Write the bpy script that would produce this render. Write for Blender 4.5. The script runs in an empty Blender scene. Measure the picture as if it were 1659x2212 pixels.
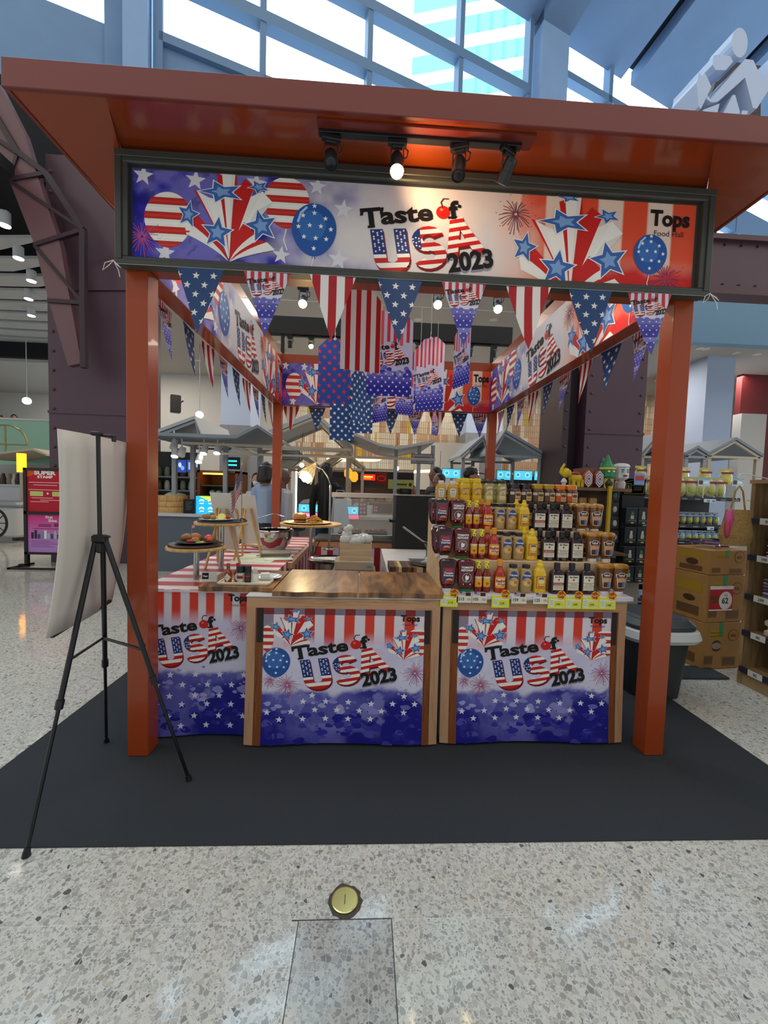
import bpy, math, random
import numpy as np
from mathutils import Vector, Matrix
random.seed(7)
SC = bpy.context.scene
COL = SC.collection
PI = math.pi
# ------------------------------------------------------------------ camera
FPX, CX, CY = 871.6, 829.5, 1106.0
FWD = Vector((0.04779786, 0.99739799, -0.05396856)); RGT = Vector((0.99847169, -0.04620897, 0.0303153)); UPV = Vector((-0.02774259, 0.05533509, 0.99808235))
CAM = Vector((1.25721, 0.0, 1.5))
cd = bpy.data.cameras.new('camera'); cd.sensor_fit = 'VERTICAL'; cd.sensor_height = 36.0; cd.lens = 36.0*FPX/2212.0
cd.clip_end = 300
co = bpy.data.objects.new('camera', cd); COL.objects.link(co)
m = Matrix((RGT, UPV, -FWD)).transposed().to_4x4(); m.translation = CAM; co.matrix_world = m
SC.camera = co
# ------------------------------------------------------------------ world, exposure
SC.view_settings.view_transform = 'Standard'; SC.view_settings.look = 'None'
SC.view_settings.exposure = 0.12; SC.view_settings.gamma = 1.0; SC.view_settings.use_curve_mapping = False
w = bpy.data.worlds.new('sky'); SC.world = w; w.use_nodes = True
_nt = w.node_tree; bg = _nt.nodes['Background']; _N = _nt.nodes.new
# bright hazy sky beyond the glazing (+y), calmer neutral daylight elsewhere
_tc = _N('ShaderNodeTexCoord'); _sp = _N('ShaderNodeSeparateXYZ'); _nt.links.new(_tc.outputs['Generated'], _sp.inputs[0])
_mr = _N('ShaderNodeMapRange'); _mr.interpolation_type = 'SMOOTHSTEP'; _mr.inputs['From Min'].default_value = 0.05; _mr.inputs['From Max'].default_value = 0.45; _nt.links.new(_sp.outputs[1], _mr.inputs['Value'])
_mx = _N('ShaderNodeMix'); _mx.data_type = 'RGBA'; _nt.links.new(_mr.outputs[0], _mx.inputs['Factor'])
_mx.inputs['A'].default_value = (0.98, 0.94, 0.88, 1); _mx.inputs['B'].default_value = (2.6, 3.7, 4.6, 1)
_nt.links.new(_mx.outputs['Result'], bg.inputs['Color']); bg.inputs['Strength'].default_value = 1.0
SC.cycles.max_bounces = 6; SC.cycles.diffuse_bounces = 3; SC.cycles.glossy_bounces = 3; SC.cycles.transmission_bounces = 5; SC.cycles.transparent_max_bounces = 12
SC.cycles.sample_clamp_indirect = 4.0
SC.cycles.use_denoising = True

def AT(px, py, x=None, y=None, z=None):
    d = FWD + RGT*((px-CX)/FPX) - UPV*((py-CY)/FPX)
    if x is not None: t = (x-CAM.x)/d.x
    elif y is not None: t = (y-CAM.y)/d.y
    else: t = (z-CAM.z)/d.z
    return CAM + d*t

def lin(c):
    if isinstance(c, str):
        c = c.lstrip('#'); c = tuple(int(c[i:i+2], 16)/255 for i in (0, 2, 4))
    return tuple((v/12.92 if v <= 0.04045 else ((v+0.055)/1.055)**2.4) for v in c[:3])

# ------------------------------------------------------------------ materials
MATS = {}
def mat(name, color=(0.8, 0.8, 0.8), rough=0.5, metal=0.0, emit=0.0, spec=0.5, trans=0.0, alpha=1.0, noise=0.0, nscale=20.0, bump=0.0, ecol=None, stretch=None, coat=0.0):
    if name in MATS: return MATS[name]
    M = bpy.data.materials.new(name); M.use_nodes = True; nt = M.node_tree; b = nt.nodes['Principled BSDF']
    c = lin(color)
    b.inputs['Base Color'].default_value = (*c, 1); b.inputs['Roughness'].default_value = rough; b.inputs['Metallic'].default_value = metal
    b.inputs['Specular IOR Level'].default_value = spec
    b.inputs['Transmission Weight'].default_value = trans; b.inputs['Alpha'].default_value = alpha
    b.inputs['Coat Weight'].default_value = coat
    if emit > 0:
        b.inputs['Emission Color'].default_value = (*(lin(ecol) if ecol else c), 1); b.inputs['Emission Strength'].default_value = emit
    if noise > 0 or bump > 0:
        tc = nt.nodes.new('ShaderNodeTexCoord'); mp = nt.nodes.new('ShaderNodeMapping'); n = nt.nodes.new('ShaderNodeTexNoise')
        n.inputs['Scale'].default_value = nscale; n.inputs['Detail'].default_value = 5
        if stretch: mp.inputs['Scale'].default_value = stretch
        nt.links.new(tc.outputs['Object'], mp.inputs['Vector']); nt.links.new(mp.outputs['Vector'], n.inputs['Vector'])
        if noise > 0:
            r = nt.nodes.new('ShaderNodeMapRange'); r.inputs['From Min'].default_value = 0.3; r.inputs['From Max'].default_value = 0.7
            r.inputs['To Min'].default_value = 1-noise; r.inputs['To Max'].default_value = 1+noise
            mx = nt.nodes.new('ShaderNodeVectorMath'); mx.operation = 'SCALE'; mx.inputs[0].default_value = c
            nt.links.new(n.outputs['Fac'], r.inputs['Value']); nt.links.new(r.outputs['Result'], mx.inputs['Scale'])
            nt.links.new(mx.outputs['Vector'], b.inputs['Base Color'])
        if bump > 0:
            bp = nt.nodes.new('ShaderNodeBump'); bp.inputs['Strength'].default_value = bump; bp.inputs['Distance'].default_value = 0.01
            nt.links.new(n.outputs['Fac'], bp.inputs['Height']); nt.links.new(bp.outputs['Normal'], b.inputs['Normal'])
    MATS[name] = M; return M

def attr_mat(name, rough, metal=0.0, emit=0.0, spec=0.5, trans=0.0, coat=0.0, translucent=0.0):
    M = bpy.data.materials.new(name); M.use_nodes = True; nt = M.node_tree; b = nt.nodes['Principled BSDF']
    a = nt.nodes.new('ShaderNodeAttribute'); a.attribute_name = 'Col'
    nt.links.new(a.outputs['Color'], b.inputs['Base Color'])
    b.inputs['Roughness'].default_value = rough; b.inputs['Metallic'].default_value = metal; b.inputs['Specular IOR Level'].default_value = spec
    b.inputs['Coat Weight'].default_value = coat; b.inputs['Transmission Weight'].default_value = trans
    if emit > 0:
        nt.links.new(a.outputs['Color'], b.inputs['Emission Color']); b.inputs['Emission Strength'].default_value = emit
    if translucent > 0:
        t = nt.nodes.new('ShaderNodeBsdfTranslucent'); nt.links.new(a.outputs['Color'], t.inputs['Color'])
        mx = nt.nodes.new('ShaderNodeMixShader'); mx.inputs[0].default_value = translucent
        out = [n for n in nt.nodes if n.type == 'OUTPUT_MATERIAL'][0]
        nt.links.new(b.outputs[0], mx.inputs[1]); nt.links.new(t.outputs[0], mx.inputs[2]); nt.links.new(mx.outputs[0], out.inputs['Surface'])
    MATS[name] = M; return M
PRINT = attr_mat('print_vinyl', 0.5, spec=0.25)
PAPER = attr_mat('print_paper', 0.55, translucent=0.18)
SATIN = attr_mat('satin_paint', 0.45)
GLOSS = attr_mat('gloss_plastic', 0.12, coat=0.3)
MATTE = attr_mat('matte_surface', 0.8)
LITP = attr_mat('backlit_print', 0.5, emit=1.1)
METAL = attr_mat('bare_metal', 0.22, metal=1.0)
FOOD = attr_mat('food_surface', 0.35)

# ------------------------------------------------------------------ mesh builder
class MB:
    """collects faces (world or local), each with one colour for the 'Col' attribute"""
    def __init__(s): s.v = []; s.f = []; s.c = []; s.sm = []
    def add(s, verts, faces, col=(1, 1, 1), smooth=False):
        n = len(s.v); s.v += [tuple(p) for p in verts]
        for f in faces: s.f.append([i+n for i in f]); s.c.append(col); s.sm.append(smooth)
        return s
    def box(s, c, d, col='#cccccc', rz=0.0, bev=0.0, tilt=0.0):
        """centre c, size d, rz about z, tilt about x"""
        hx, hy, hz = d[0]/2, d[1]/2, d[2]/2
        col = lin(col)
        if bev <= 0:
            P = [(x, y, z) for z in (-hz, hz) for y in (-hy, hy) for x in (-hx, hx)]
            F = [(0, 2, 3, 1), (4, 5, 7, 6), (0, 1, 5, 4), (2, 6, 7, 3), (0, 4, 6, 2), (1, 3, 7, 5)]
        else:
            b = min(bev, hx*.95, hy*.95, hz*.95); P = []; F = []
            ring = []
            for a, (sx, sy) in enumerate(((1, 1), (-1, 1), (-1, -1), (1, -1))):
                for k in range(3):
                    an = (a*90 + k*45)*PI/180
                    ring.append((sx*(hx-b)+b*math.cos(an), sy*(hy-b)+b*math.sin(an)))
            ins = [(x*(hx-b)/hx if hx else x, y*(hy-b)/hy) for x, y in ring]
            lv = [(-hz, ins), (-hz+b, ring), (hz-b, ring), (hz, ins)]
            for z, r in lv: P += [(x, y, z) for x, y in r]
            N = 12
            for l in range(3):
                for i in range(N): j = (i+1) % N; F.append((l*N+i, l*N+j, (l+1)*N+j, (l+1)*N+i))
            F.append(tuple(reversed(range(N)))); F.append(tuple(range(3*N, 4*N)))
        ct, st = math.cos(tilt), math.sin(tilt); cr, sr = math.cos(rz), math.sin(rz)
        Q = []
        for x, y, z in P:
            y, z = y*ct - z*st, y*st + z*ct
            x, y = x*cr - y*sr, x*sr + y*cr
            Q.append((x+c[0], y+c[1], z+c[2]))
        return s.add(Q, F, col)
    def bb(s, x0, x1, y0, y1, z0, z1, col='#cccccc', bev=0.0):
        return s.box(((x0+x1)/2, (y0+y1)/2, (z0+z1)/2), (abs(x1-x0), abs(y1-y0), abs(z1-z0)), col, bev=bev)
    def tube(s, pts, r, col='#cccccc', n=8, cap=True, sq=False):
        pts = [Vector(p) for p in pts]; rr = r if isinstance(r, (list, tuple)) else [r]*len(pts)
        col = lin(col); V = []; F = []; prev = None
        for i, p in enumerate(pts):
            d = (pts[min(i+1, len(pts)-1)] - pts[max(i-1, 0)]).normalized()
            if prev is None:
                a = Vector((0, 0, 1)) if abs(d.z) < 0.9 else Vector((1, 0, 0)); u = d.cross(a).normalized()
            else:
                u = (prev - d*prev.dot(d)).normalized()
            prev = u; w_ = d.cross(u)
            for k in range(n):
                an = 2*PI*(k+(.5 if sq else 0))/n; V.append(p + u*(rr[i]*math.cos(an)) + w_*(rr[i]*math.sin(an)))
        for i in range(len(pts)-1):
            for k in range(n):
                j = (k+1) % n; F.append((i*n+k, i*n+j, (i+1)*n+j, (i+1)*n+k))
        s.add(V, F, col, smooth=(n > 5))
        if cap: s.add(V, [tuple(reversed(range(n))), tuple(range((len(pts)-1)*n, len(pts)*n))], col)
        return s
    def lathe(s, prof, c=(0, 0, 0), col='#cccccc', n=20, sx=1.0, sy=1.0, e=2.0, smooth=True, cols=None, rz=0.0):
        """profile [(r, z)]; superellipse exponent e; cols optional colour per band"""
        V = []; N = len(prof)
        for r, z in prof:
            for k in range(n):
                an = 2*PI*k/n + 1e-6; cs, sn = math.cos(an), math.sin(an)
                x = math.copysign(abs(cs)**(2/e), cs)*r*sx; y = math.copysign(abs(sn)**(2/e), sn)*r*sy
                if rz: x, y = x*math.cos(rz)-y*math.sin(rz), x*math.sin(rz)+y*math.cos(rz)
                V.append((c[0]+x, c[1]+y, c[2]+z))
        for i in range(N-1):
            cc = lin(cols[i] if cols else col)
            s.add(V[i*n:(i+2)*n], [(k, (k+1) % n, n+(k+1) % n, n+k) for k in range(n)], cc, smooth)
        if prof[0][0] > 1e-4: s.add(V[:n], [tuple(reversed(range(n)))], lin(cols[0] if cols else col))
        if prof[-1][0] > 1e-4: s.add(V[-n:], [tuple(range(n))], lin(cols[-1] if cols else col))
        return s
    def blob(s, c, r, col='#cccccc', n=10, jit=0.0, rnd=None):
        if not isinstance(r, (tuple, list)): r = (r, r, r)
        V = []; rnd = rnd or random; m_ = max(4, n//2); F = []
        V.append((c[0], c[1], c[2]-r[2]))
        for i in range(1, m_):
            t = PI*i/m_ - PI/2
            for k in range(n):
                a = 2*PI*k/n; q = 1 + jit*(rnd.random()-.5)
                V.append((c[0]+r[0]*math.cos(t)*math.cos(a)*q, c[1]+r[1]*math.cos(t)*math.sin(a)*q, c[2]+r[2]*math.sin(t)*q))
        V.append((c[0], c[1], c[2]+r[2])); L = len(V)-1
        for k in range(n): F.append((0, 1+(k+1) % n, 1+k)); F.append((L, L-n+k, L-n+(k+1) % n))
        for i in range(m_-2):
            for k in range(n): F.append((1+i*n+k, 1+i*n+(k+1) % n, 1+(i+1)*n+(k+1) % n, 1+(i+1)*n+k))
        return s.add(V, F, lin(col), True)
    def prism(s, poly, y0, y1, col='#cccccc', axis='y'):
        """2-D polygon extruded: axis y -> poly is (x, z)"""
        n = len(poly)
        if axis == 'y': V = [(a, y0, b) for a, b in poly] + [(a, y1, b) for a, b in poly]
        elif axis == 'x': V = [(y0, a, b) for a, b in poly] + [(y1, a, b) for a, b in poly]
        else: V = [(a, b, y0) for a, b in poly] + [(a, b, y1) for a, b in poly]
        F = [tuple(range(n)), tuple(reversed(range(n, 2*n)))] + [(i, n+i, n+(i+1) % n, (i+1) % n) for i in range(n)]
        return s.add(V, F, lin(col))
    def quad(s, a, b, c, d, col='#cccccc'): return s.add([a, b, c, d], [(0, 1, 2, 3)], lin(col))
    def move(s, o): s.v = [(x+o[0], y+o[1], z+o[2]) for x, y, z in s.v]; return s
    def build(s, name, mt, parent=None, loc=None):
        me = bpy.data.meshes.new(name); me.from_pydata(s.v, [], s.f); me.update()
        ca = me.color_attributes.new('Col', 'FLOAT_COLOR', 'CORNER')
        arr = np.ones((len(me.loops), 4), dtype=np.float32)
        cnt = [len(f) for f in s.f]
        if any(isinstance(c[0], (tuple, list, np.ndarray)) for c in s.c):
            arr[:, :3] = np.array([q for c, n_ in zip(s.c, cnt) for q in (c if isinstance(c[0], (tuple, list, np.ndarray)) else [c]*n_)], dtype=np.float32)
        else: arr[:, :3] = np.repeat(np.array(s.c, dtype=np.float32).reshape(-1, 3), cnt, axis=0)
        ca.data.foreach_set('color', arr.ravel())
        me.polygons.foreach_set('use_smooth', np.array(s.sm, dtype=bool))
        me.materials.append(mt)
        if not any(isinstance(c[0], (tuple, list, np.ndarray)) for c in s.c):
            import bmesh as _b
            bm = _b.new(); bm.from_mesh(me); _b.ops.recalc_face_normals(bm, faces=bm.faces); bm.to_mesh(me); bm.free()
        o = bpy.data.objects.new(name, me); COL.objects.link(o)
        if parent: o.parent = parent
        if loc: o.location = loc
        return o

def tag(o, label, cat, group=None, kind=None):
    if label: o['label'] = label
    if cat: o['category'] = cat
    if group: o['group'] = group
    if kind: o['kind'] = kind
    return o
def thing(name, label, cat, loc=(0, 0, 0), rz=0.0, group=None):
    o = bpy.data.objects.new(name, None); o.empty_display_size = 0.05; COL.objects.link(o)
    o.location = loc; o.rotation_euler = (0, 0, rz); return tag(o, label, cat, group)
def struct(o): o['kind'] = 'structure'; return o
def copy_tree(o, parent=None):
    c = o.copy(); COL.objects.link(c)
    if parent: c.parent = parent
    for ch in list(o.children): copy_tree(ch, c)
    return c
def dup(o, loc, rz=0.0, label=None, group=None):
    c = copy_tree(o); c.location = loc; c.rotation_euler = (0, 0, rz)
    if label: c['label'] = label
    if group: c['group'] = group
    return c

# ------------------------------------------------------------------ printed artwork (flat shapes laid in thin ink layers)
_TX = {}
def text_tris(s, bold=0.0):
    k = (s, bold)
    if k in _TX: return _TX[k]
    cu = bpy.data.curves.new('t', 'FONT'); cu.body = s; cu.resolution_u = 3; cu.offset = bold
    ob = bpy.data.objects.new('t', cu); COL.objects.link(ob); bpy.context.view_layer.update()
    dg = bpy.context.evaluated_depsgraph_get(); me = bpy.data.meshes.new_from_object(ob.evaluated_get(dg))
    me.calc_loop_triangles()
    vs = [(v.co.x, v.co.y) for v in me.vertices]; tr = [[vs[i] for i in t.vertices] for t in me.loop_triangles]
    xs = [p[0] for p in vs] or [0]
    bpy.data.objects.remove(ob); bpy.data.curves.remove(cu); bpy.data.meshes.remove(me)
    _TX[k] = (tr, min(xs), max(xs)); return _TX[k]

def clip_half(poly, a, b, c):   # keep a*x+b*y<=c
    out = []; n = len(poly)
    for i in range(n):
        p, q = poly[i], poly[(i+1) % n]; dp = a*p[0]+b*p[1]-c; dq = a*q[0]+b*q[1]-c
        if dp <= 0: out.append(p)
        if (dp < 0 < dq) or (dq < 0 < dp):
            t = dp/(dp-dq); out.append((p[0]+t*(q[0]-p[0]), p[1]+t*(q[1]-p[1])))
    return out

class Art:
    def __init__(s): s.it = []
    def poly(s, p, col, L=1): s.it.append((list(p), lin(col) if not (isinstance(col, tuple) and len(col) == 4) else col[:3], L)); return s
    def rect(s, x0, y0, x1, y1, col, L=1): return s.poly([(x0, y0), (x1, y0), (x1, y1), (x0, y1)], col, L)
    def star(s, x, y, r, col, L=2, rot=0.0, k=.42, sx=1.0, sy=1.0):
        P = [(x+sx*(r if i % 2 == 0 else r*k)*math.sin(i*PI/5+rot), y+sy*(r if i % 2 == 0 else r*k)*math.cos(i*PI/5+rot)) for i in range(10)]
        for i in range(0, 10, 2): s.poly([(x, y), P[i-1], P[i], P[i+1]], col, L)
        return s
    def disc(s, x, y, rx, ry, col, L=2, n=24, a0=0, a1=2*PI):
        return s.poly([(x+rx*math.cos(a0+(a1-a0)*i/n), y+ry*math.sin(a0+(a1-a0)*i/n)) for i in range(n+(0 if a1-a0 > 6.2 else 1))], col, L)
    def line(s, pts, w, col, L=2, taper=False):
        n = len(pts)-1
        for i in range(n):
            (x0, y0), (x1, y1) = pts[i], pts[i+1]; d = math.hypot(x1-x0, y1-y0) or 1e-6
            w0 = w*(1-i/n*.85 if taper else 1)/2; w1 = w*(1-(i+1)/n*.85 if taper else 1)/2
            ex = 0 if taper else min(w*.35, d*.2); ux, uy = (x1-x0)/d, (y1-y0)/d; nx, ny = -uy, ux
            a = (x0-ux*ex, y0-uy*ex); b = (x1+ux*ex, y1+uy*ex)
            s.poly([(a[0]+nx*w0, a[1]+ny*w0), (a[0]-nx*w0, a[1]-ny*w0), (b[0]-nx*w1, b[1]-ny*w1), (b[0]+nx*w1, b[1]+ny*w1)], col, L)
        return s
    def text(s, t, x, y, size, col, L=4, bold=0.0, align='l', rot=0.0, shear=0.0, sx=1.0, fit=None):
        tr, a, b = text_tris(t, bold); col = lin(col); c_, s_ = math.cos(rot), math.sin(rot)
        if fit: sx = fit/((b-a)*size)
        for tri in tr:
            P = []
            for u, v in tri:
                u = (u - (a if align == 'l' else ((a+b)/2 if align == 'c' else b)))*size*sx; v *= size; u += shear*v
                P.append((x+u*c_-v*s_, y+u*s_+v*c_))
            s.it.append((P, col, L))
        return s
    def place(s, o, x=0, y=0, k=1.0, rot=0.0, dL=0, kx=None):
        c_, s_ = math.cos(rot), math.sin(rot); kx = kx if kx is not None else k
        for P, col, L in o.it:
            s.it.append(([(x+kx*u*c_-k*v*s_, y+kx*u*s_+k*v*c_) for u, v in P], col, L+dL))
        return s
    def clip(s, x0, y0, x1, y1):
        out = []
        for P, c, L in s.it:
            xs = [p[0] for p in P]; ys = [p[1] for p in P]
            if max(xs) < x0 or min(xs) > x1 or max(ys) < y0 or min(ys) > y1: continue
            for h in ((-1, 0, -x0), (1, 0, x1), (0, -1, -y0), (0, 1, y1)):
                P = clip_half(P, *h)
                if len(P) < 3: break
            if len(P) >= 3: out.append((P, c, L))
        s.it = out; return s
    def clip_poly(s, conv):   # convex polygon, ccw
        out = []; n = len(conv)
        for P, c, L in s.it:
            for i in range(n):
                (x0, y0), (x1, y1) = conv[i], conv[(i+1) % n]; a, b = (y1-y0), -(x1-x0)
                P = clip_half(P, a, b, a*x0+b*y0)
                if len(P) < 3: break
            if len(P) >= 3: out.append((P, c, L))
        s.it = out; return s
    def slice(s, dv=.03, du=.04):
        for (a, b, st) in ((0, 1, dv), (1, 0, du)):
            out = []
            for P, c, L in s.it:
                vs = [p[1] if b else p[0] for p in P]; lo, hi = math.floor(min(vs)/st+1e-6), math.ceil(max(vs)/st-1e-6)
                if hi-lo <= 1: out.append((P, c, L)); continue
                for i in range(lo, hi):
                    Q = clip_half(clip_half(P, 0 if b else -1, -1 if b else 0, -i*st), 1 if not b else 0, 1 if b else 0, (i+1)*st)
                    if len(Q) >= 3: out.append((Q, c, L))
            s.it = out
        return s
    def to_mb(s, mb=None, eps=0.0004, fn=None, both=False):
        mb = mb or MB()
        for qi, (P, c, L) in enumerate(s.it):
            L = L + (qi % 13)*.015*(1 if L >= 0 else -1)
            V = [(u, -L*eps, v) for u, v in P] if fn is None else [fn(u, v, L*eps) for u, v in P]
            mb.v += V; n = len(mb.v); mb.f.append(list(range(n-len(V), n))); mb.c.append(c); mb.sm.append(False)
        return mb

def raster(mb, x0, z0, w_, h_, nx, nz, fn, y=0.0):
    """a finely divided printed sheet; fn(u, v arrays) -> rgb linear array"""
    U, V = np.meshgrid(np.linspace(0, 1, nx+1), np.linspace(0, 1, nz+1))
    n0 = len(mb.v); mb.v += [(x0+w_*u, y, z0+h_*v) for u, v in zip(U.ravel(), V.ravel())]
    C = fn(U, V)
    for j in range(nz):
        for i in range(nx):
            a = n0+j*(nx+1)+i; mb.f.append([a, a+1, a+nx+2, a+nx+1]); mb.c.append((tuple(C[j, i]), tuple(C[j, i+1]), tuple(C[j+1, i+1]), tuple(C[j+1, i]))); mb.sm.append(False)
    return mb

def fbm(x, y, sc, seed=0, oct=4):
    r = np.random.RandomState(seed); T = r.rand(64, 64); out = 0; amp = .5
    for o in range(oct):
        X = x*sc*2**o + o*7.3; Y = y*sc*2**o + o*3.1; xi = np.floor(X).astype(int); yi = np.floor(Y).astype(int); fx = X-xi; fy = Y-yi
        fx = fx*fx*(3-2*fx); fy = fy*fy*(3-2*fy); g = lambda a, b: T[a % 64, b % 64]
        out = out + amp*((g(xi, yi)*(1-fx)+g(xi+1, yi)*fx)*(1-fy) + (g(xi, yi+1)*(1-fx)+g(xi+1, yi+1)*fx)*fy); amp *= .5
    return out/ (1-.5**oct)
def mixc(a, b, t): t = np.clip(t, 0, 1)[..., None]; return np.array(a)*(1-t)+np.array(b)*t
def sstep(a, b, x): t = np.clip((x-a)/(b-a), 0, 1); return t*t*(3-2*t)
# ================================================================== SETTING
def floor_material(tint=(1, .985, .955), name='terrazzo', rough=.07):
    M = bpy.data.materials.new(name); M.use_nodes = True; nt = M.node_tree; b = nt.nodes['Principled BSDF']; N = nt.nodes.new; Lk = nt.links.new
    tc = N('ShaderNodeTexCoord')
    def vor(scale, rnd=1.0, feat='F1'):
        v = N('ShaderNodeTexVoronoi'); v.feature = feat; v.inputs['Scale'].default_value = scale; v.inputs['Randomness'].default_value = rnd; Lk(tc.outputs['Object'], v.inputs['Vector']); return v
    e1 = vor(62, 1, 'DISTANCE_TO_EDGE'); c1 = vor(62); e2 = vor(120, 1, 'DISTANCE_TO_EDGE'); c2 = vor(120)
    def ramp(src, stops, interp='LINEAR'):
        r = N('ShaderNodeValToRGB'); r.color_ramp.interpolation = interp; el = r.color_ramp.elements
        el[0].position = stops[0][0]; el[0].color = (*lin(stops[0][1]), 1); el[1].position = stops[-1][0]; el[1].color = (*lin(stops[-1][1]), 1)
        for p, c in stops[1:-1]:
            q = el.new(p); q.color = (*lin(c), 1)
        Lk(src, r.inputs['Fac']); return r
    s1 = N('ShaderNodeSeparateColor'); Lk(c1.outputs['Color'], s1.inputs[0]); s2 = N('ShaderNodeSeparateColor'); Lk(c2.outputs['Color'], s2.inputs[0])
    big = ramp(s1.outputs[0], [(0, '#6b6866'), (.018, '#979793'), (.08, '#a9aaa5'), (.35, '#bfbfba'), (.6, '#d3d2cc'), (.8, '#c6c3ba'), (.97, '#b7ae9f')], 'CONSTANT')
    sm = ramp(s2.outputs[1], [(0, '#9a9c9b'), (.12, '#b3b4b0'), (.45, '#cfcec9'), (.75, '#dad9d3')], 'CONSTANT')
    def mask(src, lo, hi):
        r = N('ShaderNodeMapRange'); r.inputs['From Min'].default_value = lo; r.inputs['From Max'].default_value = hi; Lk(src, r.inputs['Value']); return r
    m1 = mask(e1.outputs['Distance'], .05, .09); m2 = mask(e2.outputs['Distance'], .06, .1)
    sel = N('ShaderNodeMath'); sel.operation = 'GREATER_THAN'; sel.inputs[1].default_value = .45; Lk(s1.outputs[2], sel.inputs[0])
    mm = N('ShaderNodeMath'); mm.operation = 'MULTIPLY'; Lk(m1.outputs[0], mm.inputs[0]); Lk(sel.outputs[0], mm.inputs[1])
    base = N('ShaderNodeMix'); base.data_type = 'RGBA'; base.inputs['A'].default_value = (*lin('#dddcd6'), 1); Lk(m2.outputs[0], base.inputs['Factor']); Lk(sm.outputs[0], base.inputs['B'])
    top = N('ShaderNodeMix'); top.data_type = 'RGBA'; Lk(mm.outputs[0], top.inputs['Factor']); Lk(base.outputs['Result'], top.inputs['A']); Lk(big.outputs[0], top.inputs['B'])
    # pale joints on a 0.33 m grid
    sx = N('ShaderNodeSeparateXYZ'); Lk(tc.outputs['Object'], sx.inputs[0])
    def joint(o, off, step):
        a = N('ShaderNodeMath'); a.operation = 'SUBTRACT'; a.inputs[1].default_value = off; Lk(o, a.inputs[0])
        p = N('ShaderNodeMath'); p.operation = 'PINGPONG'; p.inputs[1].default_value = step/2; Lk(a.outputs[0], p.inputs[0])
        c = N('ShaderNodeMath'); c.operation = 'LESS_THAN'; c.inputs[1].default_value = .0016; Lk(p.outputs[0], c.inputs[0]); return c
    j1 = joint(sx.outputs[0], 1.063, .328); j2 = joint(sx.outputs[1], 1.33, .66)
    jm = N('ShaderNodeMath'); jm.operation = 'MAXIMUM'; Lk(j1.outputs[0], jm.inputs[0]); Lk(j2.outputs[0], jm.inputs[1])
    fj = N('ShaderNodeMath'); fj.operation = 'MULTIPLY'; fj.inputs[1].default_value = .55; Lk(jm.outputs[0], fj.inputs[0])
    fin = N('ShaderNodeMix'); fin.data_type = 'RGBA'; Lk(fj.outputs[0], fin.inputs['Factor']); Lk(top.outputs['Result'], fin.inputs['A']); fin.inputs['B'].default_value = (*lin('#e6e4dd'), 1)
    tn = N('ShaderNodeVectorMath'); tn.operation = 'MULTIPLY'; tn.inputs[1].default_value = tuple(.86*c for c in tint); Lk(fin.outputs['Result'], tn.inputs[0]); Lk(tn.outputs[0], b.inputs['Base Color'])
    b.inputs['Roughness'].default_value = rough; b.inputs['Specular IOR Level'].default_value = .5
    nz = N('ShaderNodeTexNoise'); nz.inputs['Scale'].default_value = 9; Lk(tc.outputs['Object'], nz.inputs['Vector'])
    bp = N('ShaderNodeBump'); bp.inputs['Strength'].default_value = .06; bp.inputs['Distance'].default_value = .01; Lk(nz.outputs['Fac'], bp.inputs['Height']); Lk(bp.outputs['Normal'], b.inputs['Normal'])
    return M
TERR = floor_material()
struct(MB().bb(-24, 26, -3, 32, -.1, 0).build('floor', TERR))
MAT_GREY = mat('carpet_charcoal', '#33363a', .9, noise=.12, nscale=300, bump=.3, spec=.2)
# the booth's carpet
tag(MB().bb(-.585, 3.59, 1.63, 6.1, 0, .006, bev=.002).build('carpet', MAT_GREY), 'large charcoal rectangular carpet lying under the orange booth', 'carpet')
# concrete / steel materials
CONC = mat('pale_concrete', '#93a0ad', .7, noise=.05, nscale=2.5)
WHITEW = mat('white_plaster', '#c9c7c3', .85)
GREYW = mat('grey_plaster', '#a9a9ab', .85)
PURP = mat('plum_steel', '#4c3541', .42, noise=.06, nscale=1.2)
PURPD = mat('plum_steel_dark', '#2f1d26', .5)

# ---- low market ceiling, its downlights, and back wall of glazed tiles
zc = 5.5
cm = MB(); cm.prism([(-3.4, 7.9), (6.3, 7.9), (6.3, 15.6), (-7.7, 15.6)], zc, zc+.25, axis='z'); cm.bb(-24, -7.7, 14.6, 20, zc, zc+.25); cm.bb(6.3, 24, 10.3, 15.6, zc, zc+.25)
struct(cm.build('ceiling', mat('ceiling_paint', '#b3b0ac', .9)))
def tile_wall():
    mb = MB(); r = random.Random(5)
    pal = ['#d8cdb8', '#cdbfa8', '#c4a98a', '#b98f6b', '#e2dac8', '#d9cfba', '#a8815f', '#cbb89a', '#c69f7c', '#ddd2bd']
    x = -1.4
    zs = [2.3 + i*.46 for i in range(8)]
    for z in zs:
        x = -1.4
        while x < 15:
            w_ = .08
            nrun = r.choice((1, 2, 3, 5, 7)); c0 = r.choice(pal)
            if r.random() < .10: c0 = '#c8a52a'
            if r.random() < .015: c0 = '#3f6f5c'
            for k in range(nrun):
                mb.bb(x+.004, x+w_-.004, 15.44, 15.47, z+.004, min(z+.226, zc), c0, 0); mb.bb(x+.004, x+w_-.004, 15.44, 15.47, z+.234, min(z+.456, zc), c0, 0)
                x += w_
                if r.random() < .3: c0 = r.choice(pal)
    mb.bb(-1.4, 15, 15.465, 15.55, 2.2, zc, '#8f8778')
    return mb
struct(tile_wall().build('wall_back', attr_mat('glazed_tiles', .35)))
struct(MB().bb(14.9, 26, 15.45, 15.6, 0, zc).build('wall_back_right', GREYW))
struct(MB().bb(-7.6, -1.4, 15.3, 15.5, 0, zc).build('wall_left', WHITEW))
struct(MB().bb(-1.4, 24, 15.9, 16.1, 0, 2.3).build('wall_far', mat('dark_hall', '#241c1b', .8)))
def ctrl(px, py, z=zc): return AT(px, py, z=z)
dl_px = [(1195, 0)]
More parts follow.
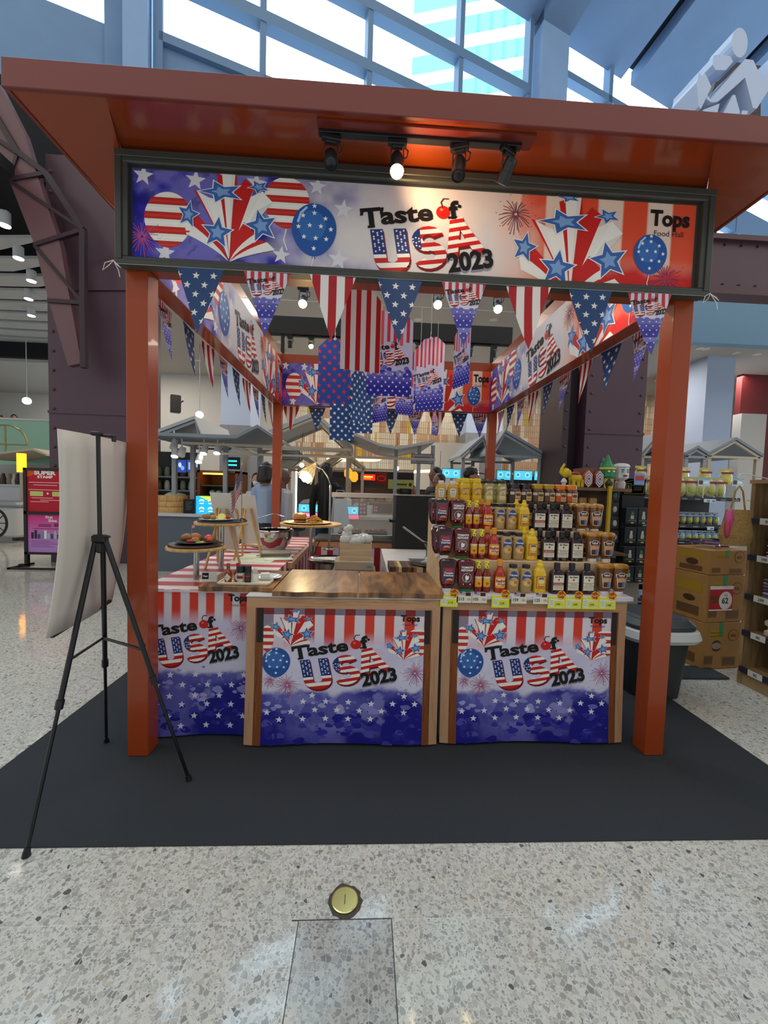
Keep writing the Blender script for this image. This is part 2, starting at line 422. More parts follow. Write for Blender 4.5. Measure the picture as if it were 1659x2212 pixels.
def downlight(p, label, r=.07):
    t = thing('downlight', label, 'ceiling light', p, 0, 'recessed downlights in the low grey ceiling')
    MB().lathe([(r*1.25, 0), (r*1.25, -.012), (r, -.012)], col='#d8d6d0', n=16).build('trim_ring', SATIN, t)
    MB().lathe([(0, -.006), (r, -.006), (r, -.001)], col='#ffffff', n=16).build('lamp', mat('downlight_glow', '#fff4e2', .5, emit=9), t)
    return t
spots = [(1000,695,'far right of booth opening'),(1066,690,'behind the right-hand post of the stars'),(903,690,'a'),(427,778,'b'),(397,854,'c'),(358,838,'d'),(423,843,'e'),(443,864,'f'),(453,863,'g'),(1512,752,'h'),(1525,753,'i'),(1635,765,'j'),(1622,862,'k'),(1643,858,'l'),(603,738,'m'),(1420,822,'n'),(1555,850,'o'),(1590,762,'p')]
nm = ['in front of the black track bar','right of centre, over the booth','over the centre of the booth','seen between the side pennants on the left','small, left of the grey pillar','smallest, beside the left booth post','small, close above the bamboo steamer stall','one of the close pair left of the pillar, left one','one of the close pair left of the pillar, right one','right of the right booth post, left one of a pair','right of the right booth post, right one of a pair','at the right edge near the pale blue beam','right edge above the white panel, left one','right edge above the white panel, right one','next to the left beam above the back banner','just left of the right booth post','right of the post and above the pale blue pillar','beneath the plum beam at the right']
for (px, py, _), n_ in zip(spots, nm):
    downlight(AT(px, py, z=zc-.001), 'round recessed downlight '+n_, .075)
for i, (x, y, e) in enumerate(((-3.5, 10, 160), (1.5, 9.5, 160), (5.5, 11.5, 160), (9, 12, 160), (0, 13, 160), (-6, 13, 160), (4.5, 14, 120), (12.5,12.5,160), (-11, 17, 260))):  # added area fills under the ceiling; the far-left one brightens its white wall
    l = bpy.data.lights.new('ceiling_fill', 'AREA'); l.energy = e*.55; l.size = 1.2; l.color = (1, .9, .78)
    o = bpy.data.objects.new('ceiling_fill', l); COL.objects.link(o); o.location = (x, y, zc-.06)

# ---- pillars
def pillar(x0, x1, y0, y1, z1, lower, upper, name, zsplit=None):
    mb = MB(); mb.bb(x0, x1, y0, y1, 0, z1); o = mb.build(name, upper); struct(o)
    if lower: MB().bb(x0-.02, x1+.02, y0-.02, y1+.02, 0, zsplit).build('stone_cladding', lower, o)
    return o
STONE = mat('grey_stone', '#7d828a', .6, noise=.08, nscale=8)
BLUEW = mat('pale_blue_paint', '#a9b9d6', .7)
a = AT(477, 900, y=12.5); b_ = AT(540, 900, y=12.5)
pillar(a.x, b_.x, 12.5, 13.7, zc, STONE, BLUEW, 'wall_pillar_left', AT(500, 918, y=12.5).z)
a = AT(1007, 930, y=13.5); b_ = AT(1060, 930, y=13.5)
pillar(a.x, b_.x+.4, 13.5, 14.5, zc, STONE, BLUEW, 'wall_pillar_middle', AT(1020, 935, y=13.5).z)
a = AT(1522, 880, y=11); b_ = AT(1582, 880, y=11)
pillar(a.x, b_.x, 11, 13, zc, None, BLUEW, 'wall_pillar_right')
a0 = AT(1488, 880, y=13)
struct(MB().bb(a0.x, a.x+.02, 12.6, 13, 0, zc).build('wall_pillar_return', GREYW))
# white screen, dark red bulkhead on the right
p0 = AT(1597, 965, y=12); p1 = AT(1657, 895, y=12)
struct(MB().bb(p0.x, p1.x, 12, 12.3, 1.2, p1.z).build('wall_screen', WHITEW))
struct(MB().bb(p1.x-.5, p1.x+4, 12.4, 12.6, 2, zc).build('wall_red', mat('dark_red', '#5e0d16', .6)))
# sky-blue bulkhead and plum beam right of the booth
p = AT(1520, 742, y=10.25)
struct(MB().bb(6.4, 24, 10.05, 10.3, zc-.02, zc+1.6).build('trim_bulkhead', mat('blue_bulkhead', '#7fa6c4', .7)))

# ---- riveted plum columns
def rivets(mb, x, y, z0, z1, step, r=.028, nx=(0, -1)):
    z = z0
    while z < z1:
        mb.blob((x, y, z), (r, r, r), '#432f3b', n=6); z += step
def steel_column(x0, x1, y, z1, label, depth=1.0, gap=True):
    t = thing('steel_column', label, 'column', ((x0+x1)/2, y+depth/2, 0))
    c = Vector(((x0+x1)/2, y+depth/2, 0)); off = (-c.x, -c.y, 0)
    mb = MB(); fx = .28*(x1-x0) if gap else 0
    mb.bb(x0+fx if gap else x0, x1, y, y+depth, 0, z1, '#5a3f4c')
    mb.move(off).build('shaft', PURP, t)
    if gap:
        MB().bb(x0, x0+.12, y-.02, y+depth, 0, z1).bb(x0+.12, x0+fx, y+.35, y+depth, 0, z1).move(off).build('side_flange', PURPD, t)
    mb = MB(); rivets(mb, x1-.09, y-.005, .4, z1, .34); rivets(mb, (x0+fx if gap else x0)+.09, y-.005, .4, z1, .34)
    if gap: rivets(mb, x0+.06, y-.025, .4, z1, .34)
    for z in (2.7,): mb.bb((x0+fx if gap else x0)-.01, x1+.01, y-.02, y, z, z+.05, '#4a3340')
    mb.move(off).build('rivets', PURP, t)
    return t
steel_column(AT(1215, 900, y=7.6).x, AT(1392, 900, y=7.6).x, 7.6, 6.15, 'wide riveted plum steel column behind the bottle display')
# left column with its lattice bracket
xl0 = AT(103, 700, y=7.6).x; xl1 = AT(255, 700, y=7.6).x
tL = steel_column(xl0, xl1+.25, 7.6, AT(185, 338, y=7.6).z, 'riveted plum steel column behind the white easel board', gap=False)
def bracket():
    y = 7.15; P = lambda px, py: AT(px, py, y=y)
    mb = MB(); off = (-tL.location.x, -tL.location.y, 0)
    outer = [P(-90, 180), P(-25, 290), P(20, 390), P(75, 530), P(105, 650), P(147, 790)]
    inner = [P(-20, 230), P(40, 330), P(100, 375), P(180, 497), P(180, 655), P(182, 795)]
    wd = [.62, .56, .46, .40, .34, .22]; n_ = 6; V = []
    for k_ in range(2):
        for p_, w_ in zip(outer, wd): V += [(p_.x, p_.y+.12*k_, p_.z), (p_.x+w_, p_.y+.12*k_, p_.z+.05)]
    F = []
    for i in range(n_-1): a = 2*i; F += [(a, a+1, a+3, a+2), (12+a+2, 12+a+3, 12+a+1, 12+a), (a, a+2, 12+a+2, 12+a), (a+1, 12+a+1, 12+a+3, a+3)]
    F += [(0, 12, 13, 1), (10, 11, 23, 22)]; mb.add(V, F, lin('#6a4a4e'))
    MB.build(mb.move(off), 'flange', mat('plum_flange', '#69484c', .4), tL)
    mb = MB()
    mb.tube([inner[0], inner[1], inner[2], inner[3]], .06, n=4, sq=True); mb.tube([inner[3], inner[4], inner[5]], .06, n=4, sq=True)
    for i, j in ((1, 1), (2, 2), (3, 3), (4, 4)): mb.tube([outer[i], inner[j]], .045, n=4, sq=True)
    for i, j in ((2, 1), (2, 3), (3, 4), (1, 2)): mb.tube([outer[i], inner[j]], .035, n=4, sq=True)
    mb.move(off).build('lattice', PURPD, tL)
    MB().add([tuple(P(95, 338)), tuple(P(160, 338)), tuple(P(262, 470)), tuple(P(262, 600)), tuple(P(103, 600))], [(0, 1, 2, 3, 4)], (1, 1, 1)).move((off[0], off[1]+.42, 0)).build('gusset_plate', PURP, tL)
bracket()
# plum beam right, spanning away from the column head
bx0 = AT(1395, 520, y=8.2).x
tB = thing('steel_beam', 'long horizontal riveted plum steel beam right of the header sign', 'beam', (10, 8.35, AT(1580, 575, y=8.2).z))
za = AT(1580, 512, y=8.2).z - tB.location.z; zb_ = AT(1580, 640, y=8.2).z - tB.location.z
MB().bb(-4, 8, -.15, -.1, zb_+.1, za-.06).build('web', PURP, tB)
MB().bb(-4, 8, -.25, .1, za-.1, za).bb(-4, 8, -.25, .1, zb_, zb_+.16).build('flange', mat('plum_beam_flange', '#4e3338', .45), tB)
mb = MB()
for i in range(34): mb.blob((-4+i*.35, -.17, za-.16), .025, n=6); mb.blob((-4+i*.35, -.17, zb_+.22), .025, n=6)
mb.build('rivets', PURPD, tB)

# ---- glazed hall wall, raking away to the right
WD = Vector((.937, .349, 0)); WN = Vector((.349, -.937, 0)); W0 = Vector((0, 12.5, 0))
def on_wall(px, py, off=0.0):
    d = FWD + RGT*((px-CX)/FPX) - UPV*((py-CY)/FPX); o = W0 + WN*off
    t = (o-CAM).dot(WN)/d.dot(WN); P = CAM + d*t
    return P
def wbox(mb, P, Q, wid, dep, col='#8fa3b8'):
    """bar between two points on the wall plane"""
    P = Vector(P); Q = Vector(Q); d = (Q-P).normalized(); s_ = d.cross(WN).normalized()*wid/2; n = WN*dep
    V = [P-s_, P+s_, Q+s_, Q-s_]; V = [tuple(v-n*.5) for v in V] + [tuple(v+n*.5) for v in V]
    mb.add(V, [(0, 1, 2, 3), (7, 6, 5, 4), (0, 4, 5, 1), (1, 5, 6, 2), (2, 6, 7, 3), (3, 7, 4, 0)], lin(col)); return mb
MULL = mat('window_mullion', '#6484a6', .55)
def U_(P): return (Vector(P)-W0).dot(WD)
def wpt(u, z): return W0 + WD*u + Vector((0, 0, z))
mb = MB()
u0, u1 = U_(on_wall(345, 50)), U_(on_wall(1140, 150)); zsill = on_wall(345, 88).z
verts_u = [u0, U_(on_wall(567, 120)), U_(on_wall(796, 120)), U_(on_wall(992, 120)), u1]
zt = 26
for u in verts_u: wbox(mb, wpt(u, zsill-6), wpt(u, zt), .16, .3)
for (px, py) in ((565, 45), (830, 38)):
    z = on_wall(px, py).z; wbox(mb, wpt(u0, z), wpt(u1, z), .3, .35)
z1 = on_wall(700, 60).z; 
for z in (zsill,): wbox(mb, wpt(u0, z), wpt(u1, z), .22, .3)
struct(mb.build('window_1', MULL))
mb = MB(); ur0, ur1 = U_(on_wall(1207, 150)), U_(on_wall(1900, 300))
for px in (1313, 1457, 1560): u = U_(on_wall(px, 200)); wbox(mb, wpt(u, zsill-12), wpt(u, zt), .2, .3)
z2 = on_wall(1260, 190).z; wbox(mb, wpt(ur0, z2), wpt(ur1, z2), .25, .3); wbox(mb, wpt(ur0, z2-3.4), wpt(ur1, z2-3.4), .25, .3)
z3 = on_wall(1580, 475).z; wbox(mb, wpt(ur0, z3), wpt(ur1+4, z3), 1.2, .3)
u = U_(on_wall(1585, 485)); wbox(mb, wpt(u, z3-4), wpt(u, z3+.5), .2, .35)
struct(mb.build('window_2', MULL))
GLASS = mat('window_glass', '#dff3ff', .05, trans=1.0, spec=.3)
# solid wall below and left of the glazing, and the big concrete piers
mb = MB()
def wslab(mb, ua, ub, za, zb, dep=.4, off=0, col='#9fb0c2'):
    P = [wpt(ua, za), wpt(ub, za), wpt(ub, zb), wpt(ua, zb)]; o = WN*off
    V = [tuple(p+o) for p in P] + [tuple(p+o-WN*dep) for p in P]
    mb.add(V, [(0, 1, 2, 3), (7, 6, 5, 4), (0, 4, 5, 1), (1, 5, 6, 2), (2, 6, 7, 3), (3, 7, 4, 0)], lin(col)); return mb
wslab(mb, u0, u1, 5.6, zsill, off=0)
ul = U_(on_wall(225, 60)); ull = U_(on_wall(-260, 60)); zl = on_wall(225, 42).z
wslab(mb, ull, ul, 7.2, zl, off=-.1); wslab(mb, ul, U_(on_wall(270, 60)), 5.6, zt, off=.0)
struct(mb.build('wall_front', mat('concrete_sky_tinted', '#6f8fb4', .75, noise=.05, nscale=1.3)))  # blue of the window light is put into the concrete colour
mb = MB(); wslab(mb, U_(on_wall(272, 60)), U_(on_wall(325, 60)), 5.6, zt, off=.45, dep=.9); wslab(mb, U_(on_wall(331, 60)), U_(on_wall(345, 60)), 5.6, zt, off=.1, dep=.4)
wslab(mb, U_(on_wall(1150, 160)), U_(on_wall(1207, 160)), 5.6, zt, off=.45, dep=.9)
struct(mb.build('wall_piers', mat('pier_concrete', '#86a6cc', .7, noise=.04, nscale=1.5)))  # pier colour carries the same blue window light
# roof of long concrete planks falling towards the glazing
mb = MB(); edge_z = on_wall(1155, 82).z; RD = (WN*math.cos(math.radians(19)) + Vector((0, 0, math.sin(math.radians(19))))).normalized()
ue0 = U_(on_wall(1010, 15)); RN = WD.cross(RD).normalized()
zr = on_wall(1300, 145).z
def plank(ua, ub, L=16, z=zr):
    P = [wpt(ua, z), wpt(ub, z), wpt(ub, z)+RD*L, wpt(ua, z)+RD*L]
    V = [tuple(p) for p in P] + [tuple(p+Vector((0, 0, .5))) for p in P]
    mb.add(V, [(0, 1, 2, 3), (7, 6, 5, 4), (0, 4, 5, 1), (1, 5, 6, 2), (2, 6, 7, 3), (3, 7, 4, 0)], (1, 1, 1))
pl = [(1000, 1150), (1212, 1340), (1366, 1490), (1515, 1640), (1660, 1830), (1850, 2100)]
for a_, b2 in pl: plank(U_(on_wall(a_, 120)), U_(on_wall(b2, 200)))
struct(mb.build('ceiling_planks', mat('plank_concrete', '#6c87aa', .75, noise=.05, nscale=.9)))  # plank colour tinted blue in place of light from the glazing
mb = MB(); P = [wpt(U_(on_wall(1150, 160)), zr-.4), wpt(U_(on_wall(1207, 160)), zr-.4)]
V = [tuple(P[0]), tuple(P[1]), tuple(P[1]+RD*16), tuple(P[0]+RD*16)]; V += [(x, y, z+.6) for x, y, z in V]
mb.add(V, [(0, 1, 2, 3), (7, 6, 5, 4), (0, 4, 5, 1), (1, 5, 6, 2), (2, 6, 7, 3), (3, 7, 4, 0)], (1, 1, 1))
Pk = [wpt(ue0-1, zr+.6), wpt(U_(on_wall(2100, 200)), zr+.6)]; V = [tuple(Pk[0]), tuple(Pk[1]), tuple(Pk[1]+RD*16), tuple(Pk[0]+RD*16)]
struct(mb.build('ceiling_rafter', mat('rafter', '#66809f', .7)))
mb = MB(); mb.add(V, [(0, 1, 2, 3)], (1, 1, 1)); struct(mb.build('ceiling_void', mat('void', '#1c2430', .9)))
# building outside
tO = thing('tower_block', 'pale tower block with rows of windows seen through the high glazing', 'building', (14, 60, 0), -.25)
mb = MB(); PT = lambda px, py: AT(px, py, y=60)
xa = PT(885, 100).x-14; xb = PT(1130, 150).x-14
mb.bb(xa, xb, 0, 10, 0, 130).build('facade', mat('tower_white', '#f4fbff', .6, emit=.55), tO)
mb = MB()
zz = 45
while zz < 125:
    mb.bb(xa+.4, xa+(xb-xa)*.4, -.35, -.1, zz, zz+2.2)
    for k in range(5): xx = xa+(xb-xa)*(.46+.11*k); mb.bb(xx, xx+2.3, -.35, -.1, zz, zz+2.2)
    zz += 4.2
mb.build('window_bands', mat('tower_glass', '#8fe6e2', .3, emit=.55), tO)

# dark ceiling with white baffles far left
_dz = AT(120, 345, y=8.5).z
struct(MB().bb(-22, AT(262, 300, y=8.5).x, 8.4, 8.6, _dz-.5, AT(60, 175, y=8.5).z).bb(-22, -4.6, 5.5, 14.6, 6.4, 6.6).bb(-22, -21.8, 5, 32, 0, 9).build('ceiling_dark', mat('black_ceiling', '#0e1118', .9)))
WB = mat('baffle_white', '#b9bcc0', .7)
for i in range(12):
    y = 6.2+i*.69
    mb = MB(); P = []; n = 14
    for k in range(n+1):
        t = k/n; P.append((-12.5+7.4*t, y+.25*math.sin(t*PI)))
    Q = [(x, yy+.50*min(1, 4*min(k_/n, 1-k_/n)+.15)) for k_, (x, yy) in reversed(list(enumerate(P)))]
    mb.prism(P+Q, 6.10, 6.16, axis='z')
    tag(mb.build('ceiling_baffle', WB), 'white curved ceiling baffle, %s counting from the camera' % ['first','second','third','fourth','fifth','sixth','seventh','eighth','ninth','tenth','eleventh','twelfth'][i], 'baffle', 'white curved baffles on the black ceiling')
for i, (px, py) in enumerate(((10, 487), (40, 558), (68, 607), (62, 646), (68, 682), (38, 770))):
    p = AT(px, py, z=5.9)
    t = thing('baffle_spotlight', 'small white cylinder spotlight on the baffles, %s from the top' % ['first','second','third','fourth','fifth','lowest'][i], 'spotlight', p, 0, 'cylinder lights between the baffles')
    MB().lathe([(.09, 0), (.09, .22)], n=12).build('housing', mat('lamp_white', '#c4c8cc', .5), t)
    MB().lathe([(0, -.01), (.085, -.01), (.085, 0)], n=12).build('lamp', MATS['downlight_glow'], t)
struct(MB().bb(-24, -7.0, 19.8, 20, 0, 5.6).build('wall_left_far', WHITEW))
struct(MB().bb(-24, -6.8, 14.4, 14.6, zc+.1, 6.6).build('trim_dark', MATS['black_ceiling']))
# raised walkway with green glass balustrade
p = AT(100, 905, y=12)
tW = thing('glass_balustrade', 'pale green glass balustrade of the raised walkway at far left', 'balustrade', (-11, 12, 0))
MB().bb(-9, 5.2, -.02, .02, 1.9, AT(50, 908, y=12).z).build('glass_panel', mat('green_glass', '#8fc4ae', .2, alpha=.9), tW)
MB().bb(-9, 5.2, -.04, .04, AT(50, 908, y=12).z, AT(50, 908, y=12).z+.05).build('handrail', mat('steel_rail', '#9a9c9c', .3, metal=.8), tW)
MB().bb(-9, 5.2, -.1, 2, 1.6, 1.9).build('walkway_edge', GREYW, tW)

# sculptural figure sign at upper right
tF = thing('figure_sign', 'large white cut-out figure sign with round heads on the upper right', 'sign', AT(1590, 200, y=5.0), .12)
def fp(px, py): p = AT(px, py, y=5.0); return (p.x-tF.location.x, p.z-tF.location.z)
FW = mat('figure_white', '#b3c3e0', .45)
def slab(name, pts, y0=0, y1=.35): MB().prism([fp(*q) for q in pts], y0, y1).build(name, FW, tF)
c0 = fp(1598, 92); MB().prism([(c0[0]+.115*math.cos(a*.3142), c0[1]+.17*math.sin(a*.3142)) for a in range(20)], 0, .3).build('head', FW, tF)
slab('arm', [(1520, 214), (1528, 222), (1612, 125), (1632, 125), (1655, 165), (1700, 90), (1720, 110), (1642, 228), (1632, 228), (1612, 165), (1545, 225), (1530, 228), (1518, 222)])
slab('body', [(1535, 128), (1548, 124), (1575, 124), (1582, 135), (1565, 155), (1540, 158), (1532, 148)])
slab('body', [(1494, 190), (1498, 180), (1500, 167), (1508, 175), (1513, 165), (1530, 195), (1505, 245), (1500, 240)])
slab('leg', [(1510, 246), (1550, 228), (1544, 253), (1510, 248)]); slab('leg', [(1556, 254), (1582, 206), (1588, 205), (1600, 240), (1592, 258)]); slab('leg', [(1600, 258), (1606, 236), (1620, 236), (1612, 260)])
# dark backing frame
MB().prism([fp(*q) for q in ((1560, 270), (1660, 30), (1760, 30), (1760, 290))], .5, .6).build('backing_frame', mat('dark_brown_frame', '#20110f', .5), tF)

# unseen wall added behind the viewer to block low light from there
struct(MB().bb(-24, 26, -13.4, -13, 0, 13).build('wall_blocker', mat('blocker_wall', '#6f6862', .8)))
# ================================================================== ARTWORK OF THE PROMOTION
RED, WHT, BLU, INK, DBL, LAV = '#c5221f', '#f1eee8', '#22408c', '#1b1718', '#1c1a8c', '#cfcbe2'
def band_letter(A, pieces, M, nb, bh, L=3, blue=None, off=0):
    """convex pieces in letter space filled with red and white bands, M maps letter space to art space"""
    for dx, dy, c in ((7, -13, '#7b1512'), (4, -7, '#8c1a16')):
        for P in pieces: A.poly([(M(u, v)[0]+dx, M(u, v)[1]+dy) for u, v in P], c, L-1)
    for P in pieces:
        for i in range(nb):
            Q = clip_half(clip_half(P, 0, -1, -i*bh), 0, 1, (i+1)*bh)
            if blue and len(Q) >= 3:
                a, b = blue   # blue where v > b and u < a
                Qb = clip_half(clip_half(Q, 1, 0, a), 0, -1, -b)
                parts = [clip_half(Q, 0, 1, b), clip_half(clip_half(Q, 0, -1, -b), -1, 0, -a)]
                if len(Qb) >= 3: A.poly([M(u, v) for u, v in Qb], '#1f3478', L)
            else: parts = [Q]
            for R in parts:
                if len(R) >= 3: A.poly([M(u, v) for u, v in R], (RED if (i+off) % 2 == 0 else WHT), L)
def arcq(cx, cy, ro, ri, a0, a1, n=10, ky=1.0):
    out = []
    for i in range(n):
        a, b = math.radians(a0+(a1-a0)*i/n), math.radians(a0+(a1-a0)*(i+1)/n)
        out.append([(cx+ri*math.cos(a), cy+ky*ri*math.sin(a)), (cx+ro*math.cos(a), cy+ky*ro*math.sin(a)), (cx+ro*math.cos(b), cy+ky*ro*math.sin(b)), (cx+ri*math.cos(b), cy+ky*ri*math.sin(b))])
    return out
def logo():
    A = Art(); R10 = math.radians(10)
    # Taste of
    A.text('Taste', -38, 205, 104, INK, 5, bold=.035, rot=R10, fit=322)
    for (x, y) in ((-8, 200), (-44, 262), (43, 278)): A.poly([(x-2, y-4), (x+30, y+2), (x+28, y+13), (x-4, y+7)] if y < 210 else [(x-4, y-14), (x+9, y-12), (x+12, y+16), (x-2, y+14)], INK, 5)
    A.disc(320, 297, 31, 29, '#c8201b', 5); A.disc(312, 308, 8, 6, '#e8735f', 6)
    A.line([(318, 318), (308, 340), (318, 357), (340, 358)], 5, '#3a2019', 5)
    A.text('f', 352, 273, 104, INK, 5, bold=.045, rot=R10, sx=1.15); A.poly([(345, 270), (384, 277), (383, 287), (344, 280)], INK, 5); A.disc(392, 330, 8, 8, INK, 5, n=10)
    # U
    M = lambda u, v: (u - .2*(v) + 38, v + .12*u - 0)
    U = [[(0, 62), (56, 62), (56, 192), (0, 192)], [(104, 62), (160, 62), (160, 192), (104, 192)]] + arcq(80, 66, 80, 26, 180, 360, 12, .82)
    band_letter(A, U, M, 9, 22, 3, blue=(400, 82))
    for i, (u, v) in enumerate([(12+18*(k % 3), 96+16*(k//3)+(6 if k % 2 else 0)) for k in range(18)] + [(116+16*(k % 3), 96+16*(k//3)+(6 if k % 2 else 0)) for k in range(18)]):
        x, y = M(u, v); A.star(x, y, 6, WHT, 4)
    # S
    M2 = lambda u, v: (u - .16*v + 204, .96*v + .18*u + 28)
    S = arcq(78, 138, 72, 24, 20, 270, 12, .8) + arcq(78, 62, 76, 26, -150, 90, 12, .82)
    band_letter(A, S, M2, 11, 20, 3, blue=(46, 92), off=1)
    for k in range(9): x, y = M2(12+13*(k % 3), 106+18*(k//3)+(5 if k % 2 else 0)); A.star(x, y, 5.5, WHT, 4)
    # A
    M3 = lambda u, v: (u - .02*v + 352, .95*v + .25*u + 98)
    Ap = [[(0, 0), (48, 0), (52, 175), (4, 175)], [(22, 175), (58, 175), (178, 0), (122, 0)], [(30, 42), (120, 42), (104, 74), (34, 74)], [(4, 150), (60, 150), (64, 180), (4, 180)]]
    band_letter(A, Ap, M3, 10, 19.5, 3, off=0)
    A.text('2023', 362, 26, 112, '#8d8a96', 4, bold=.04, rot=math.radians(11), fit=205)
    A.text('2023', 364, 34, 112, INK, 5, bold=.045, rot=math.radians(12), fit=208)
    return A
LOGO = logo()      # spans x -40..570, y 0..360
def balloon(A, x, y, rx, ry, kind, L=2):
    P = [(x+rx*math.sin(a)*(1 if math.cos(a) > 0 else (1-.12*(math.cos(a)**2))), y+ry*math.cos(a)*(1 if math.cos(a) > 0 else 1.12)) for a in [2*PI*i/36 for i in range(36)]]
    if kind == 'blue':
        A.poly(P, '#28559f', L); A.disc(x-rx*.1, y+ry*.12, rx*.62, ry*.62, '#386bb2', L+.5)
        for i, (u, v) in enumerate(((-.5, .5), (0, .62), (.5, .42), (-.7, .05), (-.2, .12), (.3, .1), (.75, .0), (-.45, -.35), (.08, -.38), (.55, -.4), (.0, .9), (0, -.8))):
            A.star(x+u*rx, y+v*ry, rx*.12, WHT, L+1)
        A.line([(x-rx*.72, y+ry*.25), (x-rx*.6, y+ry*.6), (x-rx*.35, y+ry*.82)], rx*.1, '#a8c8e8', L+1)
        A.poly([(x-rx*.1, y-ry*1.2), (x+rx*.1, y-ry*1.2), (x, y-ry*1.08)], '#28559f', L)
    else:
        B = Art(); n = 8; h = 2.2*ry/n
        for i in range(n):
            B.rect(x-rx*1.1, y-ry*1.14+i*h, x+rx*1.1, y-ry*1.14+(i+1)*h, '#c02a24' if i % 2 == 0 else '#ece6dd', L)
        for i in range(n): B.rect(x-rx*1.1, y-ry*1.14+i*h+h*.35, x+rx*1.1, y-ry*1.14+i*h+h*.6, '#d0392f' if i % 2 == 0 else '#f3eee6', L+.5)
        B.clip_poly(list(reversed(P))); A.place(B)
    A.line([(x, y-ry*1.15), (x-rx*.1, y-ry*1.6), (x+rx*.05, y-ry*2.0)], rx*.05, '#e4e0e6', L)
def firework(A, x, y, r, L=2, cols=('#c2576a', '#7b6fae', '#b84a58')):
    q = random.Random(int(x*7+y))
    for i in range(30):
        a = 2*PI*i/30 + q.uniform(-.08, .08); rr = r*q.uniform(.6, 1)
        A.line([(x+rr*.12*math.cos(a), y+rr*.12*math.sin(a)), (x+rr*.55*math.cos(a), y+rr*.58*math.sin(a)), (x+rr*math.cos(a), y+rr*math.sin(a)-r*.10)], r*.035, cols[i % len(cols)], L)
        if i % 3 == 0: A.disc(x+r*1.05*math.cos(a), y+r*1.02*math.sin(a), r*.03, r*.03, '#6a5a80', L, n=6)
def burst():
    """striped rays flaring from one point, ending in blue stars; raw crop units, point at (0,0)"""
    A = Art()
    NR = [0]
    def ray(ends, cols, bend):
        # ends: list of points along the flared end; each neighbouring pair makes a curved strip down to the origin
        for i in range(len(ends)-1):
            p, q = ends[i], ends[i+1]; n = 5
            for k in range(n):
                def pt(e, t): return (e[0]*t + bend*(t*(1-t))*120, e[1]*(t**.82))
                t0, t1 = .04+.96*k/n, .04+.96*(k+1)/n
                A.poly([pt(p, t0), pt(q, t0), pt(q, t1), pt(p, t1)], cols[i % len(cols)], 2.4+.28*NR[0])
            NR[0] += 1
    ray([(-215, 130), (-230, 205), (-185, 250)], ['#ece7e0', RED], .3)
    ray([(-180, 350), (-165, 345), (-105, 315), (-20, 300)], [RED, '#ece7e0', '#ece7e0'], 0.0)
    ray([(-115, 300), (-15, 300), (85, 290)], ['#f2ede6', RED], 0)
    ray([(-65, 430), (-40, 440), (10, 450), (30, 470), (38, 370)], [RED, '#ece7e0', '#e2dcd6', RED], 0)
    ray([(40, 365), (75, 415), (125, 380), (105, 330)], [RED, RED, '#ece7e0'], .1)
    ray([(105, 330), (165, 360), (215, 310), (130, 260)], ['#ece7e0', '#f2ede6', '#ddd7d2'], .1)
    ray([(75, 205), (130, 150), (140, 75)], [RED, '#ece7e0'], -.4)
    ray([(150, 120), (190, 112), (232, 75)], [RED, '#ece7e0'], -.4)
    def st(x, y, r, rot, sx=1, sy=1):
        A.star(x, y, r*1.14, '#e9e6ea', 8, rot, k=.45, sx=sx, sy=sy); A.star(x, y, r, '#3b63a6', 8.5, rot, k=.45, sx=sx, sy=sy); A.star(x, y, r*.5, '#7c9fd0', 9, rot, k=.5, sx=sx, sy=sy)
    st(-40, 345, 72, -.35, 1.55, .75); st(-60, 145, 78, .1); st(160, 190, 82, -.25); st(-205, 225, 60, .2, .9, 1.1); st(-25, 450, 38, -.3, 1.4, .6); st(145, 380, 42, -.5, 1.3, .8)
    return A
BURST = burst()    # about 450 wide, 480 high

def skirt_bg(xsplit=None, W=930, Hh=850, seed=1, stripe=58, stripe_h=.2, blue_h=.40):
    def fn(u, v):
        x = u*W/850; n = fbm(x, v, 4, seed, 5); n2 = fbm(x+3, v+2, 9, seed+1, 4); n3 = fbm(x, v, 2.2, seed+2, 3)
        base = mixc(lin('#d6d2e6'), lin('#bdb8d8'), n*1.2-.2)
        sid = np.floor(u*W/stripe).astype(int); red = np.where((sid % 2 == 0)[..., None], np.array(lin('#cf3527')), np.array(lin('#ded6de')))
        tone = mixc(lin('#d5402c'), lin('#c31f2b'), sstep(.3, .7, n3))
        red = np.where((sid % 2 == 0)[..., None], tone, np.array(lin('#ddd4dc')))
        m = sstep(1-stripe_h-.10*n2-.05, 1-stripe_h+.03, v + .10*(n-.5))
        c = base*(1-m[..., None]) + red*m[..., None]
        drip = sstep(.56, .62, n2)*(1-m)*sstep(1-stripe_h-.22, 1-stripe_h, v); c = c*(1-.6*drip[..., None]) + np.array(lin('#e2a9ac'))*.6*drip[..., None]
        top = blue_h + .16*(n-.5) + .10*(n2-.5)
        b = sstep(top+.02, top-.03, v); deep = sstep(.35, .65, n + (.25-v)*.7)
        blue = mixc(lin('#5a58a8'), lin('#1d1a80'), deep)
        lt = sstep(.60, .68, n2)*sstep(0.0, .2, v)*.55; blue = blue*(1-lt[..., None]) + np.array(lin('#8f8fcb'))*lt[..., None]
        return c*(1-b[..., None]) + blue*b[..., None]
    return fn
SKIRT_STARS = [(870,722),(1000,722),(1130,725),(1262,735),(1387,732),(1515,732),(668,785),(803,783),(938,775),(1065,775),(1195,778),(1323,780),(1452,785),(738,830),(870,832),(1000,830),(1130,830),(1260,830),(1452,683),(920,590+95)]
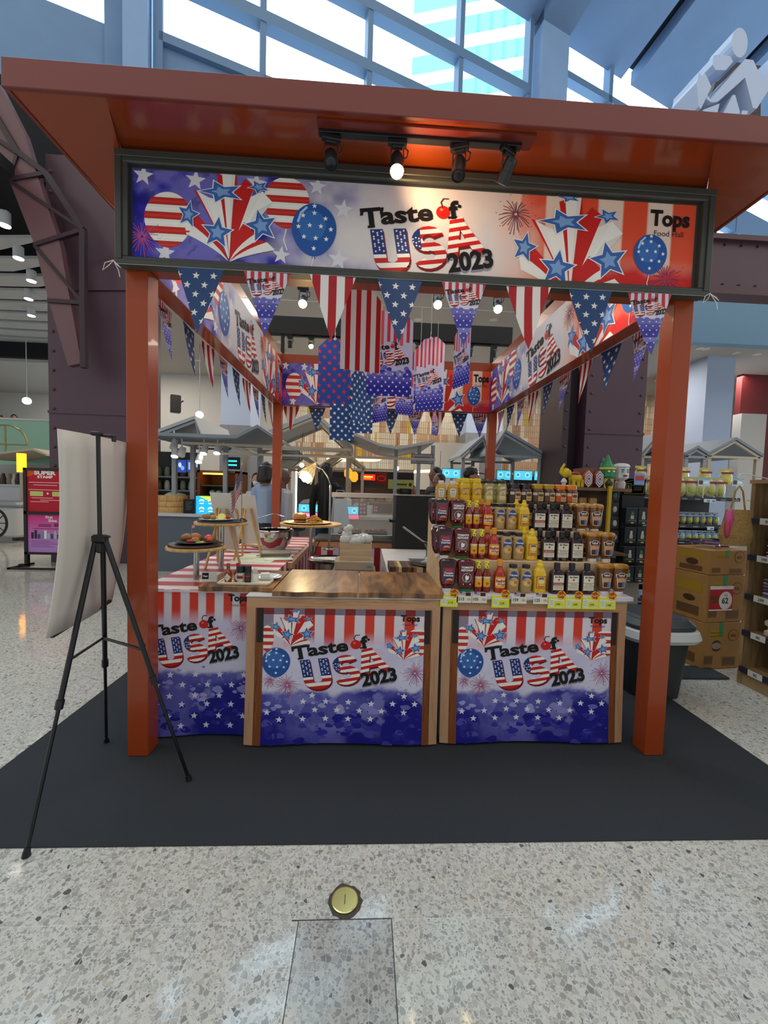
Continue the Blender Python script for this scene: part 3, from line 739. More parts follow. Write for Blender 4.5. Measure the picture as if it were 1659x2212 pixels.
def splatter(A, x0, x1, y, seed):
    r = random.Random(seed)
    for i in range(110):
        d = r.random(); yy = y + 55 - (y+40)*d**.7 + r.uniform(-20, 25); xx = r.uniform(x0, x1); rr = r.uniform(3, 30 if d > .15 else 14)
        c = r.choice(('#6a67b4', '#8a87c8', '#a09dd0') if d < .35 else ('#2b2896', '#232088', '#3d3a9c', '#333098', '#4c4aa4', '#1f1c80')); n = 11
        ph = r.random()*6; A.poly([(xx+rr*(1+.25*math.sin(3*a+ph)+.12*math.sin(7*a))*math.cos(a)*1.2, yy+rr*(1+.2*math.sin(2*a+ph))*math.sin(a)*.8) for a in [2*PI*k/n for k in range(n)]], c, .2)
def counter_print(wid, hei):
    """front print with a painted timber surround; returns MB in metres, x 0..wid, z 0..hei"""
    W_, H_ = 1110.0, 920.0; k = wid/W_; kz = hei/H_
    mb = MB(); raster(mb, 95*k, 5*kz, 925*k, 850*kz, 170, 156, skirt_bg(seed=3))
    A = Art(); Y = lambda y: 990-y
    A.rect(0, 0, 50, 920, '#b98e6c', 1); A.rect(1062, 0, 1110, 920, '#b98e6c', 1); A.rect(0, 858, 1110, 920, '#c0936e', 1.5)
    for q in range(26):
        r = random.Random(q); x0 = r.uniform(0, 1000); y0 = r.uniform(862, 916); A.line([(x0, y0), (x0+60, y0+r.uniform(-3, 3)), (x0+120, y0)], 2, '#a1754f', 2)
        x1 = r.choice((r.uniform(3, 46), r.uniform(1065, 1105))); y1 = r.uniform(0, 760); A.line([(x1, y1), (x1+r.uniform(-3, 3), y1+60), (x1, y1+120)], 2, '#a3785a', 2)
    A.rect(50, 0, 96, 858, '#7a4523', 1); A.rect(1020, 0, 1062, 858, '#7a4523', 1)
    for q in range(14):
        r = random.Random(q+90); x1 = r.choice((r.uniform(54, 90), r.uniform(1024, 1058))); y1 = r.uniform(0, 480); A.line([(x1, y1), (x1+r.uniform(-5, 5), y1+70), (x1, y1+150)], 3, r.choice(('#9a5a2a', '#5d3018')), 2)
    # printed recess: charcoal inner frame band
    A.rect(58, 640, 96, 858, '#2b2623', 2); A.rect(1020, 640, 1054, 858, '#2b2623', 2)
    for i in range(16): A.rect(96+i*58, 818, 96+(i+1)*58, 858, '#7f6f7e' if i % 2 else '#7d2a2b', 1)
    for i in range(1): A.rect(96, 640, 150, 858, '#8c7f92', .6)
    I = Art(); splatter(I, 96, 1020, 310, 3)
    I.place(BURST, 250, Y(375), .50, rot=-.15); I.place(BURST, 905, Y(455), .42)
    balloon(I, 172, Y(470), 80, 88, 'blue'); balloon(I, 985, Y(335), 78, 82, 'red'); balloon(I, 118, Y(320), 38, 78, 'red')
    I.place(LOGO, 845-540, Y(655), 1.0)
    firework(I, 778-540, Y(618), 78); firework(I, 1512-540, Y(535), 80); firework(I, 1160-540-480, Y(590), 50)
    for x, y in SKIRT_STARS: I.star(x-540, Y(y), 21, '#e3e1f0', 2, .05)
    I.text('Tops', 1420-540, Y(205), 56, INK, 5, bold=.04, fit=112); I.text('Food Hall', 1433-540, Y(233), 20, '#4a4048', 5, fit=84)
    I.clip(96, 0, 1020, 858); A.place(I)
    A.clip(0, 0, 1110, 920).slice(25, 40)
    s = A.to_mb(eps=.0004)
    mb2 = MB(); mb2.v = mb.v; mb2.f = mb.f; mb2.c = mb.c; mb2.sm = mb.sm; n = len(mb.v)
    mb2.v += [(x*k, y, z*kz) for x, y, z in s.v]; mb2.f += [[i+n for i in f] for f in s.f]; mb2.c += s.c; mb2.sm += s.sm
    return mb2
def flare(mb, H, amt=.05, wav=.008):
    """lets the foot of a hanging print swing forward a little"""
    mb.v = [(x, y - amt*(1-z/H)**2*(1+.3*math.sin(9*x)) - wav*math.sin(14*x)*(1-z/H), z) for x, y, z in mb.v]; return mb

# header banner art, 2.91 x 0.43 m, fractions taken over the sign face
HW, HH = 2.91, .432
def header_art(k=1.0):
    """returns MB in metres for a banner HW x HH"""
    mb = MB()
    def bgf(u, v):
        n = fbm(u*6.7, v, 2.4, 11, 5); n2 = fbm(u*6.7+2, v, 6, 12, 4)
        left = mixc(lin('#2a24a0'), lin('#6f68b8'), sstep(.42, .62, n + .25*(v-.5)*0)); left = left*(1-.4*sstep(.62, .66, n2)[..., None])
        mid = mixc(lin('#c9c3cf'), lin('#e6ddd4'), n*.8 + u*.6-.2)
        t = sstep(.20, .40, u + .25*(n-.5)); c = left*(1-t[..., None]) + mid*t[..., None]
        sid = np.floor((u-.675)/.047).astype(int) % 2
        rt = np.where((sid == 0)[..., None], np.array(lin('#df4e30')), np.array(lin('#e9cdbb'))); t2 = sstep(.64, .74, u + .1*(n-.5))*sstep(0, .5, v*.8+.3)
        pk = np.array(lin('#e8b49c')); t3 = sstep(.6, .72, u+.1*(n-.5)); c = c*(1-t3[..., None])+pk*t3[..., None]
        m = t2*sstep(.0, .35, v+.2*(n-.5)); c = c*(1-m[..., None]) + rt*m[..., None]
        lo = sstep(.30, .1, v + .25*(n-.5))*sstep(.66, .78, u); c = c*(1-lo[..., None]) + np.array(lin('#c9201f'))*lo[..., None]
        return c
    raster(mb, 0, 0, HW, HH, 260, 40, bgf)
    A = Art(); S = HW/1235.0; F = lambda px: (px-278)     # art unit: 1235 across
    H_ = HH/S
    vy = lambda px, py: H_*(1-(py-(357+(px-278)*.0648))/(195-(px-278)*.008))
    P = lambda px, py: (F(px), vy(px, py))
    balloon(A, *P(352, 465), 50, 54, 'red'); balloon(A, *P(600, 428), 49, 50, 'red'); balloon(A, *P(660, 487), 48, 52, 'blue', L=6)
    for px, py, r in ((408, 382, 22), (300, 372, 22), (535, 388, 22), (665, 395, 20), (722, 445, 22), (590, 545, 20), (714, 555, 24), (345, 540, 22)): A.star(*P(px, py), r, '#dcd8df', 1.5, .1)
    A.place(BURST, *P(480, 562), .42)
    firework(A, *P(297, 505), 40, 2, ('#c23a5e', '#7b5fc0', '#d04a5a'))
    x, y = P(783, 588); A.place(LOGO, x-5, y+4, .475, rot=-.03, kx=.49, dL=3)
    firework(A, *P(1101, 455), 42, 2, ('#7a3f3c', '#3f3a6a', '#a1443c'))
    A.place(BURST, *P(1232, 650), .50, kx=.53)
    balloon(A, *P(1412, 542), 39, 41, 'blue', L=6)
    firework(A, *P(1452, 600), 46, 3, ('#c0201f', '#4b3a8c', '#d0392f'))
    x, y = P(1407, 479); A.text('Tops', x, y, 46, INK, 7, bold=.04, fit=92); x, y = P(1418, 503); A.text('Food Hall', x, y, 17, '#4a3a3a', 7, fit=68)
    A.clip(0, 0, 1235, H_)
    s = A.to_mb(eps=.0004); n = len(mb.v)
    mb.v += [(x*S, y, z*S) for x, y, z in s.v]; mb.f += [[i+n for i in f] for f in s.f]; mb.c += s.c; mb.sm += s.sm
    return mb

# ================================================================== THE BOOTH
X0, X1, Y0, Y1, PW = 0.0, 3.03, 2.19, 5.61, .11
ORANGE = mat('orange_metal', '#983d14', .30, noise=.03, nscale=2, coat=.15)
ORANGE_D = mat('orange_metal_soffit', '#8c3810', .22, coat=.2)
BO = thing('market_booth', 'orange steel market booth frame with a wide overhanging canopy', 'booth', ((X0+X1)/2, (Y0+Y1)/2, 0))
OFF = (-BO.location.x, -BO.location.y, 0)
for (x, y) in ((X0, Y0), (X1-PW, Y0), (X0, Y1-PW), (X1-PW, Y1-PW)):
    MB().bb(x, x+PW, y, y+PW, .006, 2.60, bev=.004).move(OFF).build('post', ORANGE, BO)
def ring(z0, z1, wd, name, inset=0.0, mt=ORANGE):
    for (a, b, c, d) in ((X0+inset, X1-inset, Y0+inset, Y0+wd), (X0+inset, X1-inset, Y1-wd, Y1-inset), (X0+inset, X0+wd, Y0+wd, Y1-wd), (X1-wd, X1-inset, Y0+wd, Y1-wd)):
        MB().bb(a, b, c, d, z0, z1, bev=.003).move(OFF).build(name, mt, BO)
ring(2.60, 3.262, PW, 'beam')
# canopy: flat soffit, deep lip
cx0, cx1, cy0, cy1 = -.285, 3.33, 1.845, 5.95
zs = 3.118
for k, (P, zz) in enumerate((([(cx0, cy0), (.12, cy0), (X0, Y0-.03), (X0, Y1), (cx0, cy1)], 0.0), ([(.12, cy0), (2.79, cy0), (X1, Y0-.03), (X0, Y0-.03)], .0), ([(2.79, cy0), (cx1, cy0), (cx1, cy1), (X1, Y1), (X1, Y0-.03)], 0), ([(cx0, cy1), (X0, Y1), (X1, Y1), (cx1, cy1)], 0))):
    if k == 1:
        V = [(.12, cy0, zs-.004), (2.79, cy0, zs-.004), (X1, Y0-.03, zs+.03), (X0, Y0-.03, zs+.03)]; V += [(x, y, z+.02) for x, y, z in V]
        mb = MB(); mb.add(V, [(0, 1, 2, 3), (7, 6, 5, 4), (0, 4, 5, 1), (1, 5, 6, 2), (2, 6, 7, 3), (3, 7, 4, 0)], (1, 1, 1))
    else: mb = MB().prism(P, zs, zs+.02, axis='z')
    mb.move(OFF).build('soffit_panel', ORANGE_D, BO)
FASC = mat('fascia_red', '#702a22', .34)
for (a, b, c, d) in ((cx0, cx1, cy0-.02, cy0), (cx0, cx1, cy1, cy1+.02), (cx0, cx0+.02, cy0, cy1), (cx1-.02, cx1, cy0, cy1)):
    MB().bb(a, b, c, d, zs-.006, zs+.112, bev=.003).move(OFF).build('fascia', FASC, BO)
MB().bb(1.0, 1.98, cy0+.02, cy0+.1, zs-.014, zs-.004).move(OFF).build('mounting_strip', FASC, BO)

# header sign
HS = thing('header_sign', 'long framed header sign with balloons, star bursts and the USA lettering', 'sign', (1.515, Y0-.05, 2.58))
fr = mat('sign_frame', '#3a3b36', .38)
hx0, hx1, hz0, hz1 = -.005-1.515, 3.045-1.515, 0, .538
MB().bb(hx0, hx1, -.02, .045, hz1-.052, hz1, bev=.006).bb(hx0, hx1, -.02, .045, hz0, hz0+.042, bev=.006).bb(hx0+.001, hx0+.055, -.018, .044, .04, hz1-.05, bev=.004).bb(hx1-.055, hx1-.001, -.018, .044, .04, hz1-.05, bev=.004)\
  .bb(hx0-.004, hx1+.004, -.028, -.0195, hz1-.03, hz1+.004, bev=.003).bb(hx0-.004, hx1+.004, -.028, -.0195, -.004, .022, bev=.003).bb(hx0-.003, hx0+.028, -.027, -.0175, .0215, hz1-.0295, bev=.003).bb(hx1-.028, hx1+.003, -.027, -.0175, .0215, hz1-.0295, bev=.003).build('frame', fr, HS)
MB().bb(hx0+.01, hx1-.01, .012, .04, .01, hz1-.01).build('backing_board', mat('board_dark', '#3b3b3b', .7), HS)
HB = header_art(); hb = HB.build('banner', PRINT, HS, (-HW/2, .008, .044))
# inner banners on the side and back beams
def inner_banner(loc, rz, label, L_):
    t = thing('hanging_banner', label, 'banner', loc, rz, 'printed banners on the inside of the booth beams')
    o = bpy.data.objects.new('banner_print', HB_IN); COL.objects.link(o); o.parent = t; o.scale = (L_/HW, 1, .545/HH); o.location = (0, -.004, 0)
    MB().bb(0, L_, -.002, .0, 0, .545).build('banner_sheet', mat('banner_back', '#d8d4dc', .6), t)
HB_IN = hb.data
inner_banner((X1-PW-.004, Y1-PW, 2.60), -PI/2, 'printed banner on the inside of the right beam', Y1-Y0-2*PW)
inner_banner((X0+PW+.004, Y0+PW, 2.60), PI/2, 'printed banner on the inside of the left beam', Y1-Y0-2*PW)
inner_banner((X0+PW, Y1-PW-.006, 2.60), 0, 'printed banner on the inside of the back beam', X1-X0-2*PW)

# ------------------------------------------------ spotlights
BLK = mat('black_metal', '#0e1013', .35); BLKM = mat('black_matte', '#111214', .6)
def spotlight(loc, yaw, tilt, lit, label, group, aim=None):
    """adapter box, two side arms and a can; loc is the underside of the track"""
    t = thing('track_spotlight', label, 'spotlight', loc, yaw, group)
    MB().box((0, 0, -.012), (.085, .028, .024), bev=.004).box((0, 0, -.03), (.05, .024, .014), bev=.003).build('adapter', BLK, t)
    MB().tube([(-.028, 0, -.035), (-.03, 0, -.1)], .003, n=6).tube([(.028, 0, -.035), (.03, 0, -.1)], .003, n=6).tube([(.03, 0, -.03), (.05, .005, -.04), (.045, .01, -.065), (.0, .02, -.075)], .0035, n=6).build('bracket', BLK, t)
    ct, st = math.cos(tilt), math.sin(tilt); mb = MB()
    mb.lathe([(.012, .05), (.024, .046), (.028, .03), (.028, -.005), (.031, -.006), (.032, -.052), (.026, -.052), (.022, -.03), (0, -.028)], n=18)
    mb.v = [(x, y*ct - z*st, y*st + z*ct) for x, y, z in mb.v]; mb.move((0, 0, -.1)); mb.build('housing', BLK, t)
    mb = MB().lathe([(.026, -.0485), (.018, -.052), (0, -.054)], n=16) if not lit else MB().blob((0, 0, -.052), (.031, .031, .026), n=16)
    mb.v = [(x, y*ct - z*st, y*st + z*ct) for x, y, z in mb.v]; mb.move((0, 0, -.1))
    mb.build('lens', mat('lit_lens', '#fff1c4', .3, emit=14, ecol='#ffe596') if lit else mat('dark_lens', '#20242a', .15), t)
    return t
def lamp_at(loc, aim, energy, size=70, color=(1, .80, .52), blend=.8, r=.03):
    l = bpy.data.lights.new('booth_spot_or_fill', 'SPOT'); l.energy = energy; l.spot_size = math.radians(size); l.spot_blend = blend; l.color = color; l.shadow_soft_size = r
    o = bpy.data.objects.new('booth_spot_or_fill', l); COL.objects.link(o); o.location = loc
    d = (Vector(aim)-Vector(loc)); o.rotation_euler = d.to_track_quat('-Z', 'Y').to_euler(); return o
def rail(x0, x1, y, z, label):
    o = MB().bb(x0, x1, y-.017, y+.017, z-.016, z, bev=.002).build('track_rail', BLK); return tag(o, label, 'lighting track', 'black lighting tracks on the booth')
zt_ = zs-.012
rail(1.005, 1.93, 1.92, zt_, 'black lighting track under the front edge of the canopy')
G1 = 'spotlights on the front canopy track'
spotlight((1.06, 1.92, zt_-.016), .15, -.55, 0, 'unlit black spotlight, leftmost on the front canopy track', G1)
sp2 = spotlight((1.36, 1.92, zt_-.016), 0, -.35, 1, 'glowing spotlight on the front canopy track above the header sign', G1)
spotlight((1.645, 1.92, zt_-.016), -.3, -.3, 0, 'unlit black spotlight right of the glowing one on the front track', G1)
spotlight((1.87, 1.92, zt_-.016), .5, .7, 0, 'unlit black spotlight, rightmost on the front canopy track, tilted right', G1)
lamp_at((1.36, 1.88, zt_-.18), (1.75, 2.16, 2.55), 5, 100, r=.02)
lamp_at((1.40, 1.97, zt_-.2), (2.1, 2.0, 3.4), 9, 150, color=(1, .62, .30), r=.05)  # added uplight without a fixture, gives the soffit its orange glow
# inside, on the front header
rail(.6, 2.5, 2.52, 3.2, 'black lighting track on the inside of the front header')
G2 = 'spotlights on the inner front track'
def on_y(px, py, y): return AT(px, py, y=y)
for px, py, rz, ti, lb in ((655, 628, .1, -.7, 'lit spotlight inside the booth between the second and third front pennants'), (790, 625, 0, -.7, 'lit spotlight hanging in front of the striped bookmark tag'), (945, 632, 0, -.8, 'brightest lit spotlight inside, left of the second lettered front pennant'), (1075, 640, -.1, -.7, 'lit spotlight inside, left of the right striped front pennant')):
    q = AT(px, py, y=2.52+ (0.6)); spotlight((q.x, 3.12, q.z+.03), rz, ti, 1, lb, G2)
    lamp_at((q.x, 3.1, q.z-.11), (q.x*.9+.15, 3.9, .9), 38, 120)
BY = 5.72
bar = thing('truss_bar', 'thick black lighting beam above the back banner of the booth', 'beam', (1.5, BY, 3.14))
zb1 = AT(850, 697, y=BY).z-3.14; zb0 = AT(850, 735, y=BY).z-3.14
MB().bb(-1.7, 1.75, -.05, .05, zb0, zb1, bev=.004).bb(-1.45, -1.4, -.03, .03, 0, zb0).bb(1.45, 1.5, -.03, .03, 0, zb0).build('bar', BLKM, bar); MB().bb(-1.3, 1.5, -.02, .02, zb0-.018, zb0).build('track', BLK, bar)
G3 = 'spotlights on the black overhead bar'
for px, py, lit, rz, ti, lb in ((627, 722, 0, 0, .3, 'unlit spotlight on the overhead bar beside the left beam'), (672, 725, 1, .2, -.9, 'lit spotlight on the overhead bar near the starred tag'), (903, 735, 0, .5, -.4, 'unlit spotlight on the overhead bar behind the tags'), (1017, 735, 0, .1, 0, 'unlit spotlight on the overhead bar left of the twisted pennant'), (1068, 738, 0, .1, .1, 'unlit spotlight on the overhead bar beside the right beam')):
    q = AT(px, py, y=BY); spotlight((q.x, BY, 3.14+zb0-.018), rz, ti, lit, lb, G3)
    if lit: lamp_at((q.x, BY-.05, 3.14+zb0-.2), (q.x-.1, 4.9, .9), 22, 95)
# added lamps without fixtures: warm wash on the left beam and front posts
lamp_at((.30, 2.62, 3.15), (.1, 3.2, 2.8), 12, 120); lamp_at((2.55, 2.75, 3.1), (2.95, 2.3, 2.2), 22, 90); lamp_at((.55, 2.75, 3.1), (.08, 2.3, 2.2), 16, 90)
lamp_at((-.12, 2.75, 3.0), (-.1, 2.3, 3.12), 1.0, 160, color=(1, .6, .3), r=.1)  # added small lamp imitating booth glow that leaks onto the left soffit
# ================================================================== PENNANTS AND TAGS
PN_W, PN_H = .232, .335
TRI = [(0, -PN_H), (PN_W/2, 0), (-PN_W/2, 0)]
def pennant_mesh(kind, bend=0.0):
    A = Art()
    if kind == 'stars':
        A.rect(-.12, -PN_H, .12, 0, '#1f4377', 0); r = random.Random(2)
        for j in range(8):
            for i in range(-2, 3): A.star((i+(j % 2)*.5)*.086-.021, -.035-j*.047, .0195, '#eeeae4', 1, .1)
    elif kind == 'stripes':
        A.rect(-.12, -PN_H, .12, 0, '#ece8e4', 0)
        for i in (-2, -1, 0, 1, 2): A.rect(i*.082-.0205, -PN_H, i*.082+.0205, 0, '#b3141f', 1)
    else:
        A.rect(-.12, -PN_H, .12, 0, '#dcd8e6', 0)
        for i in range(-4, 5): A.rect(i*.036-.009, -.075-(i*i % 3)*.012, i*.036+.009, 0, '#c4303a', 1)
        for j, (y0, y1, c) in enumerate(((-.135, -.16, '#8e8bc9'), (-.16, -.19, '#5553ac'), (-.19, -.235, '#3a37a0'), (-.235, -.26, '#7d7bc4'), (-.26, -.34, '#4b49a6'))): A.rect(-.12, y1, .12, y0, c, 1)
        r = random.Random(9)
        for q in range(18): A.disc(r.uniform(-.09, .09), -.135-r.random()*.02, .014, .011, '#6e6bbb', 1.3, n=10)
        for j in range(8):
            for i in range(-3, 4): A.star((i+(j % 2)*.5)*.034, -.15-j*.023, .006, '#eeeaf4', 2)
        A.place(LOGO, -.083, -.124, .00030, dL=2, kx=.00031)
    A.clip_poly([(0, -PN_H), (PN_W/2, 0), (-PN_W/2, 0)]).slice(.03, .03)
    mb = A.to_mb(eps=.00025, fn=lambda u, v, o: (u, -o - bend*(-v)**1.6 - .02*math.sin(u*16)*(-v)*1.2, v))
    # plain back face of the cloth
    B = Art().rect(-.12, -PN_H, .12, 0, {'stars': '#1f4377', 'stripes': '#d9c9c9', 'logo': '#b9b4d2'}[kind], -2).clip_poly(TRI).slice(.03, .03)
    if kind != 'logo':
        C = Art(); [C.it.append((P, c, -L-2)) for P, c, L in A.it]; B = C
    B.to_mb(mb, eps=.00025, fn=lambda u, v, o: (u, -o - bend*(-v)**1.6 - .02*math.sin(u*16)*(-v)*1.2, v))
    me = mb.build('pennant', PAPER); d = me.data; bpy.data.objects.remove(me); return d
PM = {k: pennant_mesh(k, .25) for k in ('stars', 'stripes', 'logo')}
PDESC = {'stars': 'navy pennant with white stars', 'stripes': 'red and white striped pennant', 'logo': 'lettered red, white and blue pennant'}
ORD = ['first', 'second', 'third', 'fourth', 'fifth', 'sixth', 'seventh', 'eighth', 'ninth', 'tenth', 'eleventh', 'twelfth']
def pennant(kind, loc, rz, where, group, k=1.0):
    o = bpy.data.objects.new('pennant', PM[kind]); COL.objects.link(o); o.location = loc; o.rotation_euler = (0, 0, rz); o.scale = (k, k, k)
    return tag(o, PDESC[kind]+' '+where, 'pennant', group)
def string(pts, label, col='#dcd8d0', r=.0018):
    return tag(MB().tube(pts, r, '#dcd8d0', n=5).build('string', mat('white_cord', '#dedad2', .8)), label, 'string', 'white strings on the booth')
seq = ['stars', 'logo', 'stripes']
for i, (px, k) in enumerate(zip((433, 577, 719, 864, 1003, 1143, 1277, 1406), ('stars', 'logo', 'stripes', 'stars', 'logo', 'stripes', 'stars', 'logo'))):
    q = AT(px, 600, y=2.115); pennant(k, (q.x, 2.115, 2.575), random.uniform(-.06, .06), 'under the header sign, %s from the left' % ORD[i], 'pennants under the header sign')
string([(0, 2.115, 2.578), (3.03, 2.115, 2.578)], 'white cord carrying the pennants under the header sign')
for i in range(9):
    k = ('logo', 'stars', 'stripes')[i % 3]; pennant(k, (X0-.012, 2.62+i*.345, 2.60), PI/2+random.uniform(-.12, .12), 'hanging outside the left beam, %s from the front' % ORD[i], 'pennants along the left beam')
for i in range(9):
    k = ('logo', 'stars', 'stripes')[i % 3]; pennant(k, (X1+.012, 2.62+i*.345, 2.60), -PI/2+random.uniform(-.12, .12), 'hanging outside the right beam, %s from the front' % ORD[i], 'pennants along the right beam')
for i, (px, k) in enumerate(zip((629, 685, 738, 790, 845, 897, 945, 993, 1037), ('stripes', 'stars', 'logo', 'stripes', 'stars', 'logo', 'stripes', 'stars', 'logo'))):
    q = AT(px, 880, y=Y1+.012); pennant(k, (q.x, Y1+.015, 2.60), random.uniform(-.05, .05), 'under the back beam, %s from the left' % ORD[i], 'pennants under the back beam')
string([(X0-.012, 2.5, 2.602), (X0-.012, Y1, 2.602)], 'white cord along the outside of the left beam')
string([(X1+.012, 2.5, 2.602), (X1+.012, Y1, 2.602)], 'white cord along the outside of the right beam')
string([(X0, Y1+.015, 2.602), (X1, Y1+.015, 2.602)], 'white cord along the outside of the back beam')
# tied bows at the sign ends
def bow(x, label):
    o = MB().tube([(x, 2.10, 2.585), (x-.035, 2.09, 2.565), (x-.045, 2.09, 2.53), (x-.02, 2.09, 2.55), (x, 2.10, 2.583), (x+.025, 2.09, 2.56), (x+.04, 2.09, 2.545), (x+.02, 2.09, 2.56), (x, 2.10, 2.583), (x+.03, 2.09, 2.53), (x+.036, 2.09, 2.5)], .0018, n=5).build('string_bow', mat('white_cord', '#dedad2', .8))
    tag(o, label, 'string')
bow(-.005, 'white string tied in a bow at the left end of the header sign'); bow(3.04, 'small loop of white string at the right end of the header sign')
# hanging bookmark tags
def tag_card(kind, wid, hei, loc, rz, label, slant=0.0, top=3.0):
    t = thing('hanging_tag', label, 'hanging tag', loc, rz, 'printed card tags hanging inside the booth')
    A = Art(); sh = min(wid*.3, .07)
    poly = [(-wid/2, -hei), (wid/2, -hei), (wid/2, -sh), (wid/2-sh, 0), (-wid/2+sh, 0), (-wid/2, -sh)]
    if kind == 'stripes':
        A.rect(-wid/2, -hei, wid/2, 0, '#d9d4d6', 1)
        n = 4; st = wid/n
        for i in range(n): A.rect(-wid/2+i*st+st*.45, -hei, -wid/2+(i+.92)*st, 0, '#b0141c', 2)
    elif kind in ('navy', 'redstar'):
        A.rect(-wid/2, -hei, wid/2, 0, '#26489b' if kind == 'redstar' else '#244a86', 1)
        st = wid/3.2
        for j in range(int(hei/(st*.55))+2):
            for i in range(-3, 4): A.star((i+(j % 2)*.5)*st, -hei+j*st*.55+.008, st*.24, '#d7263a' if kind == 'redstar' else '#f0ece6', 2, .1)
    else:
        A.rect(-wid/2, -hei, wid/2, 0, '#c9c6e6', 1); st = wid/7
        for i in range(8): A.rect(-wid/2+i*st, -hei*.36-(i*7 % 3)*.012, -wid/2+(i+.5)*st, 0, ('#cc3742', '#c92a36', '#d65a62')[i % 3], 2)
        r = random.Random(3)
        for j, c in enumerate(('#8583cf', '#5a57bb', '#3c39aa', '#2b289b', '#2b289b')): A.rect(-wid/2, -hei*(.70+.06*j+.09), wid/2, -hei*(.70+.06*j), c, 2)
        A.rect(-wid/2, -hei, wid/2, -hei*.9, '#2f2ca0', 2)
        for q in range(22): A.disc(r.uniform(-.5, .5)*wid, -hei*(.66+r.random()*.09), wid*.06, wid*.05, r.choice(('#6b68c4', '#8a88d4', '#3f3cab')), 2.4, n=10)
        for j in range(6):
            for i in range(-4, 5): A.star((i+(j % 2)*.5)*wid*.16, -hei*(.985-.05*j), wid*.032, '#ecebf8', 3)
        A.place(LOGO, -wid*.44, -hei*.66, wid*.00155, dL=3, kx=wid*.00155)
    A.clip_poly(poly); mb = A.to_mb(eps=.0003)
    for P, c, L in list(A.it): mb.add([(u, .002+L*.0003, v) for u, v in P], [tuple(range(len(P)))], c)
    mb.build('card', PRINT, t)
    MB().tube([(0, -.001, -.012), (0, -.004, .02), (.004, -.002, .05), (-.004, 0, .03), (0, 0, .06), (0, 0, top-loc[2])], .002, n=5).build('cord', MATS['white_cord'], t)
    MB().lathe([(.012, -.001), (.012, .001), (.006, .001), (.006, -.001)], n=12, col='#1d2f66').build('eyelet', MATS['white_cord'], t).rotation_euler = (PI/2, 0, 0)
    return t
def tg(kind, px, ptop, pbot, wpx, y, rz, label, top=3.24):
    a = AT(px, ptop, y=y); b = AT(px, pbot, y=y); w2 = wpx/FPX*(y*1.0)/max(.35, abs(math.cos(rz)))
    tag_card(kind, w2, a.z-b.z, (a.x, y, a.z), rz, label, top=top)
string([(.11, 3.3, 3.24), (2.92, 3.3, 3.24)], 'white cord stretched across the booth that carries the tags')
string([(.11, 3.9, 3.24), (2.92, 3.9, 3.24)], 'white cord stretched across the booth further back')
tg('stripes', 783, 622, 802, 84, 2.75, .28, 'large red and white striped bookmark tag in the middle')
tg('redstar', 724, 732, 872, 68, 3.3, .05, 'blue tag covered with red stars, left of the striped tag')
tg('logo', 845, 672, 856, 96, 3.05, 0, 'lettered tag in the middle, right of the striped tag')
tg('logo', 931, 730, 888, 54, 3.5, -.6, 'lettered tag turned sideways on the right, slanted top edge')
tg('logo', 909, 752, 872, 44, 3.9, -.5, 'lettered tag partly hidden behind the right-hand slanted tag')
tg('navy', 741, 830, 951, 52, 3.9, .15, 'navy tag with white stars hanging lowest, below the red-starred tag')
tg('navy', 783, 812, 936, 48, 3.9, 0, 'navy tag with white stars, second of the two lowest ones')
tg('navy', 778, 800, 915, 34, 3.6, .9, 'navy starred tag seen nearly edge-on, in front of the lowest pair')
tg('logo', 822, 800, 912, 30, 3.9, -.9, 'small lettered tag turned away behind the middle lettered tag')
tg('logo', 876, 800, 896, 40, 3.9, .3, 'small lettered tag below right of the middle lettered tag')
tg('logo', 1000, 700, 835, 22, 2.5, -1.2, 'twisted lettered tag seen edge-on below a front pennant')
tg('logo', 940, 895, 940, 16, 4.2, .9, 'small folded lettered tag near the back pennants')

# ================================================================== COUNTERS
WD1 = None
def wood_mat(name, c1, c2, sc=(1, 12, 12), rough=.35, ws=2.2):
    M = bpy.data.materials.new(name); M.use_nodes = True; nt = M.node_tree; b = nt.nodes['Principled BSDF']; N = nt.nodes.new
    tc = N('ShaderNodeTexCoord'); mp = N('ShaderNodeMapping'); mp.inputs['Scale'].default_value = sc; nt.links.new(tc.outputs['Object'], mp.inputs[0])
    n1 = N('ShaderNodeTexNoise'); n1.inputs['Scale'].default_value = ws; n1.inputs['Detail'].default_value = 6; n1.inputs['Distortion'].default_value = 1.2; nt.links.new(mp.outputs[0], n1.inputs['Vector'])
    r = N('ShaderNodeValToRGB'); r.color_ramp.elements[0].position = .35; r.color_ramp.elements[0].color = (*lin(c1), 1); r.color_ramp.elements[1].position = .65; r.color_ramp.elements[1].color = (*lin(c2), 1)
    nt.links.new(n1.outputs['Fac'], r.inputs[0]); nt.links.new(r.outputs[0], b.inputs['Base Color']); b.inputs['Roughness'].default_value = rough; MATS[name] = M; return M
BOARD = wood_mat('walnut_board', '#4a2c17', '#a87440', (7, 1.3, 1), .3, 1.6)
PINE = wood_mat('pine', '#c2a37c', '#d9c09a', (1, 14, 14), .5)
OAKL = wood_mat('light_oak', '#a5835c', '#c9a97d', (14, 2, 1), .5)
BAMB = wood_mat('bamboo', '#b58a4e', '#d3ab6c', (10, 10, 2), .45)
DWOOD = wood_mat('shelf_walnut', '#5b4330', '#7d614a', (1, 10, 10), .5)
def cloth_top(mb, x0, x1, y0, y1, z, n, axis='y', c=('#b92a2f', '#e0d6da')):
    """striped cloth over a table: stripes run along x and drop over the sides"""
    for i in range(n):
        a = y0+(y1-y0)*i/n; b = y0+(y1-y0)*(i+1)/n
        mb.bb(x0, x1, a, b, z-.012, z, c[i % 2])
    return mb
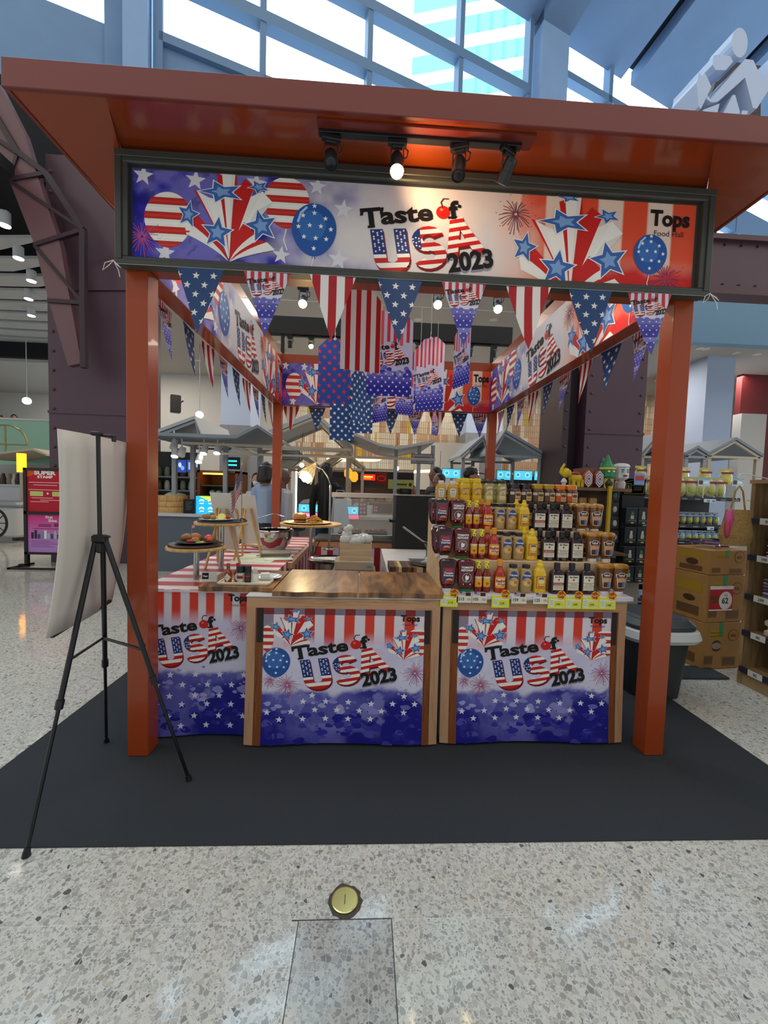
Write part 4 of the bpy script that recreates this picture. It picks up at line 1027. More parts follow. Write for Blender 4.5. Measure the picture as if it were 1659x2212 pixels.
# front counter with the boards
CT = .868
def front_counter(x0, x1, label, art, yb=2.97, yf=2.30):
    t = thing('counter', label, 'counter', ((x0+x1)/2, (yf+yb)/2, 0)); off = (-t.location.x, -t.location.y, 0)
    MB().bb(x0+.01, x1-.01, yf+.01, yb, .03, CT, bev=.004).move(off).build('body', mat('counter_white', '#c9c4c4', .6), t)
    mb = art(x1-x0); o = mb.build('front_print', PRINT, t, (x0+off[0], yf+off[1], .022))
    return t
c2 = counter_print(1.115, .845); c2 = flare(c2, .845, .035, .004)
C2 = c2.build('print_mesh', PRINT); C2d = C2.data; bpy.data.objects.remove(C2)
def cprint(x0, x1, yf, label, z0=.02):
    t = thing('counter', label, 'counter', ((x0+x1)/2, (yf+2.97)/2, .006)); off = (-t.location.x, -t.location.y, -.006)
    MB().bb(x0+.008, x1-.008, yf+.006, 2.97, .006, CT, bev=.003).move(off).build('body', MATS.get('counter_white') or mat('counter_white', '#c9c4c4', .6), t)
    o = bpy.data.objects.new('front_print', C2d); COL.objects.link(o); o.parent = t; o.location = (x0+off[0], yf+off[1], z0+off[2])
    MB().bb(x0-.004, x1+.004, yf-.004, 2.97, CT, CT+.012, bev=.003).move(off).build('top_edge', mat('white_laminate', '#d5d0cc', .4), t)
    return t
cprint(.60, 1.715, 2.305, 'middle counter with the printed USA front in a printed timber surround')
cprint(1.735, 2.85, 2.325, 'right counter carrying the sauce bottles, printed USA front')
def left_print():
    mb = MB(); W_ = .66; H_ = .86
    raster(mb, 0, 0, W_, H_, 90, 120, skirt_bg(W=640, seed=8, stripe=48, stripe_h=.17, blue_h=.44))
    A = Art(); k = W_/720.0; splatter(A, 0, 720, 370, 5)
    A.place(LOGO, 112, 430, .95); firework(A, 655, 690, 80); 
    A.text('Tops', 572, 868, 60, INK, 6, bold=.04, fit=122); A.text('Food Hall', 588, 834, 22, '#4a4048', 6, fit=90)
    for j, y in enumerate((385, 320, 250, 195, 120, 60)):
        for i in range(6): A.star(60+i*155+(j % 2)*77, y, 23, '#d5d3ea', 2, .05)
    A.clip(0, 0, 720, 938).slice(25, 40); s = A.to_mb(eps=.0004); n = len(mb.v)
    mb.v += [(x*k, y, z*k) for x, y, z in s.v]; mb.f += [[i+n for i in f] for f in s.f]; mb.c += s.c; mb.sm += s.sm
    return flare(mb, H_, .045, .006)
t = thing('side_counter', 'long counter along the left side under a red and white striped cloth', 'counter', (.33, 3.9, .006)); off = (-.33, -3.9, -.006)
MB().bb(-.06, .60, 2.42, 5.15, .006, CT-.005).move(off).build('body', MATS['counter_white'], t)
left_print().build('front_print', PRINT, t, (-.06+off[0], 2.405+off[1], .02+off[2]))
mb = MB(); n = 26
for i in range(n):    # cloth stripes run across the table and hang down its inner side
    a = 2.40+(5.15-2.40)*i/n; b = 2.40+(5.15-2.40)*(i+1)/n; c = '#b52d33' if i % 2 else '#ddd2d8'
    mb.bb(-.075, .62, a, b, CT-.004, CT+.008, c); mb.bb(.61, .62, a, b, .12, CT-.004, c); mb.bb(-.08, -.07, a, b, .12, CT-.004, c)
mb.bb(.6, .66, 3.4, 5.15, CT-.05, CT-.002, '#c99c7c'); mb.move(off).build('striped_cloth', SATIN, t)
t = thing('back_counter', 'back counter dressed in a striped printed cloth with timber edging', 'counter', (1.75, 5.2, .006)); off = (-1.75, -5.2, -.006)
MB().bb(.66, 2.85, 5.0, 5.48, .006, .86).move(off).build('body', MATS['counter_white'], t)
mb = MB()
for i in range(30): mb.bb(.66+i*.073, .66+(i+1)*.073, 4.985, 4.998, .02, .78, ('#a8323c', '#cfc6dd', '#8f2430', '#b9b2d6')[i % 4])
mb.bb(.66, 2.85, 4.98, 5.0, .78, .88, '#bd8c6c'); mb.move(off).build('front_print', PRINT, t)
MB().bb(.64, 2.87, 4.96, 5.5, .86, .885, '#7a7470').move(off).build('top', mat('steel_top', '#8b8a88', .3, metal=.8), t)
t = thing('side_counter', 'counter along the right side behind the bottles', 'counter', (2.35, 4.1, .006)); off = (-2.35, -4.1, -.006)
MB().bb(1.45, 2.85, 3.05, 4.4, .006, .84).move(off).build('body', MATS['counter_white'], t)
MB().bb(1.45, 2.85, 3.02, 4.42, .84, .855, '#b9a6a6').move(off).build('top', MATS['white_laminate'], t)

# three walnut boards on the middle counter
BT = CT+.012
def board(x0, x1, y0, y1, label, th=.028):
    t = thing('wooden_board', label, 'serving board', ((x0+x1)/2, (y0+y1)/2, BT), 0, 'dark wood serving boards along the counter')
    mb = MB(); n = 14; P = []
    for i in range(n+1): P.append((x0+(x1-x0)*i/n, y0+.008*math.sin(i*1.1+x0*9)))
    P += [(x1, y1), (x0, y1)]; mb.prism(P, 0, th, axis='z')
    mb.move((-(x0+x1)/2, -(y0+y1)/2, 0)).build('board', BOARD, t)
    return t
board(.30, .735, 2.37, 2.86, 'leftmost dark wood serving board carrying the sauce tray')
board(.745, 1.225, 2.285, 2.92, 'middle dark wood serving board, empty')
board(1.235, 1.735, 2.29, 2.90, 'right dark wood serving board touching the bottle display')

# ---------------------------------------------------------------- stepped riser with bottles
RX0, RX1 = 1.735, 2.875
TZ = [.905, 1.085, 1.262, 1.432]; TY = [2.385, 2.505, 2.655, 2.885]
t = thing('display_riser', 'stepped pine riser that carries the tiers of sauce bottles', 'display stand', (2.29, 2.6, BT)); off = (-2.29, -2.6, -BT)
MB().bb(RX0, RX1, 2.305, 2.95, BT, TZ[0], bev=.002).move(off).build('white_shelf', mat('white_shelf', '#d2ced6', .4), t)
for i in range(3):
    y0 = (TY[i]+TY[i+1])/2-.005
    MB().bb(RX0+.03, RX1-.06, y0, 3.0, TZ[0], TZ[i+1], bev=.002).move(off).build('step', PINE, t)
mb = MB().prism([(2.42, TZ[0]), (3.0, TZ[0]), (3.0, TZ[3]+.0), (2.74, TZ[3]), (2.74, TZ[2]), (2.56, TZ[2]), (2.56, TZ[1]), (2.42, TZ[1])], RX0, RX0+.028, axis='x')
mb.move(off).build('side_panel', PINE, t)

def wrap(art, fx, L0=1.0, fn=None):
    """lay label art on the front of a super-ellipse bottle; fx(z) -> (rx, ry, e)"""
    mb = MB(); art.slice(.012, .006)
    for P, c, L in art.it:
        V = []
        for u, v in P:
            rx, ry, e = fx(v); q = min(.999, abs(u)/rx); V.append((u, -ry*(1-q**e)**(1/e) - .0006 - L*.00025, v))
        mb.add(V, [tuple(range(len(V)))], c)
    return mb
def lab_rect(A, x0, y0, x1, y1, col, L=1, nx=8, ny=4):
    for i in range(nx):
        for j in range(ny): A.rect(x0+(x1-x0)*i/nx, y0+(y1-y0)*j/ny, x0+(x1-x0)*(i+1)/nx, y0+(y1-y0)*(j+1)/ny, col, L)
def prof_fx(prof, sx, sy, e):
    def f(z):
        for (r0, z0), (r1, z1) in zip(prof, prof[1:]):
            if z0 <= z <= z1 and z1 > z0: r = r0+(r1-r0)*(z-z0)/(z1-z0); return (r*sx, r*sy, e)
        return (prof[-1][0]*sx, prof[-1][0]*sy, e)
    return f
def mk_bottle(name, label, cat, body, bcol, caps, sx=1, sy=1, e=2.4, art=None, n=20, mt=None):
    t = thing(name, label, cat, (0, 0, -50))
    MB().lathe(body, col=bcol, n=n, sx=sx, sy=sy, e=e).build('bottle_body', mt or GLOSS, t)
    for cn, cp, cc, csx, csy, ce in caps: MB().lathe(cp, col=cc, n=16, sx=csx, sy=csy, e=ce).build(cn, SATIN if cn != 'seal_wrap' else GLOSS, t)
    if art: wrap(art, prof_fx(body, sx, sy, e)).build('label', SATIN, t)
    return t
def K(*a): return list(a)
# label artworks (metres)
def la_ketchup():
    A = Art(); lab_rect(A, -.030, .045, .030, .135, '#a3242c'); lab_rect(A, -.025, .05, .025, .13, '#272c62', 2); lab_rect(A, -.02, .112, .02, .128, '#b33038', 3, 6, 1)
    A.text('Tomato', 0, .101, .015, WHT, 4, align='c', bold=.03); A.text('Ketchup', 0, .088, .015, WHT, 4, align='c', bold=.03)
    A.disc(.005, .066, .018, .010, '#e0a05a', 4); A.disc(.005, .060, .018, .006, '#7a3416', 5); A.disc(-.008, .056, .012, .006, '#d94a20', 5); return A
def la_rooster():
    A = Art(); A.text('TOMATO', 0, .133, .015, WHT, 4, align='c', bold=.05); A.text('KETCHUP', 0, .118, .014, WHT, 4, align='c', bold=.05)
    for i in range(20):
        a = 2*PI*i/20; A.disc(.024*math.cos(a), .082+.024*math.sin(a), .0024, .0018, WHT, 3, n=6)
    A.poly([(-.008, .070), (.004, .068), (.012, .082), (.008, .094), (.002, .088), (-.004, .098), (-.010, .088)], WHT, 3); A.line([(-.004, .072), (-.006, .062), (0, .062)], .002, WHT, 3); A.disc(-.018, .045, .003, .004, WHT, 3, n=8); A.disc(.018, .045, .003, .004, WHT, 3, n=8); return A
def la_slim():
    A = Art(); lab_rect(A, -.019, .03, .019, .088, '#e0a81e'); lab_rect(A, -.019, .078, .019, .088, '#eee6d2', 2, 6, 1); A.disc(0, .05, .008, .008, '#b8501a', 2); A.text('HOT SAUCE', 0, .080, .006, '#7a2015', 3, align='c'); lab_rect(A, -.019, .03, .019, .036, '#c8871a', 2, 6, 1); return A
def la_redhot():
    A = Art(); lab_rect(A, -.027, .028, .027, .090, '#ead9b2'); lab_rect(A, -.027, .080, .027, .090, '#e8a51c', 2, 8, 1); lab_rect(A, -.027, .028, .027, .040, '#e8a51c', 2, 8, 1)
    A.text('RedHot', 0, .060, .021, '#b3171c', 3, align='c', bold=.05, fit=.05); A.text('Wings', 0, .044, .017, '#b3171c', 3, align='c', bold=.03, shear=.3); return A
def la_honey():
    A = Art()
    for i in range(10):
        a0, a1 = 2*PI*i/10, 2*PI*(i+1)/10
    A.disc(0, .080, .025, .042, '#2c417f', 2, n=24); A.disc(0, .062, .024, .026, '#c99b55', 3, n=20); A.disc(-.008, .056, .009, .011, '#e0b876', 4); A.disc(.009, .060, .010, .009, '#a87434', 4); A.disc(.004, .047, .010, .006, '#dcb06a', 5)
    A.text('Honey', 0, .096, .015, '#dfe3ef', 4, align='c', bold=.03); A.disc(-.013, .076, .004, .004, '#4f73c0', 5, n=10); return A
def la_yellow():
    A = Art(); lab_rect(A, -.026, .028, .026, .098, '#a8321c'); lab_rect(A, -.023, .031, .023, .095, '#dca733', 2); A.disc(0, .064, .017, .016, '#ecce7a', 3); A.line([(-.018, .058), (0, .052), (.018, .058)], .002, '#a8321c', 4); lab_rect(A, -.014, .08, .012, .09, '#3b55a0', 3, 4, 1); A.text('Mustard', 0, .036, .010, '#7a2a12', 4, align='c', bold=.03); return A
def la_bbq(band=None):
    def f():
        A = Art(); lab_rect(A, -.030, .022, .030, .105, '#ddd5bf', 1, 6, 2); A.text('Jim Beam', 0, .092, .012, '#26211d', 3, align='c', bold=.04); A.disc(0, .080, .005, .006, '#a01e22', 3, n=12)
        lab_rect(A, -.030, .062, .030, .064, '#4a4038', 2, 6, 1)
        if band: lab_rect(A, -.030, .050, .030, .062, band, 2, 6, 1); A.text("HOT N' SPICY", 0, .053, .0075, WHT, 3, align='c')
        else: A.text('MAPLE BBQ', 0, .053, .0075, '#3a302a', 3, align='c')
        lab_rect(A, -.030, .046, .030, .048, '#4a4038', 2, 6, 1); A.text('BARBECUE SAUCE', 0, .037, .006, '#3a302a', 3, align='c'); lab_rect(A, -.022, .030, .022, .0312, '#8a7f70', 2, 4, 1); return A
    return f()
def la_keystone(top='#20180f', inner='#d79a6a', blue='#4f78c2', k=1.0):
    A = Art(); P = [(-.020, .040), (.020, .040), (.027, .105), (.030, .105), (.030, .118), (.019, .118), (.012, .126), (-.012, .126), (-.019, .118), (-.030, .118), (-.030, .105), (-.027, .105)]
    P2 = [(x*.88, (y-.083)*.93+.083) for x, y in P]
    for Q, c, L in ((P, '#e6dcc6', 1), (P2, '#2a1d12', 2)):
        for i in range(len(Q)): A.poly([(0, .083), Q[i], Q[(i+1) % len(Q)]], c, L)
    A.rect(-.021, .066, .021, .096, inner, 3); A.rect(-.018, .047, .004, .072, '#3b2a1d', 4); A.rect(.004, .045, .018, .074, blue, 4)
    A.text('HEINZ', 0, .106, .012, '#f2ece0', 5, align='c', bold=.04); A.text('BBQ SAUCE', 0, .099, .005, '#f2ece0', 5, align='c'); return A
def la_keywhite():
    A = Art(); P = [(-.016, .026), (.016, .026), (.022, .072), (.022, .084), (.012, .090), (-.012, .090), (-.022, .084), (-.022, .072)]
    for Q, c, L in ((P, '#8a7a4a', 1), ([(x*.9, (y-.058)*.93+.058) for x, y in P], '#eeeadf', 2)):
        for i in range(len(Q)): A.poly([(0, .058), Q[i], Q[(i+1) % len(Q)]], c, L)
    A.text('HEINZ', 0, .072, .010, '#3a3226', 4, align='c', bold=.03)
    for i in range(5): A.rect(-.012, .034+i*.007, .012, .0365+i*.007, '#8f8a80', 3)
    return A
def la_frenchs(c2=None):
    A = Art()
    if c2: lab_rect(A, -.020, .022, .020, .098, c2, 1); A.disc(0, .098, .020, .012, c2, 1)
    A.poly([(-.022, .074), (.022, .082), (.022, .096), (-.022, .088)], '#b01f26', 3); A.text("French's", 0, .080, .0125, WHT, 4, align='c', bold=.03, rot=.17, fit=.038)
    A.text('MUSTARD', 0, .050, .007, '#6a4a10', 4, align='c', bold=.03); A.disc(0, .062, .008, .005, '#c9862a', 3, n=10); return A
def la_jar(c1, c2='#c9a574'):
    def f():
        A = Art(); lab_rect(A, -.036, .022, .036, .080, c1, 1, 10, 2); lab_rect(A, -.004, .022, .034, .080, c2, 2, 6, 2); A.disc(.014, .060, .017, .009, '#2c2018', 3); A.disc(.014, .060, .013, .006, '#5c4630', 4); A.rect(0, .034, .028, .037, '#5a3a20', 3); A.rect(-.034, .060, -.010, .078, '#cfc4b4', 2.5); return A
    return f()
B = {}
sq = 3.2
B['ketchup'] = mk_bottle('ketchup_bottle', 'x', 'sauce bottle', K((.016, .0), (.020, .012), (.034, .035), (.040, .06), (.043, .12), (.047, .155), (.042, .172), (.030, .178), (0, .179)), '#3a0d10', [('cap', K((.024, 0), (.024, .016), (.018, .018)), '#d8d4d6', 1, 1, 2)], 1.06, .62, 3, la_ketchup())
B['rooster'] = mk_bottle('ketchup_bottle', 'x', 'sauce bottle', K((.016, .0), (.022, .012), (.036, .03), (.043, .05), (.044, .12), (.048, .155), (.044, .170), (.030, .176), (0, .177)), '#5c0b14', [('cap', K((.034, 0), (.034, .016), (.026, .018)), '#1e6b3a', 1, .7, 2)], 1.06, .62, 3, la_rooster())
B['slim'] = mk_bottle('hot_sauce_bottle', 'x', 'sauce bottle', K((.020, 0), (.0225, .004), (.0225, .095), (.015, .115), (.0105, .128), (.010, .150)), '#7c160c', [('seal_wrap', K((.0125, .132), (.0125, .150), (.013, .168), (.011, .172), (0, .172)), '#e3cf1e', 1, 1, 2)], 1, 1, 2, la_slim())
MB().blob((0, -.0125, .140), (.004, .0015, .004), '#1a1a12', n=6).blob((.006, -.011, .156), (.004, .0015, .004), '#1a1a12', n=6).blob((-.006, -.011, .164), (.003, .0015, .003), '#1a1a12', n=6).build('wrap_dots', SATIN, B['slim'])
B['redhot'] = mk_bottle('hot_sauce_bottle', 'x', 'sauce bottle', K((.028, 0), (.031, .004), (.031, .095), (.026, .115), (.014, .135), (.0125, .150)), '#a8280e', [('cap', K((.0145, .148), (.0155, .165), (.0145, .182), (0, .183)), '#d98e1c', 1, 1, 2)], 1, 1, 2, la_redhot())
B['honey'] = mk_bottle('honey_mustard_bottle', 'x', 'sauce bottle', K((.026, 0), (.030, .005), (.033, .05), (.034, .10), (.029, .125), (.020, .14), (.019, .142)), '#a98a55', [('cap', K((.021, .138), (.021, .155), (.019, .157), (0, .157)), '#16181d', 1, 1, 2)], 1, .8, 2.4, la_honey())
B['yellow'] = mk_bottle('mustard_bottle', 'x', 'sauce bottle', K((.031, 0), (.034, .005), (.034, .03), (.036, .10), (.030, .125), (.020, .142), (.016, .146)), '#e0b412', [('cap', K((.018, .143), (.019, .160), (.012, .163), (.009, .182), (.004, .184), (0, .184)), '#e6c01c', 1, 1, 2)], 1, .75, 2.6, la_yellow())
B['bbq'] = mk_bottle('barbecue_sauce_bottle', 'x', 'sauce bottle', K((.032, 0), (.036, .004), (.036, .110), (.030, .125), (.014, .135), (.013, .148)), '#2b1210', [('cap', K((.016, .138), (.016, .168), (.014, .171), (0, .171)), '#15171d', 1, 1, 2)], 1.06, .7, 5, la_bbq())
B['bbqhot'] = mk_bottle('barbecue_sauce_bottle', 'x', 'sauce bottle', K((.032, 0), (.036, .004), (.036, .110), (.030, .125), (.014, .135), (.013, .148)), '#2b1210', [('cap', K((.016, .138), (.016, .168), (.014, .171), (0, .171)), '#15171d', 1, 1, 2)], 1.06, .7, 5, la_bbq('#b33236'))
B['brown'] = mk_bottle('brown_sauce_bottle', 'x', 'sauce bottle', K((.020, .014), (.026, .024), (.036, .040), (.038, .06), (.040, .12), (.044, .148), (.045, .155)), '#70401a', [('cap', K((.024, 0), (.024, .016), (.018, .018)), '#e4e0da', 1, 1, 2), ('seal_wrap', K((.0455, .150), (.046, .160), (.040, .170), (.026, .174), (0, .175)), '#a8741e', 1.0, .66, 2.8)], 1.0, .66, 2.8, la_keystone())
B['jarmust'] = mk_bottle('mustard_bottle', 'x', 'sauce bottle', K((.030, 0), (.034, .005), (.036, .06), (.034, .095), (.024, .115), (.016, .118)), '#d29a1c', [('cap', K((.017, .116), (.018, .135), (.016, .137), (0, .137)), '#e2dfdb', 1, 1, 2)], 1, .7, 2.5, la_keywhite())
B['french'] = mk_bottle('mustard_bottle', 'x', 'sauce bottle', K((.030, 0), (.033, .005), (.034, .03), (.030, .055), (.034, .09), (.032, .115), (.022, .132)), '#e0b61c', [('cap', K((.024, .130), (.024, .148), (.021, .158), (0, .160)), '#e6c22a', 1, 1, 2)], 1, .75, 2.3, la_frenchs())
B['dijon'] = mk_bottle('mustard_bottle', 'x', 'sauce bottle', K((.028, 0), (.032, .005), (.033, .03), (.029, .055), (.033, .09), (.030, .115), (.020, .132)), '#a8a05a', [('cap', K((.022, .130), (.022, .146), (.014, .152), (.010, .160), (0, .161)), '#2c2a22', 1, 1, 2)], 1, .75, 2.3, la_frenchs('#d6cf9c'))
for nm_, lc, wc in (('jarblack', '#3a2f2c', '#17151a'), ('jargold', '#57452a', '#b9921e'), ('jarorange', '#c4501c', '#e07a14')):
    B[nm_] = mk_bottle('spread_jar', 'x', 'jar', K((.036, 0), (.039, .004), (.039, .085), (.034, .098), (.030, .103)), '#4a2416', [('seal_wrap', K((.033, .100), (.036, .106), (.037, .128), (.033, .134), (0, .134)), wc, 1, 1, 2)], 1, 1, 3, la_jar(lc))
used = set()
def put(kind, x, y, z, label, group, rz=None):
    o = B[kind]; rz = random.uniform(-.07, .07) if rz is None else rz
    if kind not in used: used.add(kind); o.location = (x, y, z); o.rotation_euler = (0, 0, rz); o.scale = (1.12, 1.1, 1.09); o['label'] = label; o['group'] = group; return o
    return dup(o, (x, y, z), rz, label, group)
FRONT = [('ketchup', 1.766, 'dark red bottle with blue ketchup label'), ('rooster', 1.876, 'crimson ketchup bottle with white rooster print'), ('slim', 1.952, 'left slim red bottle, spotted cap wrap'), ('slim', 2.003, 'right slim red bottle, spotted cap wrap'), ('redhot', 2.083, 'orange hot sauce bottle with RedHot label'), ('honey', 2.165, 'left beige mustard bottle with blue label'), ('honey', 2.245, 'right beige mustard bottle with blue label'), ('yellow', 2.331, 'bright yellow squeeze mustard bottle'), ('bbqhot', 2.437, 'square dark bottle, red band on cream label'), ('bbq', 2.530, 'middle square dark bottle with cream label'), ('bbq', 2.625, 'right square dark bottle with cream label'), ('brown', 2.736, 'left brown upturned bottle, keystone label'), ('brown', 2.829, 'right brown upturned bottle, keystone label')]
TN = ['on the lowest tier', 'on the second tier', 'on the third tier']
for ti in range(3):
    kx = (1, .985, .985)[ti]
    for kind, x, d in FRONT:
        xx = RX0+.01 + (x-RX0-.01)*kx + (0, .0, .0)[ti]
        put(kind, xx, TY[ti], TZ[ti], d+', '+TN[ti], 'sauce bottles '+TN[ti])
        if ti > 0 and kind in ('bbq', 'bbqhot', 'honey', 'yellow', 'redhot', 'brown') or (ti > 0 and kind == 'ketchup'):
            if ti == 1: yy = TY[1]+.072
            else: yy = TY[2]+.08
            put(kind, xx-.022, yy, TZ[ti], d+', second row '+TN[ti], 'back row of bottles '+TN[ti])
TOP = [('jarmust', 1.80, 'yellow mustard bottle with white cap, left one'), ('jarmust', 1.885, 'yellow mustard bottle with white cap, right one'), ('french', 1.975, 'left yellow mustard bottle with red script'), ('french', 2.062, 'right yellow mustard bottle with red script'), ('dijon', 2.148, 'pale olive mustard bottle with dark cap, left one'), ('dijon', 2.245, 'pale olive mustard bottle with dark cap, right one'), ('jarblack', 2.338, 'dark jar with black lid wrap, left one'), ('jarblack', 2.418, 'dark jar with black lid wrap, right one'), ('jargold', 2.505, 'dark jar with gold lid wrap, left one'), ('jargold', 2.588, 'dark jar with gold lid wrap, right one'), ('jarorange', 2.672, 'jar with orange lid wrap, left one'), ('jarorange', 2.755, 'jar with orange lid wrap, right one')]
for kind, x, d in TOP:
    put(kind, x, TY[3], TZ[3], d+', on the top tier', 'jars and bottles on the top tier')
    if kind in ('french', 'jarblack', 'jargold', 'jarorange', 'dijon'): put(kind, x-.02, TY[3]+.075, TZ[3], d+', second row of the top tier', 'back row of the top tier')
# price tickets along the shelf edge
def ticket(px, text, sale, label):
    q = AT(px, 1300, y=2.297); t = thing('price_ticket', label, 'price tag', (q.x, 2.297, TZ[0]-.022 if not sale else TZ[0]-.035), 0, 'price tickets along the bottle shelf')
    A = Art()
    if sale:
        A.rect(-.052, -.037, .052, .035, '#d9dd2b', 0); A.rect(-.043, -.028, .043, .022, '#dcdcc8', 1); A.rect(-.014, -.024, .040, .008, '#d6d83a', 2); A.text(text, .010, -.018, .020, '#5a5a28', 3, align='c', bold=.02)
        for i in range(3): A.rect(-.039, -.016+i*.011, -.020, -.011+i*.011, '#b9b9a8', 2)
        A.text('.-', .032, -.018, .014, '#5a5a28', 3)
        A.disc(.028, .044, .027, .027, '#e8b82a', 4); A.star(.028, .046, .026, '#c23418', 5, .2, k=.7); A.text('Sale', .028, .038, .024, '#1a1410', 7, align='c', bold=.07, rot=.15); A.text('Sale', .028, .038, .024, '#f0d840', 8, align='c', bold=.01, rot=.15)
    else:
        A.rect(-.045, -.024, .045, .020, '#ddd9c6', 0); A.text(text, -.036, -.010, .024, '#2c2a28', 2, bold=.02); A.rect(.016, -.008, .038, -.004, '#8a877e', 2); A.rect(.016, .0, .036, .003, '#8a877e', 2)
        A.rect(-.030, .022, .002, .042, '#b9b4cc', 1)
        for i in range(3): A.rect(-.016, .024+i*.006, .002, .027+i*.006, '#c86a72', 2)
        A.rect(-.030, .030, -.016, .042, '#4a4f8a', 2); A.rect(.006, .020, .036, .036, '#2a2328', 1); A.rect(.006, .016, .036, .020, '#b02028', 1.5)
    mb = A.to_mb(eps=.0004); mb.bb(-.045, .045, .0004, .0014, -.024, .02, '#ddd9c6'); mb.build('card', PRINT, t); return t
for px, tx, s_, l in ((970, '115', 1, 'yellow sale ticket reading 115, leftmost'), (1003, '213', 0, 'plain ticket reading 213 below the crimson rooster ketchup'), (1035, '105', 0, 'plain ticket reading 105 below the slim red bottles'), (1081, '129', 1, 'yellow sale ticket reading 129'), (1121, '159', 0, 'plain ticket reading 159 below the beige mustards'), (1168, '125', 0, 'plain ticket reading 125 below the yellow squeeze bottle'), (1202, '199', 1, 'yellow sale ticket reading 199, first of three'), (1239, '199', 1, 'yellow sale ticket reading 199, second of three'), (1275, '199', 1, 'yellow sale ticket reading 199, third of three'), (1312, '148', 1, 'yellow sale ticket reading 148, rightmost')):
    ticket(px, tx, s_, l+' on the shelf edge')
# ================================================================== THINGS ON THE COUNTERS
SZ = CT+.008
ST = mat('brushed_steel', '#a8a8a6', .25, metal=1.0); CHROME = mat('chrome', '#c9c9c9', .08, metal=1.0)
BKP = mat('black_plastic', '#141417', .4); GLS = mat('clear_glass', '#ffffff', .02, trans=1.0, spec=.5)
def ground(p): return (p.x, p.y, p.z)
# steel-legged round display stands
def stand(name, x, y, z0, ztop, r, label, decks=1):
    t = thing(name, label, 'display stand', (x, y, z0))
    h = ztop-z0
    MB().lathe([(.018, 0), (.018, h-.02)], col='#b9b9b6', n=16).build('pole', ST, t)
    MB().lathe([(r, h-.02), (r+.003, h-.012), (r, h)], n=40).build('wooden_disc', BAMB, t)
    return t
p1 = AT(395, 1256, z=SZ); s1 = AT(440, 1180, y=p1.y)
st1 = stand('display_stand', p1.x+.06, p1.y+.06, SZ, s1.z-.005, .18, 'low round wooden display stand on a steel pole beside the left booth post')
def plate(x, y, z, r, col, label, mt=SATIN, tray=None):
    t = thing('plate', label, 'plate', (x, y, z)); mb = MB().lathe([(r*.72, 0), (r, .012), (r+.004, .014), (r*.98, .016), (r*.7, .005), (0, .005)], col=col, n=36)
    mb.build('dish', mt, t)
    return t
bd = MB().lathe([(.165, 0), (.17, .006), (.165, .014)], col='#3a2320', n=30).build('round_board', mat('dark_round_board', '#35211f', .35)); bd.location = (st1.location.x, st1.location.y, s1.z-.004)
tag(bd, 'dark round wooden board under the black skillet', 'serving board')
plate(st1.location.x, st1.location.y, s1.z+.011, .125, '#131315', 'round black skillet plate with grilled meat and lemon')
def foodpile(x, y, z, label, items, name='food_portion', cat='food'):
    t = thing(name, label, cat, (x, y, z)); r = random.Random(int(abs(x)*1000))
    for nm_, lst in items:
        mb = MB()
        for (dx, dy, dz, rad, c) in lst: mb.blob((dx, dy, dz+rad[2]), rad, c, n=12, jit=.12, rnd=r)
        mb.build(nm_, FOOD, t)
    return t
def lemon(mb, c, r, tilt=1.0):
    pass
z = s1.z+.017
foodpile(st1.location.x, st1.location.y, z, 'grilled chicken with prawns and vegetables on the black skillet', [('meat', [(-.06, 0, 0, (.045, .035, .028), '#8a5a2a'), (-.01, .01, .0, (.04, .03, .03), '#a56a34'), (.0, -.02, 0, (.03, .02, .018), '#c9622e')]), ('prawn', [(.075, .01, 0, (.03, .025, .026), '#d0582a'), (.09, -.01, 0, (.02, .02, .018), '#c94a24')]), ('vegetables', [(.02, -.05, 0, (.03, .015, .012), '#4d7a2a'), (-.015, -.06, 0, (.025, .015, .012), '#a82a22')])])
tag(MB().lathe([(.026, 0), (.026, .007)], col='#dcc53a', n=20).lathe([(.022, .0072), (0, .0073)], col='#ece19a', n=20).build('lemon_slice', FOOD, None, (st1.location.x+.045, st1.location.y-.055, z+.004)), 'pale lemon slice lying on the food of the black skillet', 'lemon')
fk = thing('food_flag', 'tiny paper flag on a pick stuck in the skillet food', 'flag', (st1.location.x-.03, st1.location.y, z+.035)); MB().tube([(0, 0, 0), (0, 0, .075)], .001, n=5).build('pick', BAMB, fk); MB().bb(0, .018, 0, .0006, .058, .075, '#d9a0a4').build('paper_flag', MATTE, fk)
p2 = AT(478, 1232, z=SZ); s2 = AT(482, 1127, y=p2.y)
st2 = stand('display_stand', p2.x, p2.y, SZ, s2.z, .185, 'taller round wooden display stand on a steel pole behind the sauce tray')
X, Y = st2.location.x, st2.location.y
sl = MB().lathe([(.16, 0), (.165, .004), (.16, .008)], col='#1b1b1e', n=30).build('slate', mat('slate', '#1c1d20', .5), None, (X, Y, s2.z+.0005)); tag(sl, 'round black slate mat under the white plate', 'mat')
plate(X-.03, Y-.02, s2.z+.009, .115, '#b9bcc0', 'grey-white plate with potatoes and lemon on the taller stand')
foodpile(X-.05, Y-.03, s2.z+.016, 'roast potatoes and mushrooms on the grey-white plate', [('potato', [(-.045, 0, 0, (.035, .028, .022), '#94713a'), (0, 0, 0, (.026, .022, .018), '#b98b45'), (-.02, .03, 0, (.02, .02, .024), '#5b4a2a')]), ('tomato', [(.1, .02, 0, (.018, .018, .016), '#c22a1a')])])
mb = MB(); mb.lathe([(.0, 0), (.028, 0), (.03, .006), (.028, .012)], col='#d8c22c', n=22); mb.lathe([(.025, .0125), (0, .0127)], col='#eadf86', n=22); mb.v = [(x, y*.5-z*.87, y*.87+z*.5) for x, y, z in mb.v]
o = mb.build('lemon_half', FOOD, None, (X+.02, Y-.055, s2.z+.035)); tag(o, 'bright half lemon standing on the grey-white plate', 'lemon')
